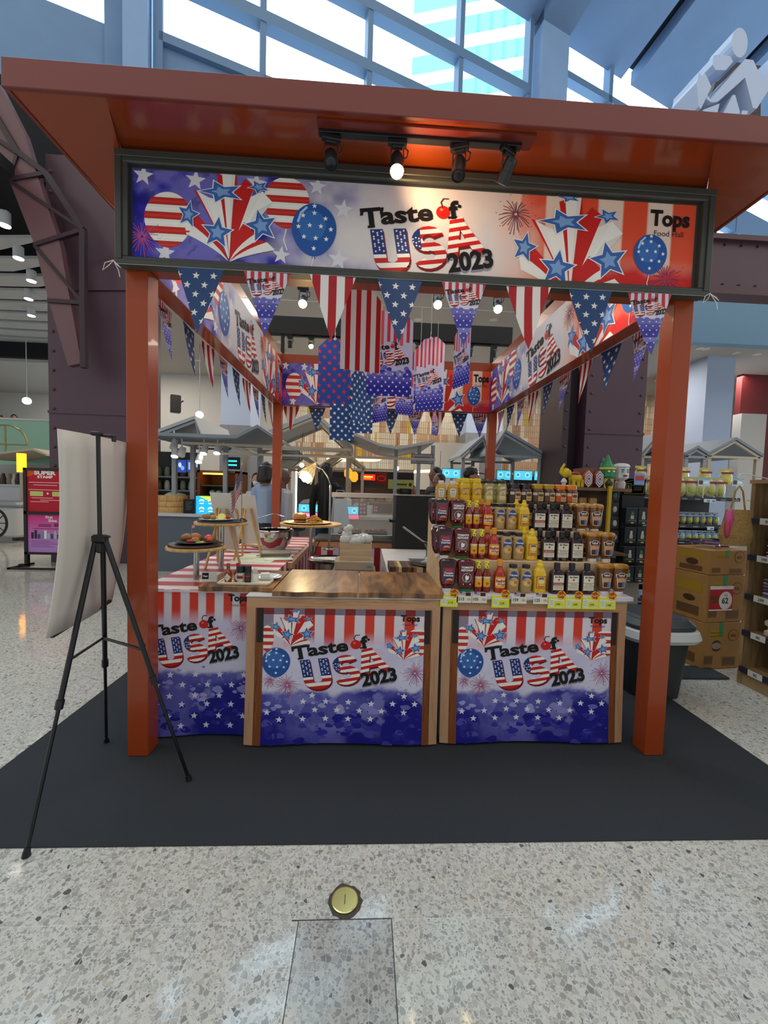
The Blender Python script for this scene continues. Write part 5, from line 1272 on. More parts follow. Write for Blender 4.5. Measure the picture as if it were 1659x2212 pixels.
def desk_flag(x, y, z, label, h=.30, k=1.0):
    t = thing('table_flag', label, 'flag', (x, y, z)); t.scale = (k, k, k)
    MB().lathe([(.035, 0), (.037, .008), (.03, .014), (.024, .02), (.01, .024)], col='#3a1a14', n=20).build('base', GLOSS, t)
    MB().tube([(0, 0, .02), (0, 0, h+.07)], .002, col='#7a5a30', n=6).build('staff', SATIN, t)
    MB().blob((0, 0, h+.078), (.006, .006, .012), '#d0aa3c', n=8).build('finial', METAL, t)
    A = Art()
    for i in range(7): A.rect(0, i*.0205, .14, (i+.55)*.0205, '#a92a30', 1)
    A.rect(0, 0, .14, .14, '#e3dadc', 0.5); A.rect(0, .06, .07, .14, '#2a3068', 2)
    for i in range(6):
        for j in range(6): A.disc(.008+i*.011, .066+j*.013, .0025, .003, WHT, 3, n=6)
    A.slice(.02, .01)
    # drooping: cloth hangs in folds from the staff
    f = lambda u, v, o, s=1: (-u*.42-.004, -s*o + .018*math.sin(u*70)*u*7, h+.05 - (.14-v) - u*1.15 )
    mb = A.to_mb(eps=.0004, fn=f); A.to_mb(mb, eps=.0004, fn=lambda u, v, o: f(u, v, o, -1)); mb.build('cloth', PAPER, t)
q = AT(527, 1128, y=Y+.05)
desk_flag(X+.13, Y+.04, s2.z+.0005, 'small stars and stripes flag drooping on a staff on the taller stand', k=1.12)
# sauce tray on the left board
bz = BT+.028
tc_ = AT(528, 1262, z=bz)
tr = thing('tray', 'small cream tray holding the sauces on the leftmost board', 'tray', (tc_.x, tc_.y+.03, bz))
MB().bb(-.15, .15, -.055, .055, 0, .006, '#ddcfb4', bev=.003).bb(-.155, .155, -.06, -.052, 0, .016, '#ddcfb4', bev=.003).bb(-.155, .155, .052, .06, 0, .016, '#ddcfb4', bev=.003).bb(-.155, -.147, -.06, .06, 0, .016, '#ddcfb4', bev=.003).bb(.147, .155, -.06, .06, 0, .016, '#ddcfb4', bev=.003).build('tray_body', SATIN, tr)
tz = bz+.0065; TX, TY_ = tr.location.x, tr.location.y
def tabasco(x, y, label):
    t = thing('pepper_sauce_bottle', label, 'sauce bottle', (x, y, tz))
    MB().lathe([(.020, 0), (.021, .003), (.021, .062), (.010, .078), (.009, .095)], col='#8a3410', n=16).build('bottle_body', GLOSS, t)
    MB().lathe([(.0095, .078), (.0100, .096)], col='#1c6a38', n=12).build('neck_band', SATIN, t); MB().lathe([(.0105, .096), (.0105, .113), (0, .114)], col='#c22018', n=12).build('cap', SATIN, t)
    A = Art(); A.poly([(0, .006), (.019, .031), (0, .056), (-.019, .031)], '#e8e2d6', 1); A.poly([(0, .012), (.014, .031), (0, .050), (-.014, .031)], '#d8d0c0', 2); A.text('SAUCE', 0, .028, .007, '#8a2015', 3, align='c'); wrap(A, lambda z: (.021, .021, 2)).build('label', SATIN, t)
tabasco(TX-.105, TY_-.005, 'red pepper sauce bottle with diamond label, left on the tray'); tabasco(TX-.055, TY_+.02, 'red pepper sauce bottle half hidden behind the pepper grinder')
def grinder(x, y, c, label):
    t = thing('spice_grinder', label, 'spice grinder', (x, y, tz))
    MB().lathe([(.019, 0), (.020, .003), (.020, .05), (.018, .062)], col=c, n=18).build('jar', GLOSS, t); MB().lathe([(.0205, .060), (.0215, .075), (.0215, .098), (.019, .102), (0, .102)], col='#1c1d1f', n=18).build('cap', SATIN, t)
    A = Art(); A.rect(-.017, .034, .017, .044, '#b0202a', 1); A.rect(-.017, .026, .017, .034, '#1b1b1d', 1); wrap(A, lambda z: (.020, .020, 2)).build('label', SATIN, t)
grinder(TX-.03, TY_-.008, '#cfcac2', 'black-capped salt grinder with clear white jar on the tray'); grinder(TX+.012, TY_-.004, '#2e2a28', 'black-capped pepper grinder with dark jar on the tray')
t = thing('toothpick_jar', 'small white pot of toothpicks on the tray', 'jar', (TX+.057, TY_-.005, tz)); MB().lathe([(.021, 0), (.022, .055), (.0205, .055), (.019, .01)], col='#e6e3da', n=18).build('pot', SATIN, t)
mb = MB(); r = random.Random(4)
for i in range(26): a = r.random()*6.28; d = r.random()*.014; mb.tube([(d*math.cos(a), d*math.sin(a), .01), (d*1.4*math.cos(a), d*1.4*math.sin(a), .083+r.random()*.008)], .0011, '#efe9da', n=4)
mb.build('toothpicks', MATTE, t)
t = thing('saucer', 'white saucer with a folded paper napkin behind the tray', 'saucer', (TX+.10, TY_+.13, bz)); MB().lathe([(.05, 0), (.085, .016), (.09, .018), (.084, .019), (.045, .005), (0, .005)], col='#dfe3e2', n=30).build('dish', GLOSS, t)
tag(MB().box((0, 0, .016), (.055, .05, .03), '#d9d6cc', rz=.3, bev=.002).build('napkin_stack', MATTE, None, (TX+.085, TY_+.13, bz+.006)), 'square stack of paper napkins on the white saucer', 'napkins')
q = AT(450, 1257, z=bz)
t = thing('sign_holder', 'clear acrylic sign holder with black logo card on the leftmost board', 'sign', (q.x, q.y+.01, bz), .12)
MB().box((0, 0, .003), (.095, .03, .006), '#cfcabd').box((0, .004, .032), (.092, .004, .055), '#d8d4ca', tilt=-.15).build('holder', GLOSS, t)
A = Art(); A.rect(-.040, .014, -.002, .052, '#17171a', 0); A.text('Tops', -.022, .028, .013, WHT, 1, align='c', bold=.04); A.rect(.004, .014, .041, .052, '#cfccc4', 0)
A.to_mb(eps=.0003).build('card', PRINT, t, (0, -.004, .002)).rotation_euler = (-.15, 0, 0)

# papers on the side counter
def sheet(px, py, w_, d_, rz, z, col, label, name='paper_sheet'):
    q = AT(px, py, z=z); return tag(MB().box((0, 0, .0008), (w_, d_, .0014), col).build(name, MATTE, None, (q.x, q.y, z)), label, 'paper'), q
o, q = sheet(560, 1205, .34, .48, 0, SZ+.0005, '#cfd6bc', 'large pale green paper place mat on the side counter'); o.rotation_euler = (0, 0, -.12)
o, q = sheet(600, 1203, .24, .32, 0, SZ+.003, '#d6dcc6', 'second pale paper mat overhanging the counter edge'); o.rotation_euler = (0, 0, .25)
q = AT(565, 1200, z=SZ+.006); tag(MB().tube([(-.03, -.05, .006), (.02, .05, .006)], .005, '#8d8d8f', n=8).build('pen', SATIN, None, q), 'grey pen lying on the pale green paper', 'pen')
q = AT(565, 1182, z=SZ+.002); plate(q.x, q.y+.05, SZ+.0025, .11, '#d9d5d0', 'flat white plate with scraps behind the green papers')
for i in range(3):
    q = AT(618, 1168-i*3, z=SZ+.02+i*.012); tag(MB().box((0, 0, .006), (.24, .17, .011), ('#8f8578', '#6f6a62', '#a39682')[i], rz=.1*i).build('menu_book', SATIN, None, (.47, 3.66, SZ+.005+i*.0125)), ('lowest','middle','topmost')[i]+' of three grey-brown menu books on the side counter', 'book', 'menu books on the side counter')
# menu easels
def menu_easel(x, y, z, w_, h_, rz, label):
    t = thing('menu_easel', label, 'menu stand', (x, y, z), rz)
    mb = MB(); lean = .22
    mb.box((0, h_*.5*lean-.0, h_*.5+.11), (w_, .006, h_), '#cfc8bd', tilt=-lean); mb.build('menu_board', MATTE, t)
    mb = MB()
    for sx in (-1, 1): mb.tube([(sx*w_*.55, .0, 0), (sx*w_*.22, h_*lean*.7+.02, h_*.75+.1)], .009, n=4, sq=True)
    mb.tube([(0, .25, 0), (0, h_*lean*.7+.03, h_*.75+.1)], .009, n=4, sq=True); mb.tube([(-w_*.6, -.0, .10), (w_*.6, -.0, .10)], .009, n=4, sq=True)
    mb.build('easel_frame', BAMB, t); return t
q = AT(480, 1215, z=SZ)
menu_easel(AT(495, 1150, y=3.25).x, 3.25, SZ, .20, .46, 2.75, 'wooden table easel holding a white menu board, nearest one')
menu_easel(AT(512, 1150, y=4.1).x, 4.1, SZ, .20, .40, 2.75, 'wooden table easel holding a white menu board, farthest, half hidden')
menu_easel(AT(545, 1150, y=3.62).x, 3.62, SZ, .18, .44, 2.8, 'wooden table easel holding a white menu board, beside the kettle')
# chafing pot, glossy
q = AT(585, 1170, z=SZ)
t = thing('soup_kettle', 'large round polished steel soup kettle on the side counter', 'kettle', (AT(590, 1150, y=4.0).x, 4.02, SZ))
MB().lathe([(.10, 0), (.115, .01), (.15, .06), (.185, .14), (.19, .19), (.18, .20)], n=40, col='#bfbfbf').build('bowl', CHROME, t)
MB().lathe([(.19, .19), (.196, .2), (.19, .208), (.17, .21), (.165, .2)], n=40, col='#bfbfbf').build('rim', CHROME, t)
mb = MB().tube([(-.19, 0, .2), (-.15, 0, .31), (0, 0, .36), (.1, 0, .33)], .006, n=8); mb.build('handle', CHROME, t)
o = MB().bb(-.06, .06, -.002, .002, 0, .24, '#c9d2da', bev=0).bb(-.066, -.06, -.004, .004, 0, .25, '#8a8f94').bb(.06, .066, -.004, .004, 0, .25, '#8a8f94').build('menu_holder', GLOSS, None, (t.location.x+.05, t.location.y+.26, SZ)); o.rotation_euler = (0, 0, 1.2); tag(o, 'tall clear menu holder standing behind the steel kettle', 'menu stand')
# food trays next to kettle
q = AT(632, 1146, z=SZ)
t = thing('serving_tray', 'black tray of pink sausages and sliced meat on the side counter', 'tray', (q.x, q.y+.05, SZ+.03), -.2)
MB().bb(-.17, .17, -.11, .11, 0, .012, '#1b1b1c', bev=.004).bb(-.18, .18, -.12, .12, .012, .02, '#242425', bev=.004).build('tray_body', SATIN, t)
mb = MB(); r = random.Random(8)
for i in range(34): mb.blob((r.uniform(-.15, .02), r.uniform(-.09, .09), .03+r.random()*.035), (.02, .014, .014), r.choice(('#d98a72', '#c9583a', '#e0a08a', '#b8452c')), n=8)
for i in range(16): mb.blob((r.uniform(.03, .15), r.uniform(-.09, .09), .028), (.03, .02, .01), r.choice(('#cfc4a8', '#8d8a5a', '#e2d9c4')), n=8)
mb.build('food', FOOD, t)
MB().bb(-.15, .15, -.09, .09, -.03, 0, '#2a2a2c').build('riser', SATIN, t)
q = AT(660, 1118, y=3.95)
t = thing('ketchup_squeeze_bottle', 'red squeeze bottle with white marks beside the steel kettle', 'sauce bottle', (AT(622, 1120, y=4.5).x, 4.5, SZ)); MB().lathe([(.028, 0), (.028, .17), (.024, .19)], col='#c4727a', n=16).build('bottle_body', GLOSS, t); MB().lathe([(.026, .19), (.026, .215), (.01, .22), (.006, .25), (.0, .252)], col='#b3202c', n=14).build('cap', SATIN, t)
# burger stand with heat lamp
q = AT(672, 1130, y=4.0); zb = q.z
t = stand('display_stand', q.x-.0, 4.0, SZ, zb, .30, 'round wooden display stand with the burger and fries')
# its pole stands inside the counter's corner: shift the disc over the gap
plate(q.x-.03, 3.97, zb+.0005, .23, '#d2b388', 'round wooden plate under the burger and fries', SATIN)
bx, by, bzz = q.x-.07, 3.95, zb+.010
t = thing('burger', 'cheeseburger with a shiny bun on the round wooden plate', 'burger', (bx-.03, by, bzz))
MB().lathe([(.055, 0), (.06, .01), (.058, .02), (0, .021)], col='#b87434', n=22).build('bottom_bun', FOOD, t); MB().lathe([(.06, .02), (.064, .028), (.062, .038), (0, .04)], col='#4a2418', n=22).build('patty', FOOD, t)
MB().lathe([(.066, .038), (.07, .042), (.05, .046), (0, .046)], col='#e0b040', n=12, e=4).lathe([(.062, .036), (.072, .039), (.06, .04)], col='#7a8f3c', n=16).build('filling', FOOD, t); MB().lathe([(.062, .046), (.066, .058), (.055, .082), (.03, .094), (0, .097)], col='#c47a30', n=24).build('top_bun', FOOD, t)
t = thing('french_fries', 'heap of golden french fries beside the burger', 'fries', (bx+.11, by, bzz)); mb = MB(); r = random.Random(12)
for i in range(90):
    a = r.random()*6.28; d = r.random()*.075; h = max(.006, (.075-d)*.9*r.random()+.006); mb.box((d*math.cos(a), d*.8*math.sin(a), h), (.055, .008, .008), r.choice(('#d9a63c', '#c98f2c', '#e3b850')), rz=r.random()*3.1, tilt=0)
mb.build('fries', FOOD, t)
t = thing('heat_lamp', 'curved steel heat lamp glowing with a clear ribbed shade over the burger', 'lamp', (AT(712, 1130, y=4.12).x, 4.12, SZ))
hx = t.location.x; pt = lambda px, py: Vector(AT(px, py, y=4.12))-t.location
MB().lathe([(.06, 0), (.06, .01), (.015, .014)], n=20).build('base', ST, t)
P = [Vector((0, 0, 0)), pt(712, 1120), pt(712, 1048), pt(708, 1030), pt(697, 1014), pt(680, 1006)]; P[1].x = P[2].x = 0
MB().tube([P[0], P[2]], .012, n=10).tube(P[2:], .006, n=8).build('arm', ST, t)
bl = pt(664, 1022); mb = MB()
ax = (pt(655, 1036)-pt(680, 1002)).normalized(); u = ax.cross(Vector((0, 1, 0))).normalized(); w_ = ax.cross(u)
def cone(prof, col, n=20, flute=0):
    m_ = MB(); V = []; o0 = pt(682, 1000)
    for r_, s_ in prof:
        for k in range(n): a = 2*PI*k/n; rr = r_*(1+flute*(k % 2)); V.append(o0+ax*s_+(u*math.cos(a)+w_*math.sin(a))*rr)
    m_.add(V, [(i*n+k, i*n+(k+1) % n, (i+1)*n+(k+1) % n, (i+1)*n+k) for i in range(len(prof)-1) for k in range(n)], lin(col), True); return m_
cone([(.012, 0), (.03, .03), (.055, .09), (.082, .18), (.085, .21)], '#d8c9a0', 24, .06).build('shade', mat('amber_glass', '#f3dca8', .05, trans=.9, alpha=.8), t)
c_ = pt(660, 1031); MB().blob(tuple(c_), (.045, .045, .05), '#fff0c8', n=14).build('bulb', mat('lamp_bulb', '#ffe2a8', .4, emit=26, ecol='#ffdf9a'), t)
lamp = bpy.data.lights.new('heat_lamp_light', 'POINT'); lamp.energy = 12; lamp.color = (1, .78, .45); lamp.shadow_soft_size = .05; o = bpy.data.objects.new('heat_lamp_light', lamp); COL.objects.link(o); o.location = t.location+c_+ax*.06
# wooden crate with bags on a beige scale box
q = AT(765, 1232, z=.70)
t = thing('storage_box', 'beige plastic box beneath the wooden crate', 'box', (AT(765, 1228, y=3.55).x, 3.62, .006)); zt2 = AT(765, 1212, y=3.5).z
MB().bb(-.19, .19, -.14, .14, 0, zt2-.09, '#7f7468', bev=.006).bb(-.17, .17, -.13, .13, zt2-.09, zt2-.006, '#b9a58c', bev=.008).bb(.11, .15, -.145, -.13, zt2-.05, zt2-.03, '#7fa0b8').build('box_body', SATIN, t)
t2 = thing('wooden_crate', 'light wooden crate full of clear plastic bags', 'crate', (t.location.x+.01, 3.62, zt2+.0005)); ch = .15
for (a, b, c, d) in ((-.14, .14, -.11, -.10), (-.14, .14, .10, .11), (-.14, -.13, -.1, .1), (.13, .14, -.1, .1)): MB().bb(a, b, c, d, 0, ch, bev=.001).build('side', PINE, t2)
MB().bb(-.13, .13, -.1, .1, .002, .01).build('base', PINE, t2)
o = thing('plastic_bags', 'crumpled clear plastic bags filling the wooden crate', 'bags', (t2.location.x, 3.62, zt2+ch-.03)); mb = MB(); r = random.Random(21)
for i in range(9): mb.blob((r.uniform(-.1, .1), r.uniform(-.06, .06), .03+r.random()*.03), (.05, .04, .045), '#d8d6cc', n=9, jit=.7, rnd=r)
for i in range(5): mb.blob((-.09+r.uniform(-.02, .03), 0, .08+i*.02), (.03, .02, .03), '#e0dfd8', n=8, jit=.9, rnd=r)
mb.build('bag_heap', mat('clear_plastic', '#e9ebe6', .12, alpha=.75), o); tag(o, None, None, None, 'stuff')
q = AT(712, 1210, y=3.9)
t = thing('steel_pot', 'wide shallow steel pot standing low behind the middle counter', 'pot', (q.x, 3.95, .006)); MB().lathe([(.2, 0), (.2, q.z-.02), (.215, q.z), (.205, q.z+.005), (.19, q.z-.01), (0, q.z-.03)], n=36, col='#9a9a98').build('pot_body', ST, t)
# striped chopping block, tray, pan, containers on the right side counter
q = AT(905, 1232, z=.86); RZ = .8555
t = thing('chopping_block', 'thick striped wooden chopping block with a tray on it', 'chopping board', (AT(905, 1212, z=.93).x+.03, 3.22, RZ)); mb = MB(); r = random.Random(6)
for i in range(24): mb.bb(-.28+i*.0235, -.28+(i+1)*.0235, -.14, .14, 0, .055, r.choice(('#4d2e20', '#6e4630', '#c9ad76', '#8a5c3a', '#3d241a')))
mb.build('block', SATIN, t)
bx0_ = t.location.x
t = thing('metal_tray', 'shiny round metal tray with paper and gloves on the chopping block', 'tray', (bx0_+.05, 3.2, RZ+.056)); MB().lathe([(.11, 0), (.15, .012), (.155, .014), (.148, .015), (.10, .004), (0, .004)], n=30, col='#9c9c9e').build('dish', METAL, t)
MB().blob((.0, 0, .02), (.06, .05, .022), '#aeb0ae', n=10, jit=.5).box((.02, .02, .03), (.09, .07, .03), '#d3d3d0', rz=.6, tilt=.4).build('crumpled_paper', MATTE, t)
for i, (dx, dy) in enumerate(((-.02, .24), (.14, .34), (.15, .22))):
    t = thing('food_container', ('left', 'far right', 'near right')[i]+' open clear food container behind the chopping block', 'container', (bx0_+dx, 3.2+dy, RZ)); MB().bb(-.07, .07, -.05, .05, 0, .004, '#8a7a72').bb(-.075, -.07, -.055, .055, 0, .055, '#b9b4b0').bb(.07, .075, -.055, .055, 0, .055, '#b9b4b0').bb(-.075, .075, -.055, -.05, 0, .055, '#b9b4b0').bb(-.075, .075, .05, .055, 0, .055, '#b9b4b0').build('tub', GLOSS, t); MB().blob((0, 0, .03), (.06, .04, .02), ('#3a2a22', '#c9c4bc', '#5a3a2a')[i], n=10, jit=.4).build('contents', FOOD, t)
t = thing('frying_pan', 'dark frying pan with a long steel handle pointing up left', 'pan', (AT(950, 1178, y=3.6).x, 3.75, RZ)); zz_ = AT(950, 1175, y=3.75).z-RZ
MB().lathe([(.09, zz_-.05), (.12, zz_), (.124, zz_), (.09, zz_-.055)], n=30, col='#2b2b2d').lathe([(.1, 0), (.1, zz_-.055)], col='#3c3c3e', n=20).build('pan_body', SATIN, t)
e0 = Vector(AT(912, 1168, y=3.75))-t.location; e1 = Vector(AT(871, 1138, y=3.7))-t.location; MB().tube([e0+Vector((.05, 0, -.02)), e0, e1], [.006, .008, .010], n=10, col='#b7b3a6').build('handle', METAL, t)
# black griddle cabinet and the glass food warmer at the back
a = AT(857, 1072, y=4.35); b_ = AT(950, 1072, y=4.35)
t = thing('black_cabinet', 'tall matte black cabinet with a side handle behind the bottles', 'cabinet', ((a.x+2.35)/2, 4.68, .886 if 0 else .006)); w2 = (2.35-a.x)/2
MB().bb(-w2, w2, -.25, .2, 0, a.z, bev=.006).build('body', BLKM, t); MB().bb(-w2-.002, w2+.002, -.252, .202, a.z, a.z+.012, '#77787a').build('top_trim', ST, t)
MB().bb(-w2-.06, -w2, -.2, -.17, a.z-.30, a.z-.27, bev=.004).bb(-w2-.06, -w2-.04, -.2, -.02, a.z-.30, a.z-.27, bev=.004).build('handle', BKP, t)
zw0 = .886; A0 = AT(722, 1150, y=5.1); A1 = AT(850, 1055, y=5.1); zT = AT(780, 1060, y=5.1).z
t = thing('food_warmer', 'stainless food warmer with a glass front and dark glowing trays', 'food warmer', ((A0.x+A1.x)/2, 5.2, zw0)); w2 = (A1.x-A0.x)/2+.04
MB().bb(-w2, w2, -.16, .16, 0, .05, '#8f8c88', bev=.005).build('base', ST, t); zl_ = zT-zw0
MB().bb(-w2, w2, -.12, .1, zl_-.09, zl_-.03, '#b0aca4', bev=.005).build('top_hood', mat('hood_cream', '#b5aeab', .4), t)
MB().tube([(w2-.02, -.1, .05), (w2-.02, -.1, zl_-.09), (w2-.05, -.1, zl_-.05)], .014, n=10).tube([(-w2+.02, -.1, .05), (-w2+.02, -.1, zl_-.09)], .01, n=10).build('posts', ST, t)
MB().bb(-w2+.03, w2-.03, -.13, -.126, .06, zl_-.1).build('glass_front', mat('thin_glass', '#f3f8f8', .02, alpha=.12), t)
for k in range(2):
    tt = thing('roast_tray', ('left', 'right')[k]+' dark tray of roasted meat in the food warmer', 'tray', (t.location.x-.17+k*.33, 5.2, zw0+.051)); MB().bb(-.15, .15, -.08, .08, 0, .03, '#141212', bev=.006).build('tray_body', SATIN, tt); mb = MB(); r = random.Random(30+k)
    for i in range(26): mb.blob((r.uniform(-.12, .12), r.uniform(-.05, .05), .035+r.random()*.015), (.025, .02, .016), r.choice(('#3d1a12', '#5a2414', '#7a2f1a', '#2c1410')), n=8)
    mb.build('meat', FOOD, tt)
o = tag(MB().tube([(AT(690, 1165, y=4.6).x, 4.6, .9), (AT(680, 1180, y=4.6).x, 4.55, .75), (AT(700, 1215, y=4.6).x, 4.6, .35), (AT(705, 1225, y=4.6).x, 4.62, .2)], .006, n=6).build('power_cable', BKP), 'black power cable hanging behind the side counter', 'cable')
# flag behind the bottles
desk_flag(AT(1096, 1050, y=3.3).x, 3.2, .856, 'stars and stripes flag drooping behind the sauce bottles', h=.62, k=1.15)

# ================================================================== FLOOR LEVEL THINGS
# easel with the blank board (seen from behind)
ex = thing('tripod_easel', 'black tripod easel holding the blank white board left of the booth', 'easel', (-.02, 1.94, 0))
E_ = lambda x, y, z: (x+.02, y-1.94, z)
hub = Vector(AT(216, 1168, y=1.86)); topp = Vector(AT(212, 940, y=1.84)); f1 = Vector(AT(57, 1850, z=.0)); f2 = Vector(AT(230, 1605, z=.0)); f3 = Vector(AT(408, 1688, z=.0))
L_ = ex.location
def rel(v): return tuple(Vector(v)-L_)
MB().tube([rel(hub+Vector((0, 0, -.05))), rel(topp)], .009, n=10).build('mast', BLK, ex)
for f, off in ((f1, (-.02, 0, 0)), (f2, (0, .02, 0)), (f3, (.025, 0, 0))):
    s0 = hub+Vector(off); mid = s0.lerp(f, .55); f = f+Vector((0, 0, .014))
    lg = MB().tube([rel(s0), rel(mid)], .0115, n=8).tube([rel(mid), rel(f)], .008, n=8).build('leg', BLK, ex)
    MB().tube([rel(mid.lerp(s0, .03)), rel(mid.lerp(f, .03))], .016, n=8).build('leg_clamp', BKP, lg)
    MB().tube([rel(f.lerp(mid, .04)), rel(f), rel(f-Vector((0, 0, .012)))], [.011, .014, .016], n=8).build('rubber_foot', BKP, lg)
MB().box(rel(hub+Vector((0, 0, .01))), (.06, .035, .035), bev=.006).box(rel(hub+Vector((.03, -.01, .02))), (.04, .02, .012), bev=.004).box(rel(hub+Vector((0, 0, -.03))), (.026, .03, .05), bev=.006).build('hub', BKP, ex)
MB().box(rel(topp+Vector((.0, -.01, .005))), (.04, .03, .018), bev=.004).box(rel(topp+Vector((.03, .01, -.0))), (.05, .012, .01), bev=.003).box(rel(topp+Vector((.055, .02, -.01))), (.012, .02, .03), bev=.003).build('top_clamp', BKP, ex)
la = Vector(AT(112, 1375, y=1.75)); lb = Vector(AT(238, 1298, y=2.18)); MB().tube([rel(la), rel(lb)], .009, n=4, sq=True).build('ledge', BKP, ex)
k1 = hub.lerp(f3, .42); k2 = hub.lerp(f2, .42); k3 = hub.lerp(f1, .40)
MB().tube([rel(k3), rel(k2)], .006, n=6).tube([rel(k2), rel(k1)], .007, n=6).tube([rel(k1), rel(k1+Vector((.02, 0, .02)))], .01, n=6).build('brace', BKP, ex)
# the board bows a little
b0 = [AT(123, 926, y=1.70), AT(98, 1380, y=1.70)]; b1 = [AT(275, 957, y=2.24), AT(240, 1300, y=2.24)]
tb = thing('blank_board', 'blank white foam board, slightly bowed, standing on the black easel', 'board', (0, 1.95, .95)); n, m_ = 14, 10; V = []; 
nrm = (Vector(b1[0])-Vector(b0[0])).cross(Vector((0, 0, 1))).normalized()
for side in (0, 1):
    for j in range(m_+1):
        for i in range(n+1):
            u, v = i/n, j/m_; P = (Vector(b0[0]).lerp(b0[1], v)).lerp(Vector(b1[0]).lerp(b1[1], v), u)
            bow_ = -.035*math.sin(v*PI)*1 - .025*math.sin(u*PI); P = P - nrm*bow_*.8 + nrm*(.005*side) ; V.append(P-tb.location)
F = []; S_ = (n+1)*(m_+1)
for j in range(m_):
    for i in range(n): a = j*(n+1)+i; F.append((a, a+1, a+n+2, a+n+1)); F.append((S_+a, S_+a+n+1, S_+a+n+2, S_+a+1))
for i in range(n): F.append((i, S_+i, S_+i+1, i+1)); a = m_*(n+1)+i; F.append((a, a+1, S_+a+1, S_+a))
for j in range(m_): a = j*(n+1); F.append((a, a+n+1, S_+a+n+1, S_+a)); a += n; F.append((a, S_+a, S_+a+n+1, a+n+1))
MB().add(V, F, (1, 1, 1), True).build('panel', mat('foam_board', '#cfc9bf', .45), tb)
# brass floor cap, steel hatch
q = AT(745, 1946, z=0)
t = thing('outlet_cover', 'round brass floor outlet cap set in the terrazzo', 'floor cap', (q.x, q.y, 0)); mb = MB()
r = random.Random(2); P = [(.060*(1+r.uniform(-.06, .12))*math.cos(a*.2513), .060*(1+r.uniform(-.06, .12))*math.sin(a*.2513)) for a in range(25)]
MB().prism(P, 0, .0012, axis='z').build('grout_ring', mat('dark_grout', '#4a4640', .9, noise=.3, nscale=120), t)
MB().lathe([(.049, .0012), (.049, .005), (.045, .0062), (0, .0062)], n=40, col='#b29a52').build('brass_lid', mat('brass', '#a9924f', .32, metal=.9, noise=.15, nscale=60), t); MB().lathe([(.045, .0064), (.049, .0056)], n=40).build('polished_rim', mat('brass_bright', '#d8c278', .2, metal=.9), t)
MB().bb(-.0012, .0012, -.018, .018, .0062, .0068, '#2a2210').build('slot', MATTE, t)
t = thing('floor_hatch', 'terrazzo floor hatch with dark joints below the brass cap', 'hatch', (1.229, .9, 0))
TERR2 = floor_material((.74, .73, .72), 'terrazzo_duller', .12)
MB().bb(-.160, .160, -.45, .43, 0, .001).build('lid', TERR2, t)
mb = MB(); DJ = '#3b3531'
mb.bb(-.1625, -.160, -.45, .43, 0, .0014, DJ).bb(.160, .163, -.45, .43, 0, .0014, DJ).bb(-.185, .163, .430, .4335, 0, .0014, DJ).build('joint', mat('dark_joint', '#453e39', .9, noise=.4, nscale=90), t)
# rubbish bin behind the right booth post
q = AT(1415, 1400, y=3.0)
t = thing('rubbish_bin', 'dark grey rubbish bin with a white liner behind the right booth post', 'bin', (3.50, 3.02, .006))
MB().lathe([(.19, 0), (.235, .52)], n=28, col='#26292b', e=4).build('bin_body', mat('bin_grey', '#2a2d30', .5), t); MB().lathe([(.236, .46), (.27, .44), (.29, .47), (.275, .52), (.24, .535)], n=28, col='#c9ccca', e=4).build('liner', mat('bin_liner', '#cdd1cf', .3), t)
MB().lathe([(.255, .53), (.258, .56), (.22, .60), (.20, .60), (.18, .615), (0, .62)], n=28, col='#303436', e=4).build('lid', mat('bin_lid', '#3a3f42', .45), t)
q0 = AT(1440, 1462, z=0); q1 = AT(1659, 1468, z=0)
o = MB().bb(3.75, 4.36, 3.16, 3.40, 0, .02, bev=.01).build('rolled_mat', mat('dark_mat', '#2b3034', .7)); tag(o, 'dark grey mat strip on the floor in front of the cartons', 'mat')
# ================================================================== MARKET STALLS BEHIND
SLATE = mat('stall_roof_grey', '#7f8a96', .6); SLATEL = mat('stall_roof_light', '#a9adb1', .6); CREAM = mat('stall_frame_cream', '#b9ae9c', .5); GRYF = mat('stall_frame_grey', '#8d949c', .5)
STALLG = mat('stall_front_grey', '#5a6472', .6); STALLW = mat('stall_top_white', '#c3c6cc', .4)
def gable(px0, px1, pxr, pyr, pye, y, depth, label, mt=SLATE, th=.06, legs=True, skew=0.0, frame=None, under=None):
    """gabled stall roof; px0..px1 eaves, pxr ridge at pyr"""
    A_, B_, R_ = AT(px0, pye, y=y), AT(px1, pye, y=y), AT(pxr, pyr, y=y); ze = (A_.z+B_.z)/2
    t = thing('market_stall', label, 'stall', ((A_.x+B_.x)/2, y+depth/2, 0)); off = (-t.location.x, -t.location.y, 0)
    for (P, Q) in (((A_.x, ze), (R_.x, R_.z)), ((R_.x, R_.z), (B_.x, ze))):
        MB().prism([P, Q, (Q[0], Q[1]+th), (P[0], P[1]+th)], y, y+depth).move(off).build('roof_panel', mt, t)
    fr_ = .035
    for yy in (y+.05, y+depth-.05):
        f = MB(); f.tube([(A_.x+.05, yy, ze-.02), (R_.x, yy, R_.z-.04), (B_.x-.05, yy, ze-.02)], fr_, n=4, sq=True); f.tube([(A_.x+.05, yy, ze-.03), (B_.x-.05, yy, ze-.03)], fr_, n=4, sq=True)
        f.move(off).build('truss', frame or CREAM, t)
    if legs:
        for xx in (A_.x+.08, B_.x-.08):
            for yy in (y+.08, y+depth-.08): MB().bb(xx-.035, xx+.035, yy-.035, yy+.035, 0, ze).move(off).build('leg', frame or CREAM, t)
    return t, A_, B_, ze
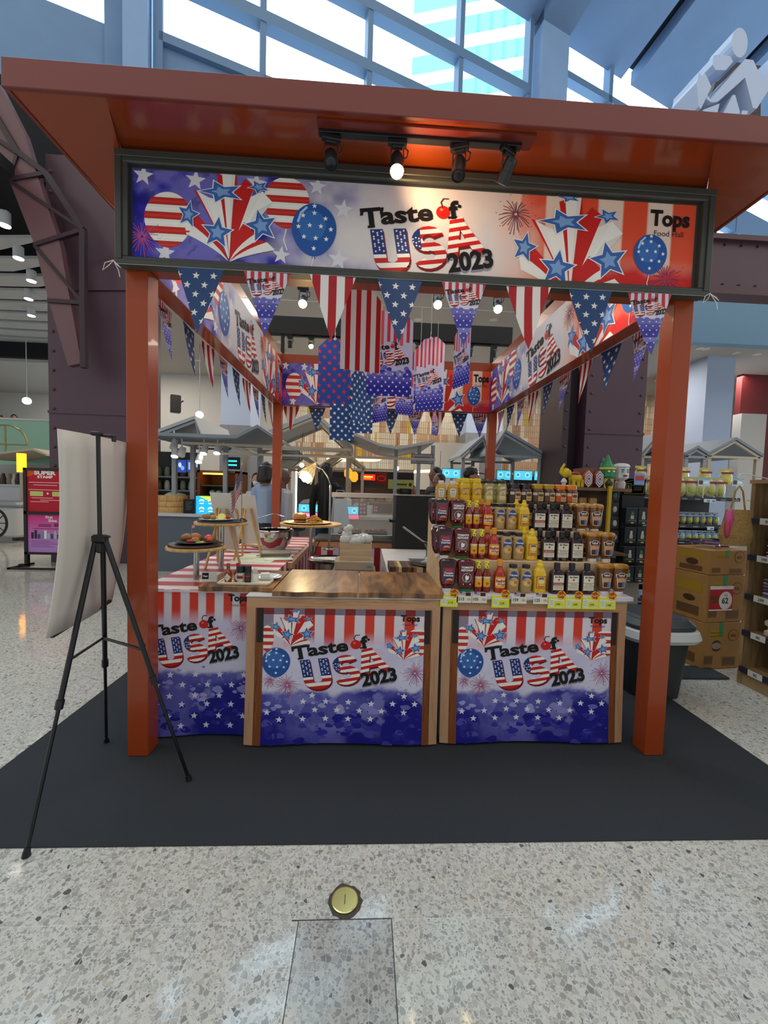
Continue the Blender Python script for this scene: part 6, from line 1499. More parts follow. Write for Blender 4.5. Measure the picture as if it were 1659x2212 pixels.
def counter_box(x0, x1, y, d, h, label, front, top=STALLW):
    t = thing('stall_counter', label, 'counter', ((x0+x1)/2, y+d/2, 0)); off = (-t.location.x, -t.location.y, 0)
    MB().bb(x0, x1, y, y+d, 0, h-.05).move(off).build('body', front, t); MB().bb(x0-.03, x1+.03, y-.03, y+d, h-.05, h).move(off).build('worktop', top, t); return t
def screen(px0, py0, px1, py1, y, art, label, name='menu_sign', cat='sign', lit=True, th=.03, tilt=0):
    """flat panel in a plane parallel to the booth front; art is a function (w, h) -> Art in metres"""
    a, b = AT(px0, py1, y=y), AT(px1, py0, y=y); w_, h_ = b.x-a.x, b.z-a.z
    t = thing(name, label, cat, ((a.x+b.x)/2, y, a.z)); MB().bb(-w_/2-.01, w_/2+.01, .001, th, -.01, h_+.01, '#1a1a1c').build('housing', BKP, t)
    A = art(w_, h_); A.clip(0, 0, w_, h_); A.to_mb(eps=.0008).build('panel_face', LITP if lit else PRINT, t, (-w_/2, 0, 0)); return t
def art_plain(bgc, items=()):
    def f(w_, h_):
        A = Art(); A.rect(0, 0, w_, h_, bgc, 0)
        for it in items:
            k = it[0]
            if k == 'r': A.rect(it[1]*w_, it[2]*h_, it[3]*w_, it[4]*h_, it[5], 1+len(it)*0)
            elif k == 'd': A.disc(it[1]*w_, it[2]*h_, it[3]*w_, it[4]*h_, it[5], 2)
            elif k == 't': A.text(it[1], it[2]*w_, it[3]*h_, it[4]*h_, it[5], 3, align='c', bold=.03, fit=it[6]*w_ if len(it) > 6 else None)
        return A
    return f
LW = lambda c, n=5, y0=.2, y1=.8: [('r', .15, y0+(y1-y0)*i/n, .85-.2*(i % 2), y0+(y1-y0)*(i+.4)/n, c) for i in range(n)]
# --- left stall with the steamer
cl = counter_box(AT(300, 1120, y=7).x, AT(470, 1120, y=7).x, 7.0, .8, 1.0, 'grey-blue food stall counter with a white worktop behind the left booth post', STALLG)
counter_box(AT(472, 1120, y=7.1).x, AT(640, 1120, y=7.1).x, 7.1, .8, .98, 'second grey-blue stall counter behind the table easels', STALLG)
zC = 1.0
q = AT(370, 1112, y=7.25)
t = thing('bamboo_steamer', 'stack of large round bamboo steamers on the left stall counter', 'steamer', (q.x, 7.35, zC))
for i in range(3): MB().lathe([(.26, i*.1), (.265, i*.1+.045), (.26, i*.1+.095)], n=28).build('steamer_tier', BAMB, t)
MB().blob((0, 0, .3), (.18, .15, .05), '#b9b59a', n=10, jit=.5).build('food', FOOD, t)
def black_board(px0, px1, py0, py1, y, label):
    return screen(px0, py0, px1, py1, y, art_plain('#1c1c20', [('r', .2, .85-.1*i, .8-.1*(i % 3), .87-.1*i, '#8c8c88') for i in range(6)]), label, 'menu_board', 'menu board', lit=False)
black_board(397, 420, 1080, 1112, 7.05, 'small black framed menu board between steamer and lit panel')
def art_dishes(w_, h_):
    A = Art(); A.rect(0, 0, w_, h_, '#1aa0e8', 0); A.poly([(.1*w_, h_), (w_, h_), (w_, .35*h_)], '#b6e03a', 1)
    for i in range(3):
        for j in range(2): x, y = w_*(.2+.3*i), h_*(.70-.42*j); A.disc(x, y, .09*w_, .13*h_, '#dff2fa', 2, n=14, a0=0, a1=PI); A.disc(x, y, .06*w_, .08*h_, ('#7aa0c8', '#d8706a', '#5ac0b0')[(i+j) % 3], 3, n=12, a0=0, a1=PI); A.rect(x-.07*w_, y-.12*h_, x+.07*w_, y-.08*h_, '#d6f0e0', 2)
    return A
screen(423, 1073, 486, 1111, 7.08, art_dishes, 'glowing blue and lime menu panel with six dishes on the left stall')
# TV screens and neon
screen(383, 994, 402, 1020, 7.9, art_plain('#1f3a8c', [('d', .3, .6, .18, .2, '#a8c4f0'), ('d', .6, .35, .2, .18, '#6f95dc')]), 'left blue television screen above the steamer stall', 'television', 'screen')
screen(404, 994, 420, 1019, 7.9, art_plain('#26408a', [('r', .2, .2, .5, .8, '#8aa4d8')]), 'middle blue television screen above the steamer stall', 'television', 'screen')
screen(421, 996, 429, 1019, 7.9, art_plain('#30343c', [('d', .5, .6, .3, .2, '#8a93a8')]), 'narrow grey television screen beside the blue ones', 'television', 'screen')
t = screen(488, 989, 517, 1012, 8.2, art_plain('#0c1216', [('r', .12, .62, .82, .76, '#3fe8f2'), ('r', .12, .26, .82, .40, '#3fe8f2')]), 'black sign with two glowing cyan bars', 'neon_sign', 'sign')
# wooden display case of buns
a, b_ = AT(425, 1072, y=7.3), AT(514, 1018, y=7.3)
t = thing('display_case', 'wooden glass display case with shelves of pale green buns', 'display case', ((a.x+b_.x)/2, 7.6, .98)); w2 = (b_.x-a.x)/2; h_ = b_.z-.98
MB().bb(-w2, w2, -.3, .3, h_-.04, h_).bb(-w2, -w2+.05, -.3, .3, 0, h_).bb(w2-.05, w2, -.3, .3, 0, h_).bb(-w2, w2, .27, .3, 0, h_).build('case', mat('case_wood', '#8a5428', .5), t)
MB().bb(-w2+.1, w2-.25, -.29, -.26, h_-.07, h_-.045).build('light_strip', mat('amber_strip', '#ffb13a', .5, emit=6), t)
for z_ in (.1, .32, .5): MB().bb(-w2+.05, w2-.05, -.26, .26, z_, z_+.015, '#3f6a5a').build('shelf', SATIN, t)
t.location.z = .98
for lv, z_ in enumerate((.115, .335)):
    for i in range(5):
        x = a.x+.2+i*.12
        o = MB().blob((0, 0, .05), (.06, .06, .05), '#9fd0bf', n=12).build('bun', FOOD, None, (x, 7.5, .98+z_)); tag(o, 'pale green bun on the %s shelf of the wooden case, %s' % (('lower', 'upper')[lv], ['leftmost', 'second', 'middle', 'fourth', 'rightmost'][i]), 'bun', 'pale green buns in the wooden case')
# stall roofs left
t, A_, B_, ze = gable(318, 436, 420, 905, 945, 7.6, 1.8, 'small grey gable roof at the left behind the booth post', SLATEL, frame=GRYF, legs=False)
def flat_roof(pts, y, depth, label, mt=SLATE, th=.05):
    P = [AT(px, py, y=y) for px, py in pts]; t = thing('stall_canopy', label, 'canopy', (P[0].x, y+depth/2, 0))
    off = (-t.location.x, -t.location.y, 0)
    for p_, q_ in zip(P, P[1:]): MB().prism([(p_.x, p_.z), (q_.x, q_.z), (q_.x, q_.z-th), (p_.x, p_.z-th)], y, y+depth).move(off).build('roof_panel', mt, t)
    return t, P, off
t, P, off = flat_roof([(300, 931), (345, 934), (510, 940), (556, 917), (597, 944)], 6.6, 1.6, 'long flat grey stall canopy ending in a small peak on the right')
for px in (375, 415, 486, 560): x = AT(px, 1000, y=7.2).x; MB().bb(x-.035, x+.035, 7.2, 7.27, 0, P[1].z-.1).move(off).build('leg', GRYF, t)
mb = MB(); a, b_ = AT(395, 957, y=6.9), AT(760, 972, y=6.9); mb.tube([a, b_], .03, n=4, sq=True); a, b_ = AT(480, 958, y=6.9), AT(560, 985, y=6.9); mb.tube([a, b_], .025, n=4, sq=True); a, b_ = AT(480, 980, y=6.9), AT(940, 993, y=6.9); mb.tube([a, b_], .025, n=4, sq=True)
mb.move(off).build('rail', CREAM, t)
def stall_lamp(px, py, y, lit, label):
    p = AT(px, py, y=y); t = thing('stall_spotlight', label, 'spotlight', p, 0, 'white track spotlights on the stalls')
    mb = MB().lathe([(.03, .10), (.05, .09), (.06, -.06), (.05, -.06)], n=14); s_ = .5; mb.v = [(x, y_*math.cos(s_)+z*math.sin(s_), -y_*math.sin(s_)+z*math.cos(s_)) for x, y_, z in mb.v]
    mb.build('housing', mat('lamp_white', '#c4c8cc', .5), t); MB().tube([(0, 0, .08), (0, 0, .24)], .012, n=6).build('stem', MATS['lamp_white'], t)
    if lit: MB().blob((0, -.03, -.055), (.05, .05, .02), n=12).build('lamp', mat('stall_lamp_glow', '#fff0d0', .5, emit=14), t)
for px, py, l_, nm_ in ((376, 962, 0, 'unlit white spotlight nearest the left booth post'), (379, 980, 1, 'lit white spotlight, large, left above the televisions'), (393, 978, 0, 'unlit white spotlight above the televisions'), (441, 974, 1, 'left one of two lit spotlights under the long canopy'), (470, 973, 1, 'right one of two lit spotlights under the long canopy'), (431, 992, 1, 'lit spotlight lower down between televisions and canopy post')): stall_lamp(px, py, 6.9, l_, nm_)
t = thing('stall_back_wall', 'dark panelled back wall of the left stall with small shelves', 'wall unit', ((AT(300, 1000, y=8.4).x+AT(425, 1000, y=8.4).x)/2, 8.5, 0)); w2 = (AT(425, 1000, y=8.4).x-AT(300, 1000, y=8.4).x)/2
MB().bb(-w2, w2, 0, .06, 0, 2.15).build('panel', mat('stall_panel', '#4b4e50', .7), t); MB().bb(-w2, w2, -.25, 0, 1.35, 1.38).build('shelf', GRYF, t); MB().bb(-w2, w2, -.25, 0, 1.62, 1.65).build('shelf', GRYF, t)
for i in range(7):
    for j in range(2):
        o = MB().lathe([(.05, 0), (.06, .05), (.05, .14), (.03, .19)], col=('#8a8f7a', '#b9b4a8', '#6a4a3a', '#c9c6bc', '#5a6a4a')[(i+j*2) % 5], n=10).build('shop_jar', SATIN, None, (t.location.x-w2+.1+i*(2*w2-.2)/6, 8.38, (1.38, 1.65)[j])); tag(o, 'small jar on the %s shelf behind the steamer stall, %s from the left' % (('lower', 'upper')[j], ORD[i]), 'jar', 'jars behind the steamer stall')
# glass jars, bottles on the left stall
for i, (px, py, rr, c, lb) in enumerate(((352, 1083, .05, '#b9b7ae', 'white jar beside the bamboo steamers'), (362, 1082, .05, '#cfcdc6', 'second white jar beside the bamboo steamers'), (398, 1065, .06, '#8d8a88', 'round steel pot behind the steamers'), (397, 1040, .10, '#4f5a3a', 'leafy green vegetables hanging in the left stall'))):
    p = AT(px, py, y=7.7); o = MB().lathe([(rr, -.08), (rr*1.05, .02), (rr*.8, .08), (0, .09)], col=c, n=14).build('jar', SATIN, None, (p.x, 7.7, zC+.08)); tag(o, lb, 'jar', 'jars on the left stall')
# --- central background: gables and frames
gable(520, 760, 681, 898, 968, 8.6, 1.5, 'large grey gable roof behind the lowest starred tags', SLATEL, th=.10, legs=True)
gable(596, 690, 640, 975, 1008, 9.8, 1.4, 'small corrugated gable roof behind the heat lamp', SLATEL, th=.05)
gable(690, 790, 740, 975, 1010, 10.4, 1.4, 'small pale gable roof left of the red signs', CREAM, th=.05)
t, P, off = flat_roof([(715, 912), (820, 958), (860, 965), (940, 950)], 7.8, 2.0, 'wide light stall canopy sagging behind the lettered tags', SLATEL)
for px in (855, 905, 935): x = AT(px, 1000, y=8.0).x; MB().bb(x-.035, x+.035, 8.0, 8.07, 0, AT(px, 962, y=8.0).z).move(off).build('leg', GRYF, t)
# curved cream drum on the right of centre
a, b_ = AT(948, 1008, y=10.5), AT(1002, 946, y=10.5)
t = thing('drum_pillar', 'curved cream wall drum above the dark-haired heads', 'wall', ((a.x+b_.x)/2+.3, 12.6, 0)); MB().lathe([(1.0, a.z-.6), (1.0, b_.z)], n=40).build('drum', mat('drum_cream', '#c2bdb4', .7), t); MB().lathe([(.9, 0), (.9, a.z-.6)], n=30).build('core', mat('dark_core', '#3a3432', .8), t); MB().lathe([(1.01, a.z-.1), (1.01, a.z-.02)], n=40).build('light_band', mat('warm_band', '#ffe6b8', .5, emit=1.6), t)
# signs
screen(779, 1025, 812, 1037, 10.5, art_plain('#e0221c', [('t', 'ลูกชิ้น', .5, .3, .5, '#ffd23a', .7)] if 0 else [('r', .15, .45, .8, .7, '#ffce3a'), ('r', .2, .2, .7, .3, '#ffb03a')]), 'glowing red sign with yellow lettering above the food hall')
screen(811, 1021, 836, 1046, 9.6, art_plain('#a81c22', [('d', .5, .5, .4, .22, '#d8a05a'), ('d', .5, .5, .36, .18, '#a81c22'), ('r', .2, .44, .8, .56, '#e6b070')]), 'square dark red sign with an oval gold emblem', lit=False)
screen(838, 1037, 893, 1056, 8.9, art_plain('#b9bd6a', [('r', .25, .4, .75, .6, '#4a5a2a'), ('d', .88, .5, .06, .2, '#5a3020')]), 'pale green shop sign above the chalkboard menu', lit=False)
black_board(864, 888, 1057, 1068, 8.8, 'small black chalkboard menu under the pale green sign')
t = screen(889, 982, 935, 1000, 7.6, art_plain('#7d8288', [('r', .12, .6, .88, .7, '#4c5056'), ('r', .06, .35, .94, .45, '#4c5056'), ('r', .2, .15, .8, .22, '#4c5056')]), 'grey plaque sign with three lines hanging at the right canopy', lit=False)
screen(610, 975, 646, 992, 7.6, art_plain('#7d8288', [('r', .1, .55, .75, .68, '#4c5056'), ('r', .1, .28, .9, .4, '#4c5056')]), 'grey plaque sign with two lines right of the back left post', lit=False)
for px0, px1, lb in (): pass
CYAN = '#4fb8d6'
def cyan_panel(px0, py0, px1, py1, y, label):
    def f(w_, h_):
        A = Art(); A.rect(0, 0, w_, h_, CYAN, 0); r = random.Random(int(px0)); n = max(2, int(w_/h_*1.2))
        for i in range(n): A.disc(w_*(i+.5)/n, h_*.55, h_*.28, h_*.28, '#8fe0ea', 1, n=14); A.disc(w_*(i+.5)/n, h_*.55, h_*.18, h_*.18, '#3a8fae', 2, n=12)
        return A
    return screen(px0, py0, px1, py1, y, f, label)
counter_box(AT(640, 1118, y=7.4).x, AT(870, 1118, y=7.4).x, 7.4, .8, 1.0, 'long food counter across the centre background', mat('counter_cream', '#a9a4a0', .6))
cyan_panel(645, 1090, 691, 1108, 7.38, 'glowing cyan dish panel behind the burger')
cyan_panel(737, 1095, 775, 1113, 7.38, 'glowing cyan dish panel right of the blue bag')
screen(645, 1108, 693, 1118, 7.37, art_plain('#d27aa8', [('r', .3, .4, .7, .6, '#f0d0e0')]), 'pink lit strip below the left cyan panel')
screen(737, 1113, 775, 1121, 7.37, art_plain('#d86a8a', []), 'pink lit strip below the right cyan panel')
screen(775, 1085, 792, 1112, 7.3, art_plain('#8c3a5a', [('d', .3+.4*(i % 2), .2+.3*(i//2), .13, .1, '#d8b8c4') for i in range(6)]), 'maroon card with six round pictures on the counter', lit=False)
screen(806, 1092, 817, 1107, 7.3, art_plain('#a83a50', [('d', .3+.4*(i % 2), .3+.4*(i//2), .12, .12, '#e8c8cc') for i in range(4)]), 'small red card with four pictures on the counter', lit=False)
p = AT(664, 1090, y=7.6); t = thing('glass_dome', 'clear glass dome cloche on the centre background counter', 'dome', (p.x, 7.7, 1.0)); MB().lathe([(.2, 0), (.2, .1), (.17, .2), (.1, .27), (0, .29)], n=28).build('dome', mat('dome_glass', '#f0f6f8', .03, alpha=.3), t); MB().lathe([(.21, 0), (.21, .02)], n=24, col='#9a9a98').build('base', SATIN, t)
p = AT(750, 1060, y=7.9); o = MB().bb(-.09, .09, -.08, .08, 0, .3, '#c9c9c6', bev=.01).lathe([(.05, .3), (.05, .38)], col='#dededa', n=14).build('coffee_machine', SATIN, None, (p.x, 7.9, 1.0)); tag(o, 'white appliance on the centre counter beside the hanging blue bag', 'appliance')
for px0, px1, lb in ((745, 762, 'left'), (770, 786, 'middle'), (797, 812, 'right')): pass
t = thing('vending_shelf', 'warm-lit glass shelf of pastries behind the masked worker', 'shelf', (AT(830, 1080, y=9).x, 9.0, 0)); MB().bb(-.45, .45, 0, .3, .4, 1.55, '#6a4a34').bb(-.42, .42, -.01, 0, 1.2, 1.24, '#c99a60').bb(-.42, .42, -.01, 0, .95, .98, '#c99a60').build('cabinet', SATIN, t)
for i in range(4):
    o = MB().blob((0, 0, .05), (.09, .07, .06), ('#b98a50', '#a05a3a', '#c9a060', '#8a5a3a')[i], n=10).build('pastry', FOOD, None, (t.location.x-.3+i*.2, 8.93, 1.24)); tag(o, 'round pastry on the warm-lit shelf, %s from the left' % ORD[i], 'pastry', 'pastries on the warm-lit shelf')
for i, (px, py, c) in enumerate(((627+125, 1022, '#f0a020'), (765, 1030, '#f0a020'))):
    p = AT(px, py, y=9.5); o = MB().lathe([(.04, -.12), (.09, -.06), (.09, .06), (.04, .12)], col=c, n=14).tube([(0, 0, .12), (0, 0, .8)], .006, '#222222', n=5).build('paper_lantern', LITP, None, p); tag(o, ('left', 'right')[i]+' small orange lantern hanging near the red signs', 'lantern')
for i, (px, py, y) in enumerate(((857, 1012, 9.0), (652, 1005, 9.0), (950, 1030, 11))):
    p = AT(px, py, y=y); t = thing('hanging_bulb', ('bright bulb hanging above the pale green sign', 'warm bulb hanging behind the heat lamp', 'bulb near the curved drum')[i], 'lamp', p); MB().blob((0, 0, 0), (.05, .05, .05), n=10).build('bulb', MATS['stall_lamp_glow'], t); MB().tube([(0, 0, .04), (0, 0, .7)], .006, n=5).build('cord', BKP, t)
for i, px in enumerate((735, 763, 793)):
    p = AT(px, 992, y=12); t = thing('oval_ceiling_light', ('left', 'middle', 'right')[i]+' oval warm ceiling light beyond the canopies', 'ceiling light', p); MB().blob((0, 0, 0), (.42, .3, .07), n=16).build('lamp', mat('oval_glow', '#f6e2b0', .5, emit=1.8), t); MB().tube([(0, 0, .05), (0, 0, zc-p.z)], .01, n=5).build('cord', GRYF, t)
# right-hand gables
gable(1060, 1180, 1092, 934, 983, 8.4, 1.8, 'large grey gable roof right of the back right post', SLATE, frame=GRYF)
gable(995, 1062, 1045, 945, 990, 9.2, 1.4, 'grey gable roof left of the back right post', SLATE, frame=GRYF)
gable(1385, 1470, 1425, 940, 985, 9.0, 1.8, 'grey gable roof partly hidden by the right booth post', SLATE, frame=CREAM)
gable(1530, 1650, 1591, 950, 985, 8.6, 2.2, 'grey gable roof with a cream truss above the bagged snacks', SLATE, frame=CREAM)
gable(1480, 1535, 1508, 968, 984, 8.2, 1.4, 'smallest grey gable roof beside the right booth post', SLATE, frame=GRYF)
cyan_panel(1073, 1017, 1106, 1036, 10.2, 'glowing cyan menu panel right of the back right post, left one')
cyan_panel(1108, 1018, 1150, 1036, 10.2, 'glowing cyan menu panel in the middle above the jars')
cyan_panel(1154, 1019, 1190, 1037, 10.2, 'glowing cyan menu panel right above the jars')
cyan_panel(955, 1014, 995, 1032, 9.9, 'glowing cyan menu panel above the dark-haired heads')
counter_box(AT(1073, 1060, y=10).x, AT(1200, 1060, y=10).x, 9.9, .8, 1.15, 'far counter beneath the cyan panels', mat('far_counter', '#4a4644', .6))
# --- far left: stall roof arc, freezer cart, posters
p = AT(20, 1060, y=10)
t = thing('ice_cream_cart', 'white freezer cart with a printed spoked wheel at far left', 'cart', (AT(5, 1165, y=9.8).x, 10.3, 0)); hh = AT(10, 1085, y=9.8).z
MB().bb(-1.2, .33, -.5, .5, .12, hh-.12, bev=.05).build('cart_body', mat('cart_white', '#b9bab8', .4), t); MB().bb(-1.2, .36, -.52, .52, hh-.12, hh, bev=.05).build('lid', mat('cart_lid', '#8d949c', .4), t)
A = Art()
for i in range(28):
    a0, a1 = 2*PI*i/28, 2*PI*(i+1)/28; A.poly([(.26*math.cos(a0), .30*math.sin(a0)), (.32*math.cos(a0), .36*math.sin(a0)), (.32*math.cos(a1), .36*math.sin(a1)), (.26*math.cos(a1), .30*math.sin(a1))], '#202024', 1)
for i in range(10): A.line([(0, 0), (.27*math.cos(i*.628), .31*math.sin(i*.628))], .02, '#202024', 1)
A.disc(0, 0, .07, .08, '#202024', 2); A.to_mb(eps=.001).build('printed_wheel', PRINT, t, (-.18, -.505, .46))
MB().lathe([(.08, -.04), (.08, .04)], n=14).build('castor', BKP, t, (.2, -.35, .08)); MB().lathe([(.08, -.04), (.08, .04)], n=14).build('castor', BKP, t, (-.6, -.35, .08))
counter_box(AT(-60, 1075, y=11.4).x, AT(52, 1075, y=11.4).x, 11.4, .8, 1.35, 'white counter behind the freezer cart at far left', STALLW)
for i, (px, c) in enumerate(((8, '#5a3a2a'), (22, '#8a8580'), (33, '#cfc8bc'), (40, '#3a2a22'))):
    p = AT(px, 1066, y=11.6); o = MB().lathe([(.07, 0), (.08, .1), (.05, .22), (.03, .3)], col=c, n=12).build('cafe_jar', SATIN, None, (p.x, 11.6, 1.35)); tag(o, ('brown', 'grey', 'cream', 'dark')[i]+' jar on the white counter at far left', 'jar', 'jars on the far left counter')
t, P, off = flat_roof([(-60, 985), (-10, 978), (70, 968), (100, 980)], 10.6, 2.4, 'pale timber canopy over the far left counter', CREAM)
MB().bb(AT(46, 1000, y=10.8).x-.05, AT(46, 1000, y=10.8).x+.05, 10.8, 10.9, 0, AT(46, 975, y=10.8).z).move(off).build('leg', CREAM, t)
mb = MB(); c0 = AT(12, 960, y=11); mb.tube([(c0.x+.55*math.cos(a*.3), 11, c0.z+.5*math.sin(a*.3)) for a in range(0, 11)], .02, n=6); mb.tube([(c0.x-.6, 11, c0.z), (c0.x+.55, 11, c0.z)], .02, n=6); mb.tube([(c0.x, 11, c0.z-.3), (c0.x, 11, c0.z+.5)], .02, n=6); o = mb.build('metal_arch', mat('brass_tube', '#a08a5a', .3, metal=.7)); tag(o, 'brass tube arch ornament above the far left canopy', 'ornament')
o = MB().bb(-.06, .06, -.06, .06, 0, .42).build('amber_light', mat('amber_light', '#ff9d14', .4, emit=3.5), None, AT(47, 1020, y=9.5)); tag(o, 'glowing amber light box left of the red poster', 'light')
# poster stand
pz = AT(52, 1010, y=7.15); pb = AT(50, 1225, y=7.15); pw = AT(160, 1100, y=7.15).x-pz.x
t = thing('poster_stand', 'black floor stand with a red poster above a pink poster', 'poster stand', (pz.x+pw/2, 7.15, 0)); hw = pw/2; ht = pz.z
MB().bb(-hw, -hw+.05, -.03, .03, .03, ht).bb(hw-.05, hw, -.03, .03, .03, ht).bb(-hw, hw, -.03, .03, ht-.04, ht).bb(-hw, hw, -.03, .03, ht*.535, ht*.565).bb(-hw, hw, -.03, .03, .22, .26).bb(-hw-.1, hw+.1, -.25, -.2, 0, .03).bb(-hw-.1, -hw-.05, -.25, .25, 0, .03).bb(hw+.05, hw+.1, -.25, .25, 0, .03).bb(-hw-.1, -hw+.05, -.03, .03, 0, .05).build('frame', BLKM, t)
A = Art(); W2, H2 = pw-.1, ht*.43
A.rect(0, 0, W2, H2, '#b4182c', 0); A.disc(0, H2, .16, .14, '#d8501e', 1); A.disc(W2, H2*.98, .2, .12, '#d8501e', 1)
A.text('SUPER', W2*.42, H2*.86, H2*.12, WHT, 2, align='c', bold=.05, fit=W2*.5); A.text('STAMP', W2*.42, H2*.78, H2*.08, WHT, 2, align='c', bold=.04, fit=W2*.36)
for i, (x0, x1, y) in enumerate(((.05, .9, .67), (.15, .7, .61), (.03, .95, .50), (.1, .6, .36-.05), (.08, .5, .22), (.3, .8, .26))): A.rect(x0*W2, y*H2, x1*W2, (y+.015)*H2, '#e8b8bc', 2)
A.rect(.07*W2, .36*H2, .37*W2, .47*H2, '#c5c878', 2); A.rect(.58*W2, .36*H2, .9*W2, .47*H2, '#c5c878', 2); A.text('+', W2*.475, H2*.39, H2*.1, WHT, 2, align='c', bold=.04)
A.clip(0, 0, W2, H2); A.to_mb(eps=.001).build('red_poster', PRINT, t, (-hw+.05, -.01, ht*.565)); t.children[-1]['label'] = 'red poster with white lettering'
A = Art(); H3 = ht*.535-.26; 
for i in range(12): A.rect(0, H3*i/12, W2, H3*(i+1)/12, ('#b58acb', '#b886ca', '#bb82c6', '#bf7ec2', '#c379be', '#c774ba', '#cb6eb4', '#cd66ac', '#cf5ca2', '#cf5098', '#ce468e', '#cc3c86')[i], 0)
A.text('First', W2*.5, H3*.90, H3*.10, WHT, 2, align='c', bold=.03); A.text('Shine', W2*.58, H3*.81, H3*.10, WHT, 2, align='c', bold=.03); A.text('50', W2*.66, H3*.69, H3*.11, '#3a1a3a', 2, align='c', bold=.04)
A.rect(W2*.25, H3*.72, W2*.55, H3*.74, '#5a2a5a', 2); A.rect(W2*.25, H3*.68, W2*.55, H3*.70, '#5a2a5a', 2); A.rect(W2*.12, H3*.62, W2*.85, H3*.635, '#6a3a6a', 2)
r = random.Random(17)
for i in range(12): x = W2*(.08+.075*i); A.rect(x, H3*.36, x+W2*.06, H3*(.46+r.random()*.13), r.choice(('#5b9ab8', '#e8e4f0', '#2f2f4a', '#8fc0d0', '#6a3a6a')), 2)
for i in range(5): A.rect(W2*.08, H3*(.30-.04*i), W2*(.5+.1*(i % 3)), H3*(.308-.04*i), '#5a4a7a', 2)
A.text('Tops', W2*.86, H3*.07, H3*.08, INK, 2, align='c', bold=.04); A.to_mb(eps=.001).build('pink_poster', PRINT, t, (-hw+.05, -.01, .26)); t.children[-1]['label'] = 'pink poster with product pictures'
# speaker on the white wall
p = AT(379, 873, y=12.4); o = MB().box((0, 0, 0), (.28, .3, .5), '#121214', rz=.5, bev=.02).tube([(0, .1, 0), (0, .5, .2)], .02, n=6).build('wall_speaker', MATS['black_plastic'], None, (p.x, 12.4, p.z)); tag(o, 'black loudspeaker mounted high on the pale wall at the left', 'speaker')
p = AT(430, 900, y=12); 
for i, (px, py) in enumerate(((431, 896), (58, 866))):
    p = AT(px, py, y=12); t = thing('globe_pendant', ('white globe pendant hanging above the left stalls', 'white globe pendant at far left above the balustrade')[i], 'lamp', p); MB().blob((0, 0, 0), (.11, .11, .1), n=14).build('globe', mat('globe_glow', '#fff8ea', .5, emit=3), t); MB().tube([(0, 0, .08), (0, 0, zc-p.z)], .012, n=5).build('cord', GRYF, t)

# ================================================================== SHOP ON THE RIGHT
# peg display of boxed glass cubes behind the riser
yb = 4.2; Pb = lambda px, py: AT(px, py, y=yb)
a, b_ = Pb(1335, 1258), Pb(1392, 1050)
t = thing('display_board', 'black display board with four rows of small boxed souvenirs', 'display stand', ((a.x+b_.x)/2, yb, 0)); w2 = (b_.x-a.x)/2+.01
MB().bb(-w2, w2, 0, .05, a.z, b_.z).build('backing', BLKM, t); MB().bb(-w2, w2, .0, .4, 0, a.z, '#8a857c').build('plinth', mat('grey_wood', '#8f8a82', .6), t)
A = Art(); A.rect(0, 0, .34, .24, '#0d0d0f', 0); zz = [(.02, .02), (.32, .02), (.32, .17), (.30, .19), (.24, .205), (.17, .228), (.10, .205), (.04, .19), (.02, .17), (.02, .02)]; A.line(zz, .004, '#b3a35a', 1); A.rect(.04, .04, .12, .17, '#1c1c1c', 1); A.line([(.04, .04), (.12, .04), (.12, .17), (.04, .17), (.04, .04)], .004, '#b3a35a', 2); A.rect(.06, .05, .10, .08, '#b9b49a', 2); A.rect(.07, .08, .09, .14, '#5a7a4a', 2)
A.rect(.16, .165, .27, .18, '#c9c6d2', 2); A.text('POSTCARD CUBE', .22, .14, .018, '#b9b5ac', 2, align='c', fit=.17)
for i in range(4): A.rect(.16, .12-.016*i, .30-.02*(i % 2), .124-.016*i, '#6a6862', 2)
k_ = (2*w2)/.34; m_ = A.to_mb(eps=.001); m_.v = [(x*k_-w2, y-.003, z*k_) for x, y, z in m_.v]; m_.bb(-w2, w2, -.003, 0, 0, .24*k_, '#0d0d0f'); m_.build('header_card', PRINT, t, (0, 0, b_.z-.10)); t.children[-1]['label'] = 'black header card with gold outline'
for rr in range(4):
    for cc in range(2):
        x = t.location.x+(-.5+cc)*w2*1.0; z_ = a.z+.03+(3-rr)*.205
        if rr == 3 and cc == 0: pass
        bx_ = thing('souvenir_box', 'small black boxed souvenir, %s row from the top, %s column' % (ORD[rr], ('left', 'right')[cc]), 'box', (x, yb-.05, z_), 0, 'boxed souvenirs on the black display board')
        MB().bb(-.07, .07, -.04, .04, 0, .17, '#1a2630', bev=.004).build('carton', SATIN, bx_); A = Art(); A.rect(-.018, .05, .018, .09, '#b9b49a', 1); A.rect(-.012, .085, .012, .13, ('#4a7a4a', '#c9c2a8', '#c9bfa0', '#3f8a5a', )[(rr+cc) % 4], 1); A.rect(-.045, .032, .045, .037, '#8a8f92', 1); A.rect(-.012, .005, .018, .017, '#c9cf5a', 1); A.to_mb(eps=.001).build('label_print', PRINT, bx_, (0, -.04, 0))
for i in range(4):
    p = Pb(1324, 1070+30*i); bx_ = thing('souvenir_pack', 'small packaged figure hanging left of the black display board, %s from the top' % ORD[i], 'package', (p.x, yb+.0, p.z-.06), 0, 'packs left of the black display board')
    MB().bb(-.045, .045, -.03, .03, 0, .13, '#2c2f33', bev=.004).build('pack', SATIN, bx_); MB().blob((0, -.032, .06), (.026, .01, .035), '#b9bab4' if i else '#4a7a62', n=10).build('figure', SATIN, bx_)
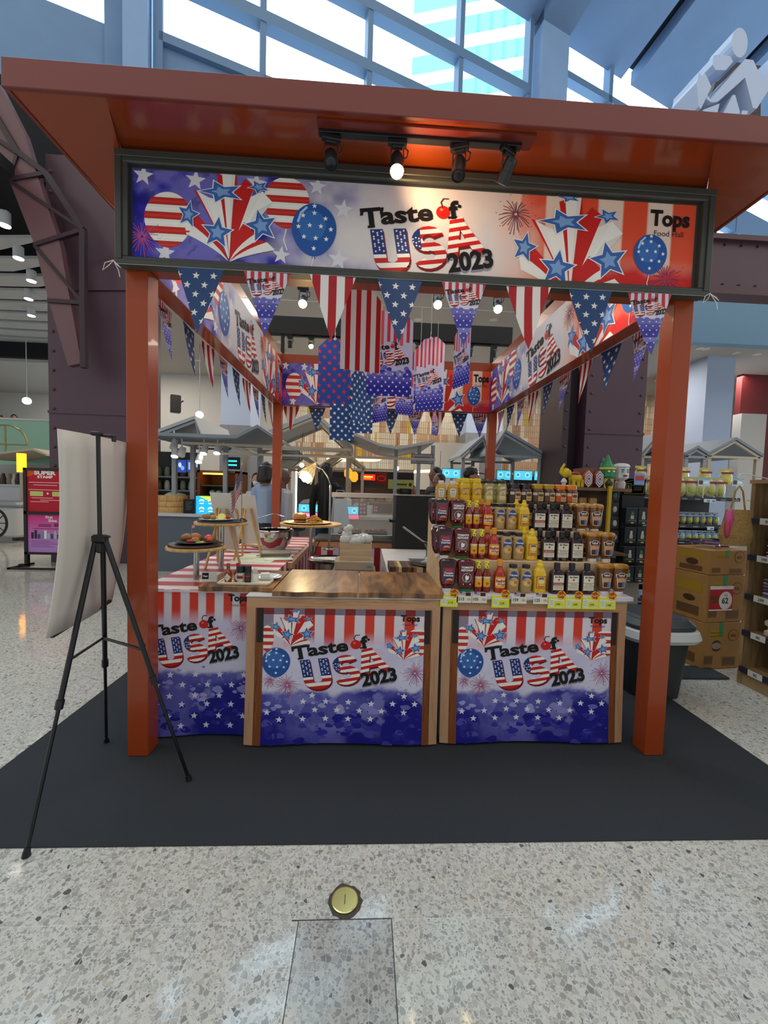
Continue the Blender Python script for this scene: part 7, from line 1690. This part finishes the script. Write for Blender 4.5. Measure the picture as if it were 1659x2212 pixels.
# souvenir shelf with toys behind the jars
ys = 4.0; Ps = lambda px, py: AT(px, py, y=ys)
a, b_ = Ps(1205, 1052), Ps(1366, 1050)
t = thing('souvenir_shelf', 'tan wooden souvenir shelf behind the top tier of jars', 'shelf', ((a.x+b_.x)/2, ys+.2, 0)); w2 = (b_.x-a.x)/2; zt3 = Ps(1238, 1052).z
MB().bb(-w2, w2, -.2, .2, zt3-.03, zt3).bb(-w2, w2, .17, .2, 0, zt3).bb(-w2, -w2+.03, -.2, .2, 0, zt3).bb(-w2, w2, -.2, .2, .9, .92).build('shelf_frame', DWOOD, t)
yx_ = Ps(1316, 1050).x-t.location.x; MB().bb(yx_-.015, yx_+.015, -.23, -.2, .2, zt3+.02, '#c9a62a').build('yellow_post', SATIN, t)
for i in range(5):
    o = MB().box((0, 0, .15), (.10, .03, .3), '#b98d3a', rz=.3, bev=.01).blob((0, -.02, .05), (.05, .03, .05), '#4a6a2a', n=10).build('gift_bag', SATIN, None, (Ps(1312, 1050).x-.06-i*.11, ys+.15, zt3-.40)); tag(o, 'tan gift packet with green trim under the souvenir shelf, %s from the right' % ORD[i], 'packet', 'tan packets under the souvenir shelf')
tx = lambda px: Ps(px, 1050).x
def toy(name, label, cat, x, y, parts_):
    t = thing(name, label, cat, (x, y, zt3))
    for nm_, mb in parts_: mb.build(nm_, SATIN, t)
    return t
e = MB(); e.blob((.05, 0, .09), (.075, .05, .05), '#d1b51a', n=14)
for dx in (-.0, .05, .09): e.bb(dx, dx+.03, -.04, -.01, 0, .08, '#c9ae18', bev=.004)
e.bb(.0, .03, .01, .04, 0, .08, '#c9ae18'); e.blob((-.055, 0, .145), (.045, .04, .05), '#d8bb1e', n=14); e.tube([(-.085, 0, .13), (-.11, 0, .15), (-.10, 0, .19), (-.075, 0, .235)], [.022, .018, .014, .011], '#d8bb1e', n=8)
sad = MB().blob((.045, 0, .14), (.04, .052, .02), '#b0305a', n=12); ear = MB().blob((-.035, -.035, .14), (.022, .008, .035), '#c9ae18', n=10)
toy('toy_elephant', 'yellow toy elephant with raised trunk and pink saddle on the shelf', 'toy', tx(1240), ys+.07, [('body', e), ('saddle', sad), ('ear', ear)])
def hexorn(px, c, lb):
    x = tx(px); A = Art()
    for k, cc in ((1, '#d8d2d2'), (.82, c), (.70, '#e4dfe0'), (.5, '#3a4a8a' if c != '#3a4a8a' else '#c9c2d8'), (.38, '#e4dfe0'), (.22, '#b03a3a')): A.poly([(k*.045*math.sin(i*PI/3)*(1), .0+k*.085*math.cos(i*PI/3)) for i in range(6)], cc, (1-k)*9+.5)
    t = thing('hexagon_ornament', lb, 'ornament', (x, ys+.02, zt3+.089)); A.to_mb(eps=.001).build('front', PRINT, t); MB().prism([(.047*math.sin(i*PI/3), .087*math.cos(i*PI/3)) for i in range(6)], 0, .05, '#b9534a').build('box', SATIN, t)
hexorn(1273, '#b8433a', 'hexagonal ornament with red rings beside the yellow elephant'); hexorn(1297, '#5a5a8c', 'hexagonal ornament with blue and lilac rings')
MB_ = MB().bb(-.10, .10, 0, .16, 0, .2, '#7a5638'); o = MB_.build('kraft_box', SATIN, None, (tx(1285), ys+.09, zt3)); tag(o, 'open brown box behind the hexagonal ornaments', 'box')
p = tx(1228); o = MB().lathe([(.02, 0), (.02, .04), (.03, .045), (.028, .06), (.012, .085), (0, .09)], col='#cfcfd4', n=12).build('small_chedi', SATIN, None, (p-.03, ys+.04, zt3)); tag(o, 'small white and yellow figurine left of the yellow elephant', 'figurine')
g = MB(); g.lathe([(.06, .10), (.075, .12), (.075, .20), (.06, .23), (.045, .25), (.03, .28), (.012, .33), (0, .35)], col='#2f8a55', n=8, smooth=False); g.bb(-.05, .05, -.04, .04, 0, .1, '#c9b23a'); g.lathe([(.08, .19), (.085, .2), (.08, .21)], col='#d8c64a', n=8)
toy('paper_mask_figure', 'green and gold papercraft mask figure with a pointed crown', 'figurine', tx(1320), ys+.08, [('head', g), ('eyes', MB().blob((-.025, -.072, .17), (.014, .006, .01), WHT, n=8).blob((.025, -.072, .17), (.014, .006, .01), WHT, n=8)), ('body', MB().lathe([(.05, 0), (.06, .05), (.04, .1)], col='#1b2a20', n=8))])
g = MB(); g.lathe([(.05, .09), (.075, .11), (.075, .21), (.085, .225), (.07, .25), (.04, .26)], col='#d5d6d8', n=8, smooth=False); g.lathe([(.045, 0), (.05, .06), (.03, .1)], col='#c9b9b4', n=8)
toy('paper_mask_figure', 'white papercraft mask figure with black brows and open mouth', 'figurine', tx(1350), ys+.08, [('head', g), ('face', MB().box((-.03, -.076, .19), (.035, .004, .008), '#222222', rz=0).box((.03, -.076, .19), (.035, .004, .008), '#222222').box((0, -.077, .13), (.04, .004, .018), '#8c2a2a').blob((-.028, -.074, .17), (.01, .004, .008), '#3a4a7a', n=8).blob((.028, -.074, .17), (.01, .004, .008), '#3a4a7a', n=8))])
o = MB().box((0, 0, .17), (.08, .01, .30), '#3a3f44', rz=.5).box((-.0, -.012, .2), (.06, .004, .12), '#aab0b4', rz=.5).build('price_board', SATIN, None, (tx(1302), ys+.12, zt3)); o.rotation_euler = (0, .2, 0); tag(o, 'dark tilted price board standing on the souvenir shelf', 'sign')
o = MB().box((0, 0, .06), (.11, .01, .12), '#7fa8d8').box((.0, -.006, .07), (.09, .004, .05), '#c8443a').build('promo_card', SATIN, None, (AT(1388, 1020, y=4.15).x-.03, 4.15, b_.z+.02)); tag(o, 'blue and red promotional card above the black display board', 'card')
# long gondola shelf behind (bagged snacks)
yg = 4.9; Pg = lambda px, py: AT(px, py, y=yg)
levels = [1075, 1135, 1170, 1215, 1260, 1300]; x0 = Pg(1372, 1100).x; x1 = Pg(1600, 1100).x
t = thing('shop_shelf', 'long dark shop shelf of bagged snacks behind the right booth post', 'shelf', ((x0+x1)/2, yg+.25, 0)); w2 = (x1-x0)/2; DKS = mat('shelf_navy', '#1d2430', .5)
zl = [Pg(1480, y).z for y in levels]; 
MB().bb(-w2, w2, .22, .25, 0, zl[0]+.22, '#3c4148').bb(-w2, w2, -.2, .25, 0, .12, '#4a4d50').build('back_panel', mat('shelf_back', '#31363d', .6), t)
for i, z_ in enumerate(zl):
    s_ = MB().bb(-w2, w2, -.22, .22, z_-.02, z_).build('shelf_board', mat('shelf_board_dark', '#4a4a4c', .5), t)
    MB().bb(-w2, w2, -.235, -.22, z_-.03, z_+.015).build('price_rail', DKS, s_)
    A = Art(); r = random.Random(i)
    for k in range(12): x = -w2+.1+k*.17; A.rect(x, 0, x+.07, .012, '#8f9298', 1)
    for k in range(2): x = r.uniform(-.4, .4); A.rect(x, -.03, x+.09, .012, '#cfe0ee', 2); A.rect(x+.04, -.02, x+.08, -.005, '#4a5a6a', 3)
    A.to_mb(eps=.001).build('price_labels', PRINT, s_, (0, -.236, z_-.02))
MB().bb(.46, .49, -.2, .22, .1, zl[1]+.0, '#8b8a86').build('divider', SATIN, t)
def snack(x, y, z, w_, h_, c, cf, label, group, k=0):
    o_ = thing('snack_bag', label, 'snack bag', (x, y, z), random.uniform(-.15, .15), group)
    MB().blob((0, 0, h_*.45), (w_*.5, .035, h_*.47), c, n=14, jit=.12).bb(-w_*.46, w_*.46, -.004, .004, h_*.86, h_, c).build('bag', GLOSS, o_)
    MB().blob((0, -.012, h_*.38), (w_*.34, .03, h_*.27), cf, n=10, jit=.2).build('contents_print', SATIN, o_)
    MB().bb(-w_*.45, w_*.45, -.032, -.028, h_*.70, h_*.80, '#8c2a2c' if k == 0 else '#7f9fc0').build('label_band', SATIN, o_)
n_ = 9
for i in range(n_):
    x = x0+.12+i*(x1-x0-.2)/n_; snack(x, yg+.1, zl[0], .17, .27, '#b9b58a', '#a8ac4a', 'clear bag of green-yellow dried fruit on the top shelf, %s from the left' % ORD[i], 'dried fruit bags on the top shelf')
for i in range(5):
    x = x0+.3+i*.3; snack(x, yg+.38, zl[0]+.17, .17, .24, '#c6bb6a', '#d8c832', 'yellow bag rising behind the front row on the top shelf, %s from left' % ORD[i], 'rear snack bags on the top shelf')
for i in range(3):
    p = Pg(1503+i*72, 1040); A = Art(); A.rect(0, 0, .15, .09, '#bcd6ea', 0); A.rect(.01, .02, .06, .07, '#6a4a3a', 1); A.rect(.07, .03, .13, .06, '#e8f2fa', 1); A.rect(0, .078, .15, .09, '#7fb0da', 1); o = A.to_mb(eps=.001).bb(0, .15, .001, .004, 0, .09).bb(.07, .08, .001, .004, -(p.z-.06-zl[0]), 0).build('shelf_card', PRINT, None, (p.x-.07, yg-.12, p.z-.06)); tag(o, 'pale blue price card among the fruit bags, %s from the left' % ORD[i], 'card', 'pale blue cards on the top shelf')
for lv, (z_, c, cf, wd, hh, nn) in enumerate(((zl[1], '#7a8288', '#b9b52c', .09, .17, 13), (zl[2], '#9fb8cc', '#c0b428', .09, .14, 13), (zl[3], '#3d4148', '#5a6068', .11, .12, 10), (zl[4], '#8a949c', '#7a2a3c', .12, .12, 9), (zl[5], '#9fb9d6', '#30404e', .12, .13, 9))):
    for i in range(nn):
        x = x0+.08+i*(x1-x0-.25)/nn; snack(x, yg+.08, z_, wd, hh, c, cf, ('small clear bag with yellow', 'small blue bag with yellow', 'dark grey packet', 'silver packet with maroon', 'pale blue packet')[lv]+' contents, %s from left, shelf %s from top' % (ORD[i] if i < 12 else 'last', ORD[lv+1]), 'packets on the %s shelf' % ORD[lv+1], 1)
# stacked cartons with a price sheet
qb = AT(1558, 1500, z=0); 
cx_ = 4.43; cy_ = 3.55
KR = mat('kraft_card', '#a5793f', .7, noise=.04, nscale=8); kr2 = [(0, .44), (.4405, .40), (.841, .20)]
def carton(i, z0, h, label):
    t = thing('carton', label, 'cardboard box', (cx_, cy_, z0), .12+.02*i, 'stacked snack cartons'); MB().box((0, 0, h/2), (.40, .36, h), bev=.006).build('box_body', KR, t)
    A = Art(); hh = h
    A.disc(.12, hh*.72, .055, .055, '#7a5524', 1); A.disc(.12, hh*.72, .047, .047, '#a5793f', 2); A.text('eic', .12, hh*.72-.015, .05, '#6a4a1c', 3, align='c', bold=.04)
    A.rect(-.14, hh*.66, .02, hh*.86, '#a8842a', 1); A.rect(-.12, hh*.70, 0, hh*.72, '#7a5a1c', 2); A.rect(-.12, hh*.77, 0, hh*.79, '#7a5a1c', 2)
    A.rect(-.17, hh*.1, -.08, hh*.3, '#8a6a44', 1); A.rect(.02, hh*.06, .16, hh*.26, '#8a6a44', 1)
    for k in range(8): A.rect(-.165+k*.011, hh*.12, -.161+k*.011, hh*.28, '#4a3522', 2); A.rect(.03+k*.016, hh*.08, .036+k*.016, hh*.24, '#4a3522', 2)
    if h > .3: A.disc(-.05, hh*.5, .05, .05, '#3a3040', 1); A.disc(-.05, hh*.5, .05, .03, '#a08a70', 2)
    A.to_mb(eps=.0006).build('print_front', PRINT, t, (0, -.1806, 0))
    A = Art(); A.rect(-.10, hh*.6, .13, hh*.85, '#a8842a', 1); A.rect(-.1, hh*.1, .12, hh*.3, '#6a4c30', 1); A.disc(.02, hh*.45, .06, .03, '#4a3426', 1); o_ = A.to_mb(eps=.0006).build('print_side', PRINT, t, (-.2006, 0, 0)); o_.rotation_euler = (0, 0, -PI/2)
    MB().bb(-.03, .01, -.1815, -.181, hh*.7, hh*1.0, '#1f8a4c').build('green_tape', SATIN, t)
    return t
carton(0, .002, .42, 'bottom kraft carton of the stack beside the wooden shelf unit'); c1_ = carton(1, .424, .42, 'middle kraft carton of the stack, carrying the red price sheet'); carton(2, .846, .22, 'top kraft carton of the stack, topped with striped packets')
t = thing('price_sheet', 'red and white price sheet reading 62 on the middle carton', 'sign', (cx_, cy_, .53), .14); A = Art(); A.rect(-.15, 0, .10, .22, '#b81a2c', 0); A.rect(-.15, .19, .10, .22, '#e6e0dc', 1); A.rect(-.15, 0, .10, .012, '#e6e0dc', 1); A.disc(.02, .09, .07, .08, '#e9e6e2', 2); A.text('62', .015, .065, .07, '#3a3436', 3, align='c', bold=.03); A.text('93', .02, .125, .03, '#6a6466', 3, align='c'); A.rect(-.14, .1, -.06, .13, '#4a4a1c', 2); A.rect(-.13, .07, -.06, .09, '#4a4a1c', 2); A.to_mb(eps=.0006).build('print', PRINT, t, (-.02, -.184, 0)); MB().bb(-.17, .08, -.1835, -.1825, 0, .22).build('sheet', MATTE, t)
o = thing('striped_packets', 'heap of shiny striped packets on the top carton', 'packets', (cx_, cy_, 1.066)); mb = MB(); r = random.Random(44)
for i in range(26): mb.box((r.uniform(-.17, .17), r.uniform(-.14, .14), .02+r.random()*.05), (.12, .02, .012), r.choice(('#3a2030', '#aab6cc', '#c9d2de', '#2a2038', '#6a2a44')), rz=r.uniform(-1, 1), tilt=r.uniform(-.4, .4))
mb.build('heap', GLOSS, o); o['kind'] = 'stuff'
# open wooden shelf unit at the right edge; its open side faces the booth
sx0 = 4.38; ya, yz = 1.85, 3.13
t = thing('wooden_shelf_unit', 'tall open wooden shelf unit at the right edge of the view', 'shelf unit', (sx0+.24, (ya+yz)/2, 0)); oy = -(ya+yz)/2
WS = wood_mat('shelf_unit_wood', '#7d6242', '#a98a62', (10, 1, 1), .5)
ztop = AT(1548, 1046, x=sx0).z
MB().bb(-.24, .24, yz-.03, yz, 0, ztop).bb(-.24, .24, ya, ya+.03, 0, ztop).bb(.22, .24, ya, yz, 0, ztop).bb(-.25, .25, ya-.01, yz+.01, ztop, ztop+.03).bb(-.23, .24, ya, yz, 0, .11).move((0, oy, 0)).build('carcass', WS, t)
zz_l = [AT(px, py, x=sx0).z for px, py in ((1593, 1437), (1606, 1362), (1612, 1284), (1618, 1200), (1626, 1122))]
for i, z_ in enumerate(zz_l):
    s_ = MB().bb(-.23, .22, ya+.03, yz-.03, z_-.02, z_).move((0, oy, 0)).build('shelf_board', WS, t)
    MB().bb(-.25, -.232, ya, yz-.02, z_-.035, z_+.01).move((0, oy, 0)).build('price_rail', DKS, s_)
    A = Art(); A.rect(0, 0, .12, .05, '#c9c6b8', 1); A.text(('90', '90', '299', '199', '99')[i], .06, .012, .032, '#3a3a38', 2, align='c', bold=.02)
    o = A.to_mb(eps=.001).build('price_labels', PRINT, s_, (-.252, yz-.10+oy, z_-.035)); o.rotation_euler = (0, 0, -PI/2)
def bowl(x, y, z, r_, c, lb, g): o_ = MB().lathe([(r_*.4, 0), (r_*.75, .03), (r_, .075), (r_+.006, .08), (r_*.96, .08), (r_*.7, .035), (0, .012)], col=c, n=28).build('bowl', GLOSS, None, (x, y, z)); return tag(o_, lb, 'bowl', g)
for i in range(6): bowl(sx0+.19, 2.82, zz_l[0]+i*.030, .16, '#b9ad98', 'cream bowl in the stack on the bottom shelf, %s from the bottom' % ORD[i], 'stacked cream bowls')
for i in range(2):
    o = MB().box((0, 0, .035), (.36, .34, .07), '#b5ad92', bev=.02).box((0, 0, .072), (.32, .30, .01), '#8f8a6a').build('patterned_tray', GLOSS, None, (sx0+.20, 2.80, zz_l[1]+i*.078)); tag(o, ('lower', 'upper')[i]+' patterned cream tray on the second shelf of the wooden unit', 'tray', 'patterned trays')
for lv, (z_, nn, cols_) in enumerate(((zz_l[2], 6, ('#6a5a6a', '#8f8590', '#4c3f4a')), (zz_l[3], 6, ('#3a1c28', '#5a2438', '#2a1c2c')), (zz_l[4], 5, ('#4a3a72', '#6a4a86', '#4a3a72')))):
    for i in range(nn):
        o = MB().box((0, 0, .013), (.38, .40, .024), cols_[i % 3], rz=random.uniform(-.06, .06), bev=.008).build('wrapped_textile', GLOSS, None, (sx0+.21, 2.80, z_+i*.0265)); tag(o, ('grey-mauve', 'dark maroon', 'purple')[lv]+' wrapped textile, %s from the bottom of its pile' % ORD[i], 'textile', ('grey-mauve', 'dark maroon', 'purple')[lv]+' textile pile')
# woven bags and the wire hook
WV = mat('woven_straw', '#9c7a44', .8, noise=.25, nscale=90, bump=.8)
t = thing('woven_bag', 'woven straw bag hanging from a white hook on the shelf unit', 'bag', (AT(1590, 1150, y=2.95).x, 2.95, 0)); zb_ = AT(1590, 1178, y=2.95).z; zb2 = AT(1595, 1118, y=2.95).z; hk = AT(1608, 1050, y=2.95)
MB().lathe([(.11, zb_), (.13, zb_+.08), (.10, zb2), (.085, zb2+.06)], n=20, sy=.5).build('bag_body', WV, t); MB().tube([(-.06, 0, zb2+.05), (-.03, 0, zb2+.2), (.0, 0, hk.z), (.03, 0, zb2+.2), (.06, 0, zb2+.05)], .006, n=6).build('handle', WV, t)
MB().blob((-.09, -.03, zb2-.02), (.03, .02, .09), '#c8508a', n=10).blob((-.11, -.04, zb2-.08), (.02, .02, .08), '#b83a5a', n=8).build('pink_charm', SATIN, t)
MB().tube([(0, 0, hk.z-.01), (.03, 0, hk.z-.0), (.035, 0, hk.z+.03), (.0, 0, hk.z+.045), (-.02, 0, hk.z+.06), (.0, 0, hk.z+.09), (.05, 0, hk.z+.09), (sx0-t.location.x-.005, .03, hk.z+.06)], .004, n=6).build('hook', mat('hook_white', '#d8d8d4', .4), t)
t = thing('woven_basket', 'conical woven basket with pink and blue tassels on top of the unit', 'basket', (sx0+.20, 2.86, ztop+.031)); MB().lathe([(.17, 0), (.15, .15), (.11, .30)], n=24).build('basket_body', WV, t); mb = MB(); r = random.Random(3)
for i in range(40): mb.blob((-.14+r.uniform(-.05, .05), -.08+r.uniform(-.05, .05), .2+r.uniform(-.06, .1)), (.015, .015, .03), r.choice(('#c86aa0', '#4a5aa8', '#b84a8a', '#3a7aa0')), n=6)
for i in range(20): mb.blob((-.19+r.uniform(-.02, .02), -.04+r.uniform(-.05, .05), .05+r.uniform(-.05, .06)), (.015, .015, .025), '#2a7a8a', n=6)
mb.build('tassels', MATTE, t)

# ================================================================== PEOPLE
SKIN = mat('skin', '#9c6a50', .55)
def remesh(o, vs=.012):
    m_ = o.modifiers.new('r', 'REMESH'); m_.mode = 'VOXEL'; m_.voxel_size = vs; m_.use_smooth_shade = True; s_ = o.modifiers.new('s', 'SMOOTH'); s_.iterations = 4; s_.factor = .6; return o
def person(x, y, h, rz, label, top='#c9cdd2', bottom='#20222a', hair='#141014', skin='#9c6a50', arm=(.0, .0), hairlen=0, cap=None, mask=None, sleeves=True, bare=False, jacket=None):
    """standing figure facing local -y; arm = forward swing of left/right forearm"""
    t = thing('person', label, 'person', (x, y, 0), rz); k = h/1.72
    S = lambda *p: tuple(c*k for c in p)
    mb = MB(); lm = MB(); tm = MB()
    # skull, jaw, neck
    mb.blob(S(0, .0, 1.62), S(.075, .092, .10), n=16); mb.blob(S(0, -.02, 1.56), S(.055, .068, .065), n=14); mb.tube([S(0, .015, 1.40), S(0, .005, 1.56)], [.055*k, .05*k], n=12)
    mb.blob(S(0, -.095, 1.60), S(.014, .022, .022), n=8); mb.blob(S(-.078, .005, 1.605), S(.012, .02, .03), n=8); mb.blob(S(.078, .005, 1.605), S(.012, .02, .03), n=8); mb.blob(S(0, -.085, 1.555), S(.022, .014, .010), n=8)
    # trunk
    mb.tube([S(0, 0, .86), S(0, 0, 1.0), S(0, 0, 1.2), S(0, 0, 1.36), S(0, .01, 1.43)], [.13*k, .115*k, .125*k, .12*k, .06*k], n=14)
    for s_ in (-1, 1):
        a = arm[0 if s_ < 0 else 1]
        sh, el = Vector((s_*.165, 0, 1.38)), Vector((s_*(.225), .02-.08*a, 1.10)); wr = el+Vector((-s_*.04*a, -.22*a-.02, -.24*(1-a*.75)+.02)); hd = wr+(wr-el).normalized()*.08
        P = [S(*v) for v in (sh, el, wr)]
        mb.tube(P, [.052*k, .040*k, .028*k], n=10); mb.blob(S(*hd), S(.030, .022, .042), n=10)
        for f in range(4): q_ = hd+Vector(((f-1.5)*.013, -.008, -.03)); mb.tube([S(*q_), S(*(q_+(wr-el).normalized()*(.05+.008*(1.5-abs(f-1.5)))))], .0075*k, n=6)
        mb.tube([S(*(hd+Vector((s_*-.02, -.01, .01)))), S(*(hd+Vector((s_*-.035, -.025, -.03))))], .009*k, n=6)
        hip, kn, an = (s_*.085, 0, .88), (s_*.09, -.01, .48), (s_*.09, .02, .08)
        mb.tube([S(*hip), S(*kn), S(*an)], [.085*k, .058*k, .042*k], n=12); mb.tube([S(s_*.09, .04, .04), S(s_*.095, -.12, .03)], [.042*k, .034*k], n=10)
        lm.tube([S(*hip), S(*kn), S(an[0], an[1], .06)], [.100*k, .075*k, .062*k], n=12)
        if sleeves: tm.tube([P[0], P[1]] + ([P[2]] if sleeves == 2 else [tuple(Vector(P[1]).lerp(P[2], .15))]), [.066*k, .054*k, .045*k], n=10)
    bo = mb.build('body', mat('skin_'+skin[1:], skin, .55), t); remesh(bo, .011*k)
    lm.tube([S(0, 0, .84), S(0, 0, .99)], [.145*k, .13*k], n=14); remesh(lm.build('trousers', mat('cloth_'+bottom[1:], bottom, .8), t), .015*k)
    tm.tube([S(0, 0, .90), S(0, 0, 1.2), S(0, 0, 1.36), S(0, .01, 1.42)], [.14*k, .138*k, .138*k, .085*k], n=14); tm.tube([S(-.16, 0, 1.37), S(.16, 0, 1.37)], .068*k, n=10); remesh(tm.build('shirt', mat('cloth_'+top[1:], top, .8), t), .015*k)
    if jacket:
        jm = MB().tube([S(0, .03, .92), S(0, .035, 1.2), S(0, .03, 1.40)], [.155*k, .15*k, .13*k], n=14); remesh(jm.build('jacket', mat('cloth_'+jacket[1:], jacket, .8), t), .015*k)
    hm = MB().blob(S(0, .022, 1.645), S(.086, .095, .095), n=16)
    if hairlen: hm.tube([S(0, .05, 1.66), S(0, .08, 1.5), S(0, .085, 1.5-hairlen)], [.09*k, .10*k, .085*k], n=12)
    remesh(hm.build('hair', mat('hair_'+hair[1:], hair, .45), t), .012*k)
    if cap: MB().lathe([(.093*k, 0), (.095*k, .03*k), (.08*k, .075*k), (.03*k, .098*k), (0, .1*k)], c=S(0, .01, 1.65), col=cap, n=20).add([S(-.07, -.08, 1.665), S(.07, -.08, 1.665), S(.05, -.17, 1.655), S(-.05, -.17, 1.655), S(-.07, -.08, 1.655), S(.07, -.08, 1.655), S(.05, -.17, 1.645), S(-.05, -.17, 1.645)], [(0, 1, 2, 3), (7, 6, 5, 4), (1, 5, 6, 2), (2, 6, 7, 3), (0, 3, 7, 4)], lin(cap)).build('cap', SATIN, t)
    if mask: MB().blob(S(0, -.075, 1.565), S(.055, .035, .045), mask, n=14).build('face_mask', SATIN, t)
    MB().blob(S(-.028, -.088, 1.615), S(.011, .006, .007), '#e8e4e0', n=8).blob(S(.028, -.088, 1.615), S(.011, .006, .007), '#e8e4e0', n=8).blob(S(-.028, -.0935, 1.615), S(.005, .003, .005), '#201410', n=6).blob(S(.028, -.0935, 1.615), S(.005, .003, .005), '#201410', n=6).build('eyes', SATIN, t)
    return t
def at_person(px, pyhead, y, **kw): p = AT(px, pyhead, y=y); return p.x, y, p.z
x, y, h = at_person(555, 1023, 6.6); person(x, y, h, .15, 'woman in a white shirt with black hair and white face mask', top='#c3c4c8', hair='#0f0d10', skin='#b98a70', mask='#d8d8da', hairlen=.12, sleeves=1)
x, y, h = at_person(578, 1000, 5.95); person(x, y, h, 2.8, 'person in a pale blue shirt seen from behind left of the post', top='#8fa5c4', hair='#15121a', skin='#a07460', sleeves=2, hairlen=.05)
x, y, h = at_person(613, 1014, 6.3); person(x, y, h, 1.9, 'grey-haired person in a dark jacket beside the back left post', top='#b9bcc4', bottom='#17181d', hair='#5a5654', skin='#6a4a40', jacket='#15161c', sleeves=2)
x, y, h = at_person(708, 1001, 6.9); person(x, y, h, 2.9, 'person in black with very long black hair and blue jeans', top='#131215', bottom='#2b3f5c', hair='#0d0b0d', skin='#8a6450', hairlen=.75, sleeves=2)
x, y, h = at_person(773, 1062, 8.9); person(x, y, max(h, 1.45), 1.4, 'bending worker in a white shirt behind the food counter', top='#c9cbd2', hair='#141014', skin='#9c7058', sleeves=1, cap='#b0302e')
x, y, h = at_person(793, 1064, 8.3); person(x, y, 1.42, .2, 'worker with a black face mask and white shirt behind the counter', top='#bfc0c4', hair='#1c1412', skin='#b0806a', mask='#241a1a')
x, y, h = at_person(940, 1010, 6.8); person(x, y, h, -1.2, 'dark-haired person behind the black cabinet, taller one', top='#2a2c34', hair='#0e0c10', skin='#8a6252')
x, y, h = at_person(948, 1024, 6.2); person(x, y, h, -1.0, 'dark-haired person behind the black cabinet, shorter and nearer', top='#1c1e26', hair='#100e12', skin='#8a6252')
x, y, h = at_person(1019, 1012, 6.0); person(x, y, h, 1.35, 'man in a black cap seen in profile behind the mustards', top='#23252c', hair='#120f10', skin='#a8765a', cap='#121214')
x, y, h = at_person(893, 1050, 9.6); person(x, y, max(h, 1.5), .3, 'person in a red and white top beyond the chalkboard menu', top='#c23a2c', hair='#141014', skin='#9c7058')
for i, (px, py) in enumerate(((30, 893), (2, 895))):
    p = AT(px, py, y=12.7); tt = person(p.x, 12.7, 1.7, .5, ('dark-haired person on the raised walkway behind the green glass', 'person at the left edge behind the green glass balustrade')[i], top='#24262e', hair='#100e12'); tt.location.z = p.z-1.74
q = AT(735, 1080, y=6.55); t = thing('blue_bag', 'pale blue shopping bag held by the long-haired person', 'bag', (q.x, 6.6, 0)); za, zb_ = AT(735, 1158, y=6.55).z, AT(735, 1062, y=6.55).z
MB().add([(-.17, -.05, max(za, .55)), (.19, -.05, max(za, .55)), (.10, -.03, zb_-.12), (-.12, -.03, zb_-.12), (-.17, .06, max(za, .55)), (.19, .06, max(za, .55)), (.10, .04, zb_-.12), (-.12, .04, zb_-.12)], [(0, 1, 2, 3), (7, 6, 5, 4), (0, 4, 5, 1), (1, 5, 6, 2), (0, 3, 7, 4)], lin('#8ba6c4')).build('bag_body', SATIN, t); MB().tube([(-.10, 0, zb_-.13), (-.06, 0, zb_+.02), (.05, 0, zb_+.02), (.09, 0, zb_-.13)], .01, '#8ba6c4', n=6).build('handle', SATIN, t)
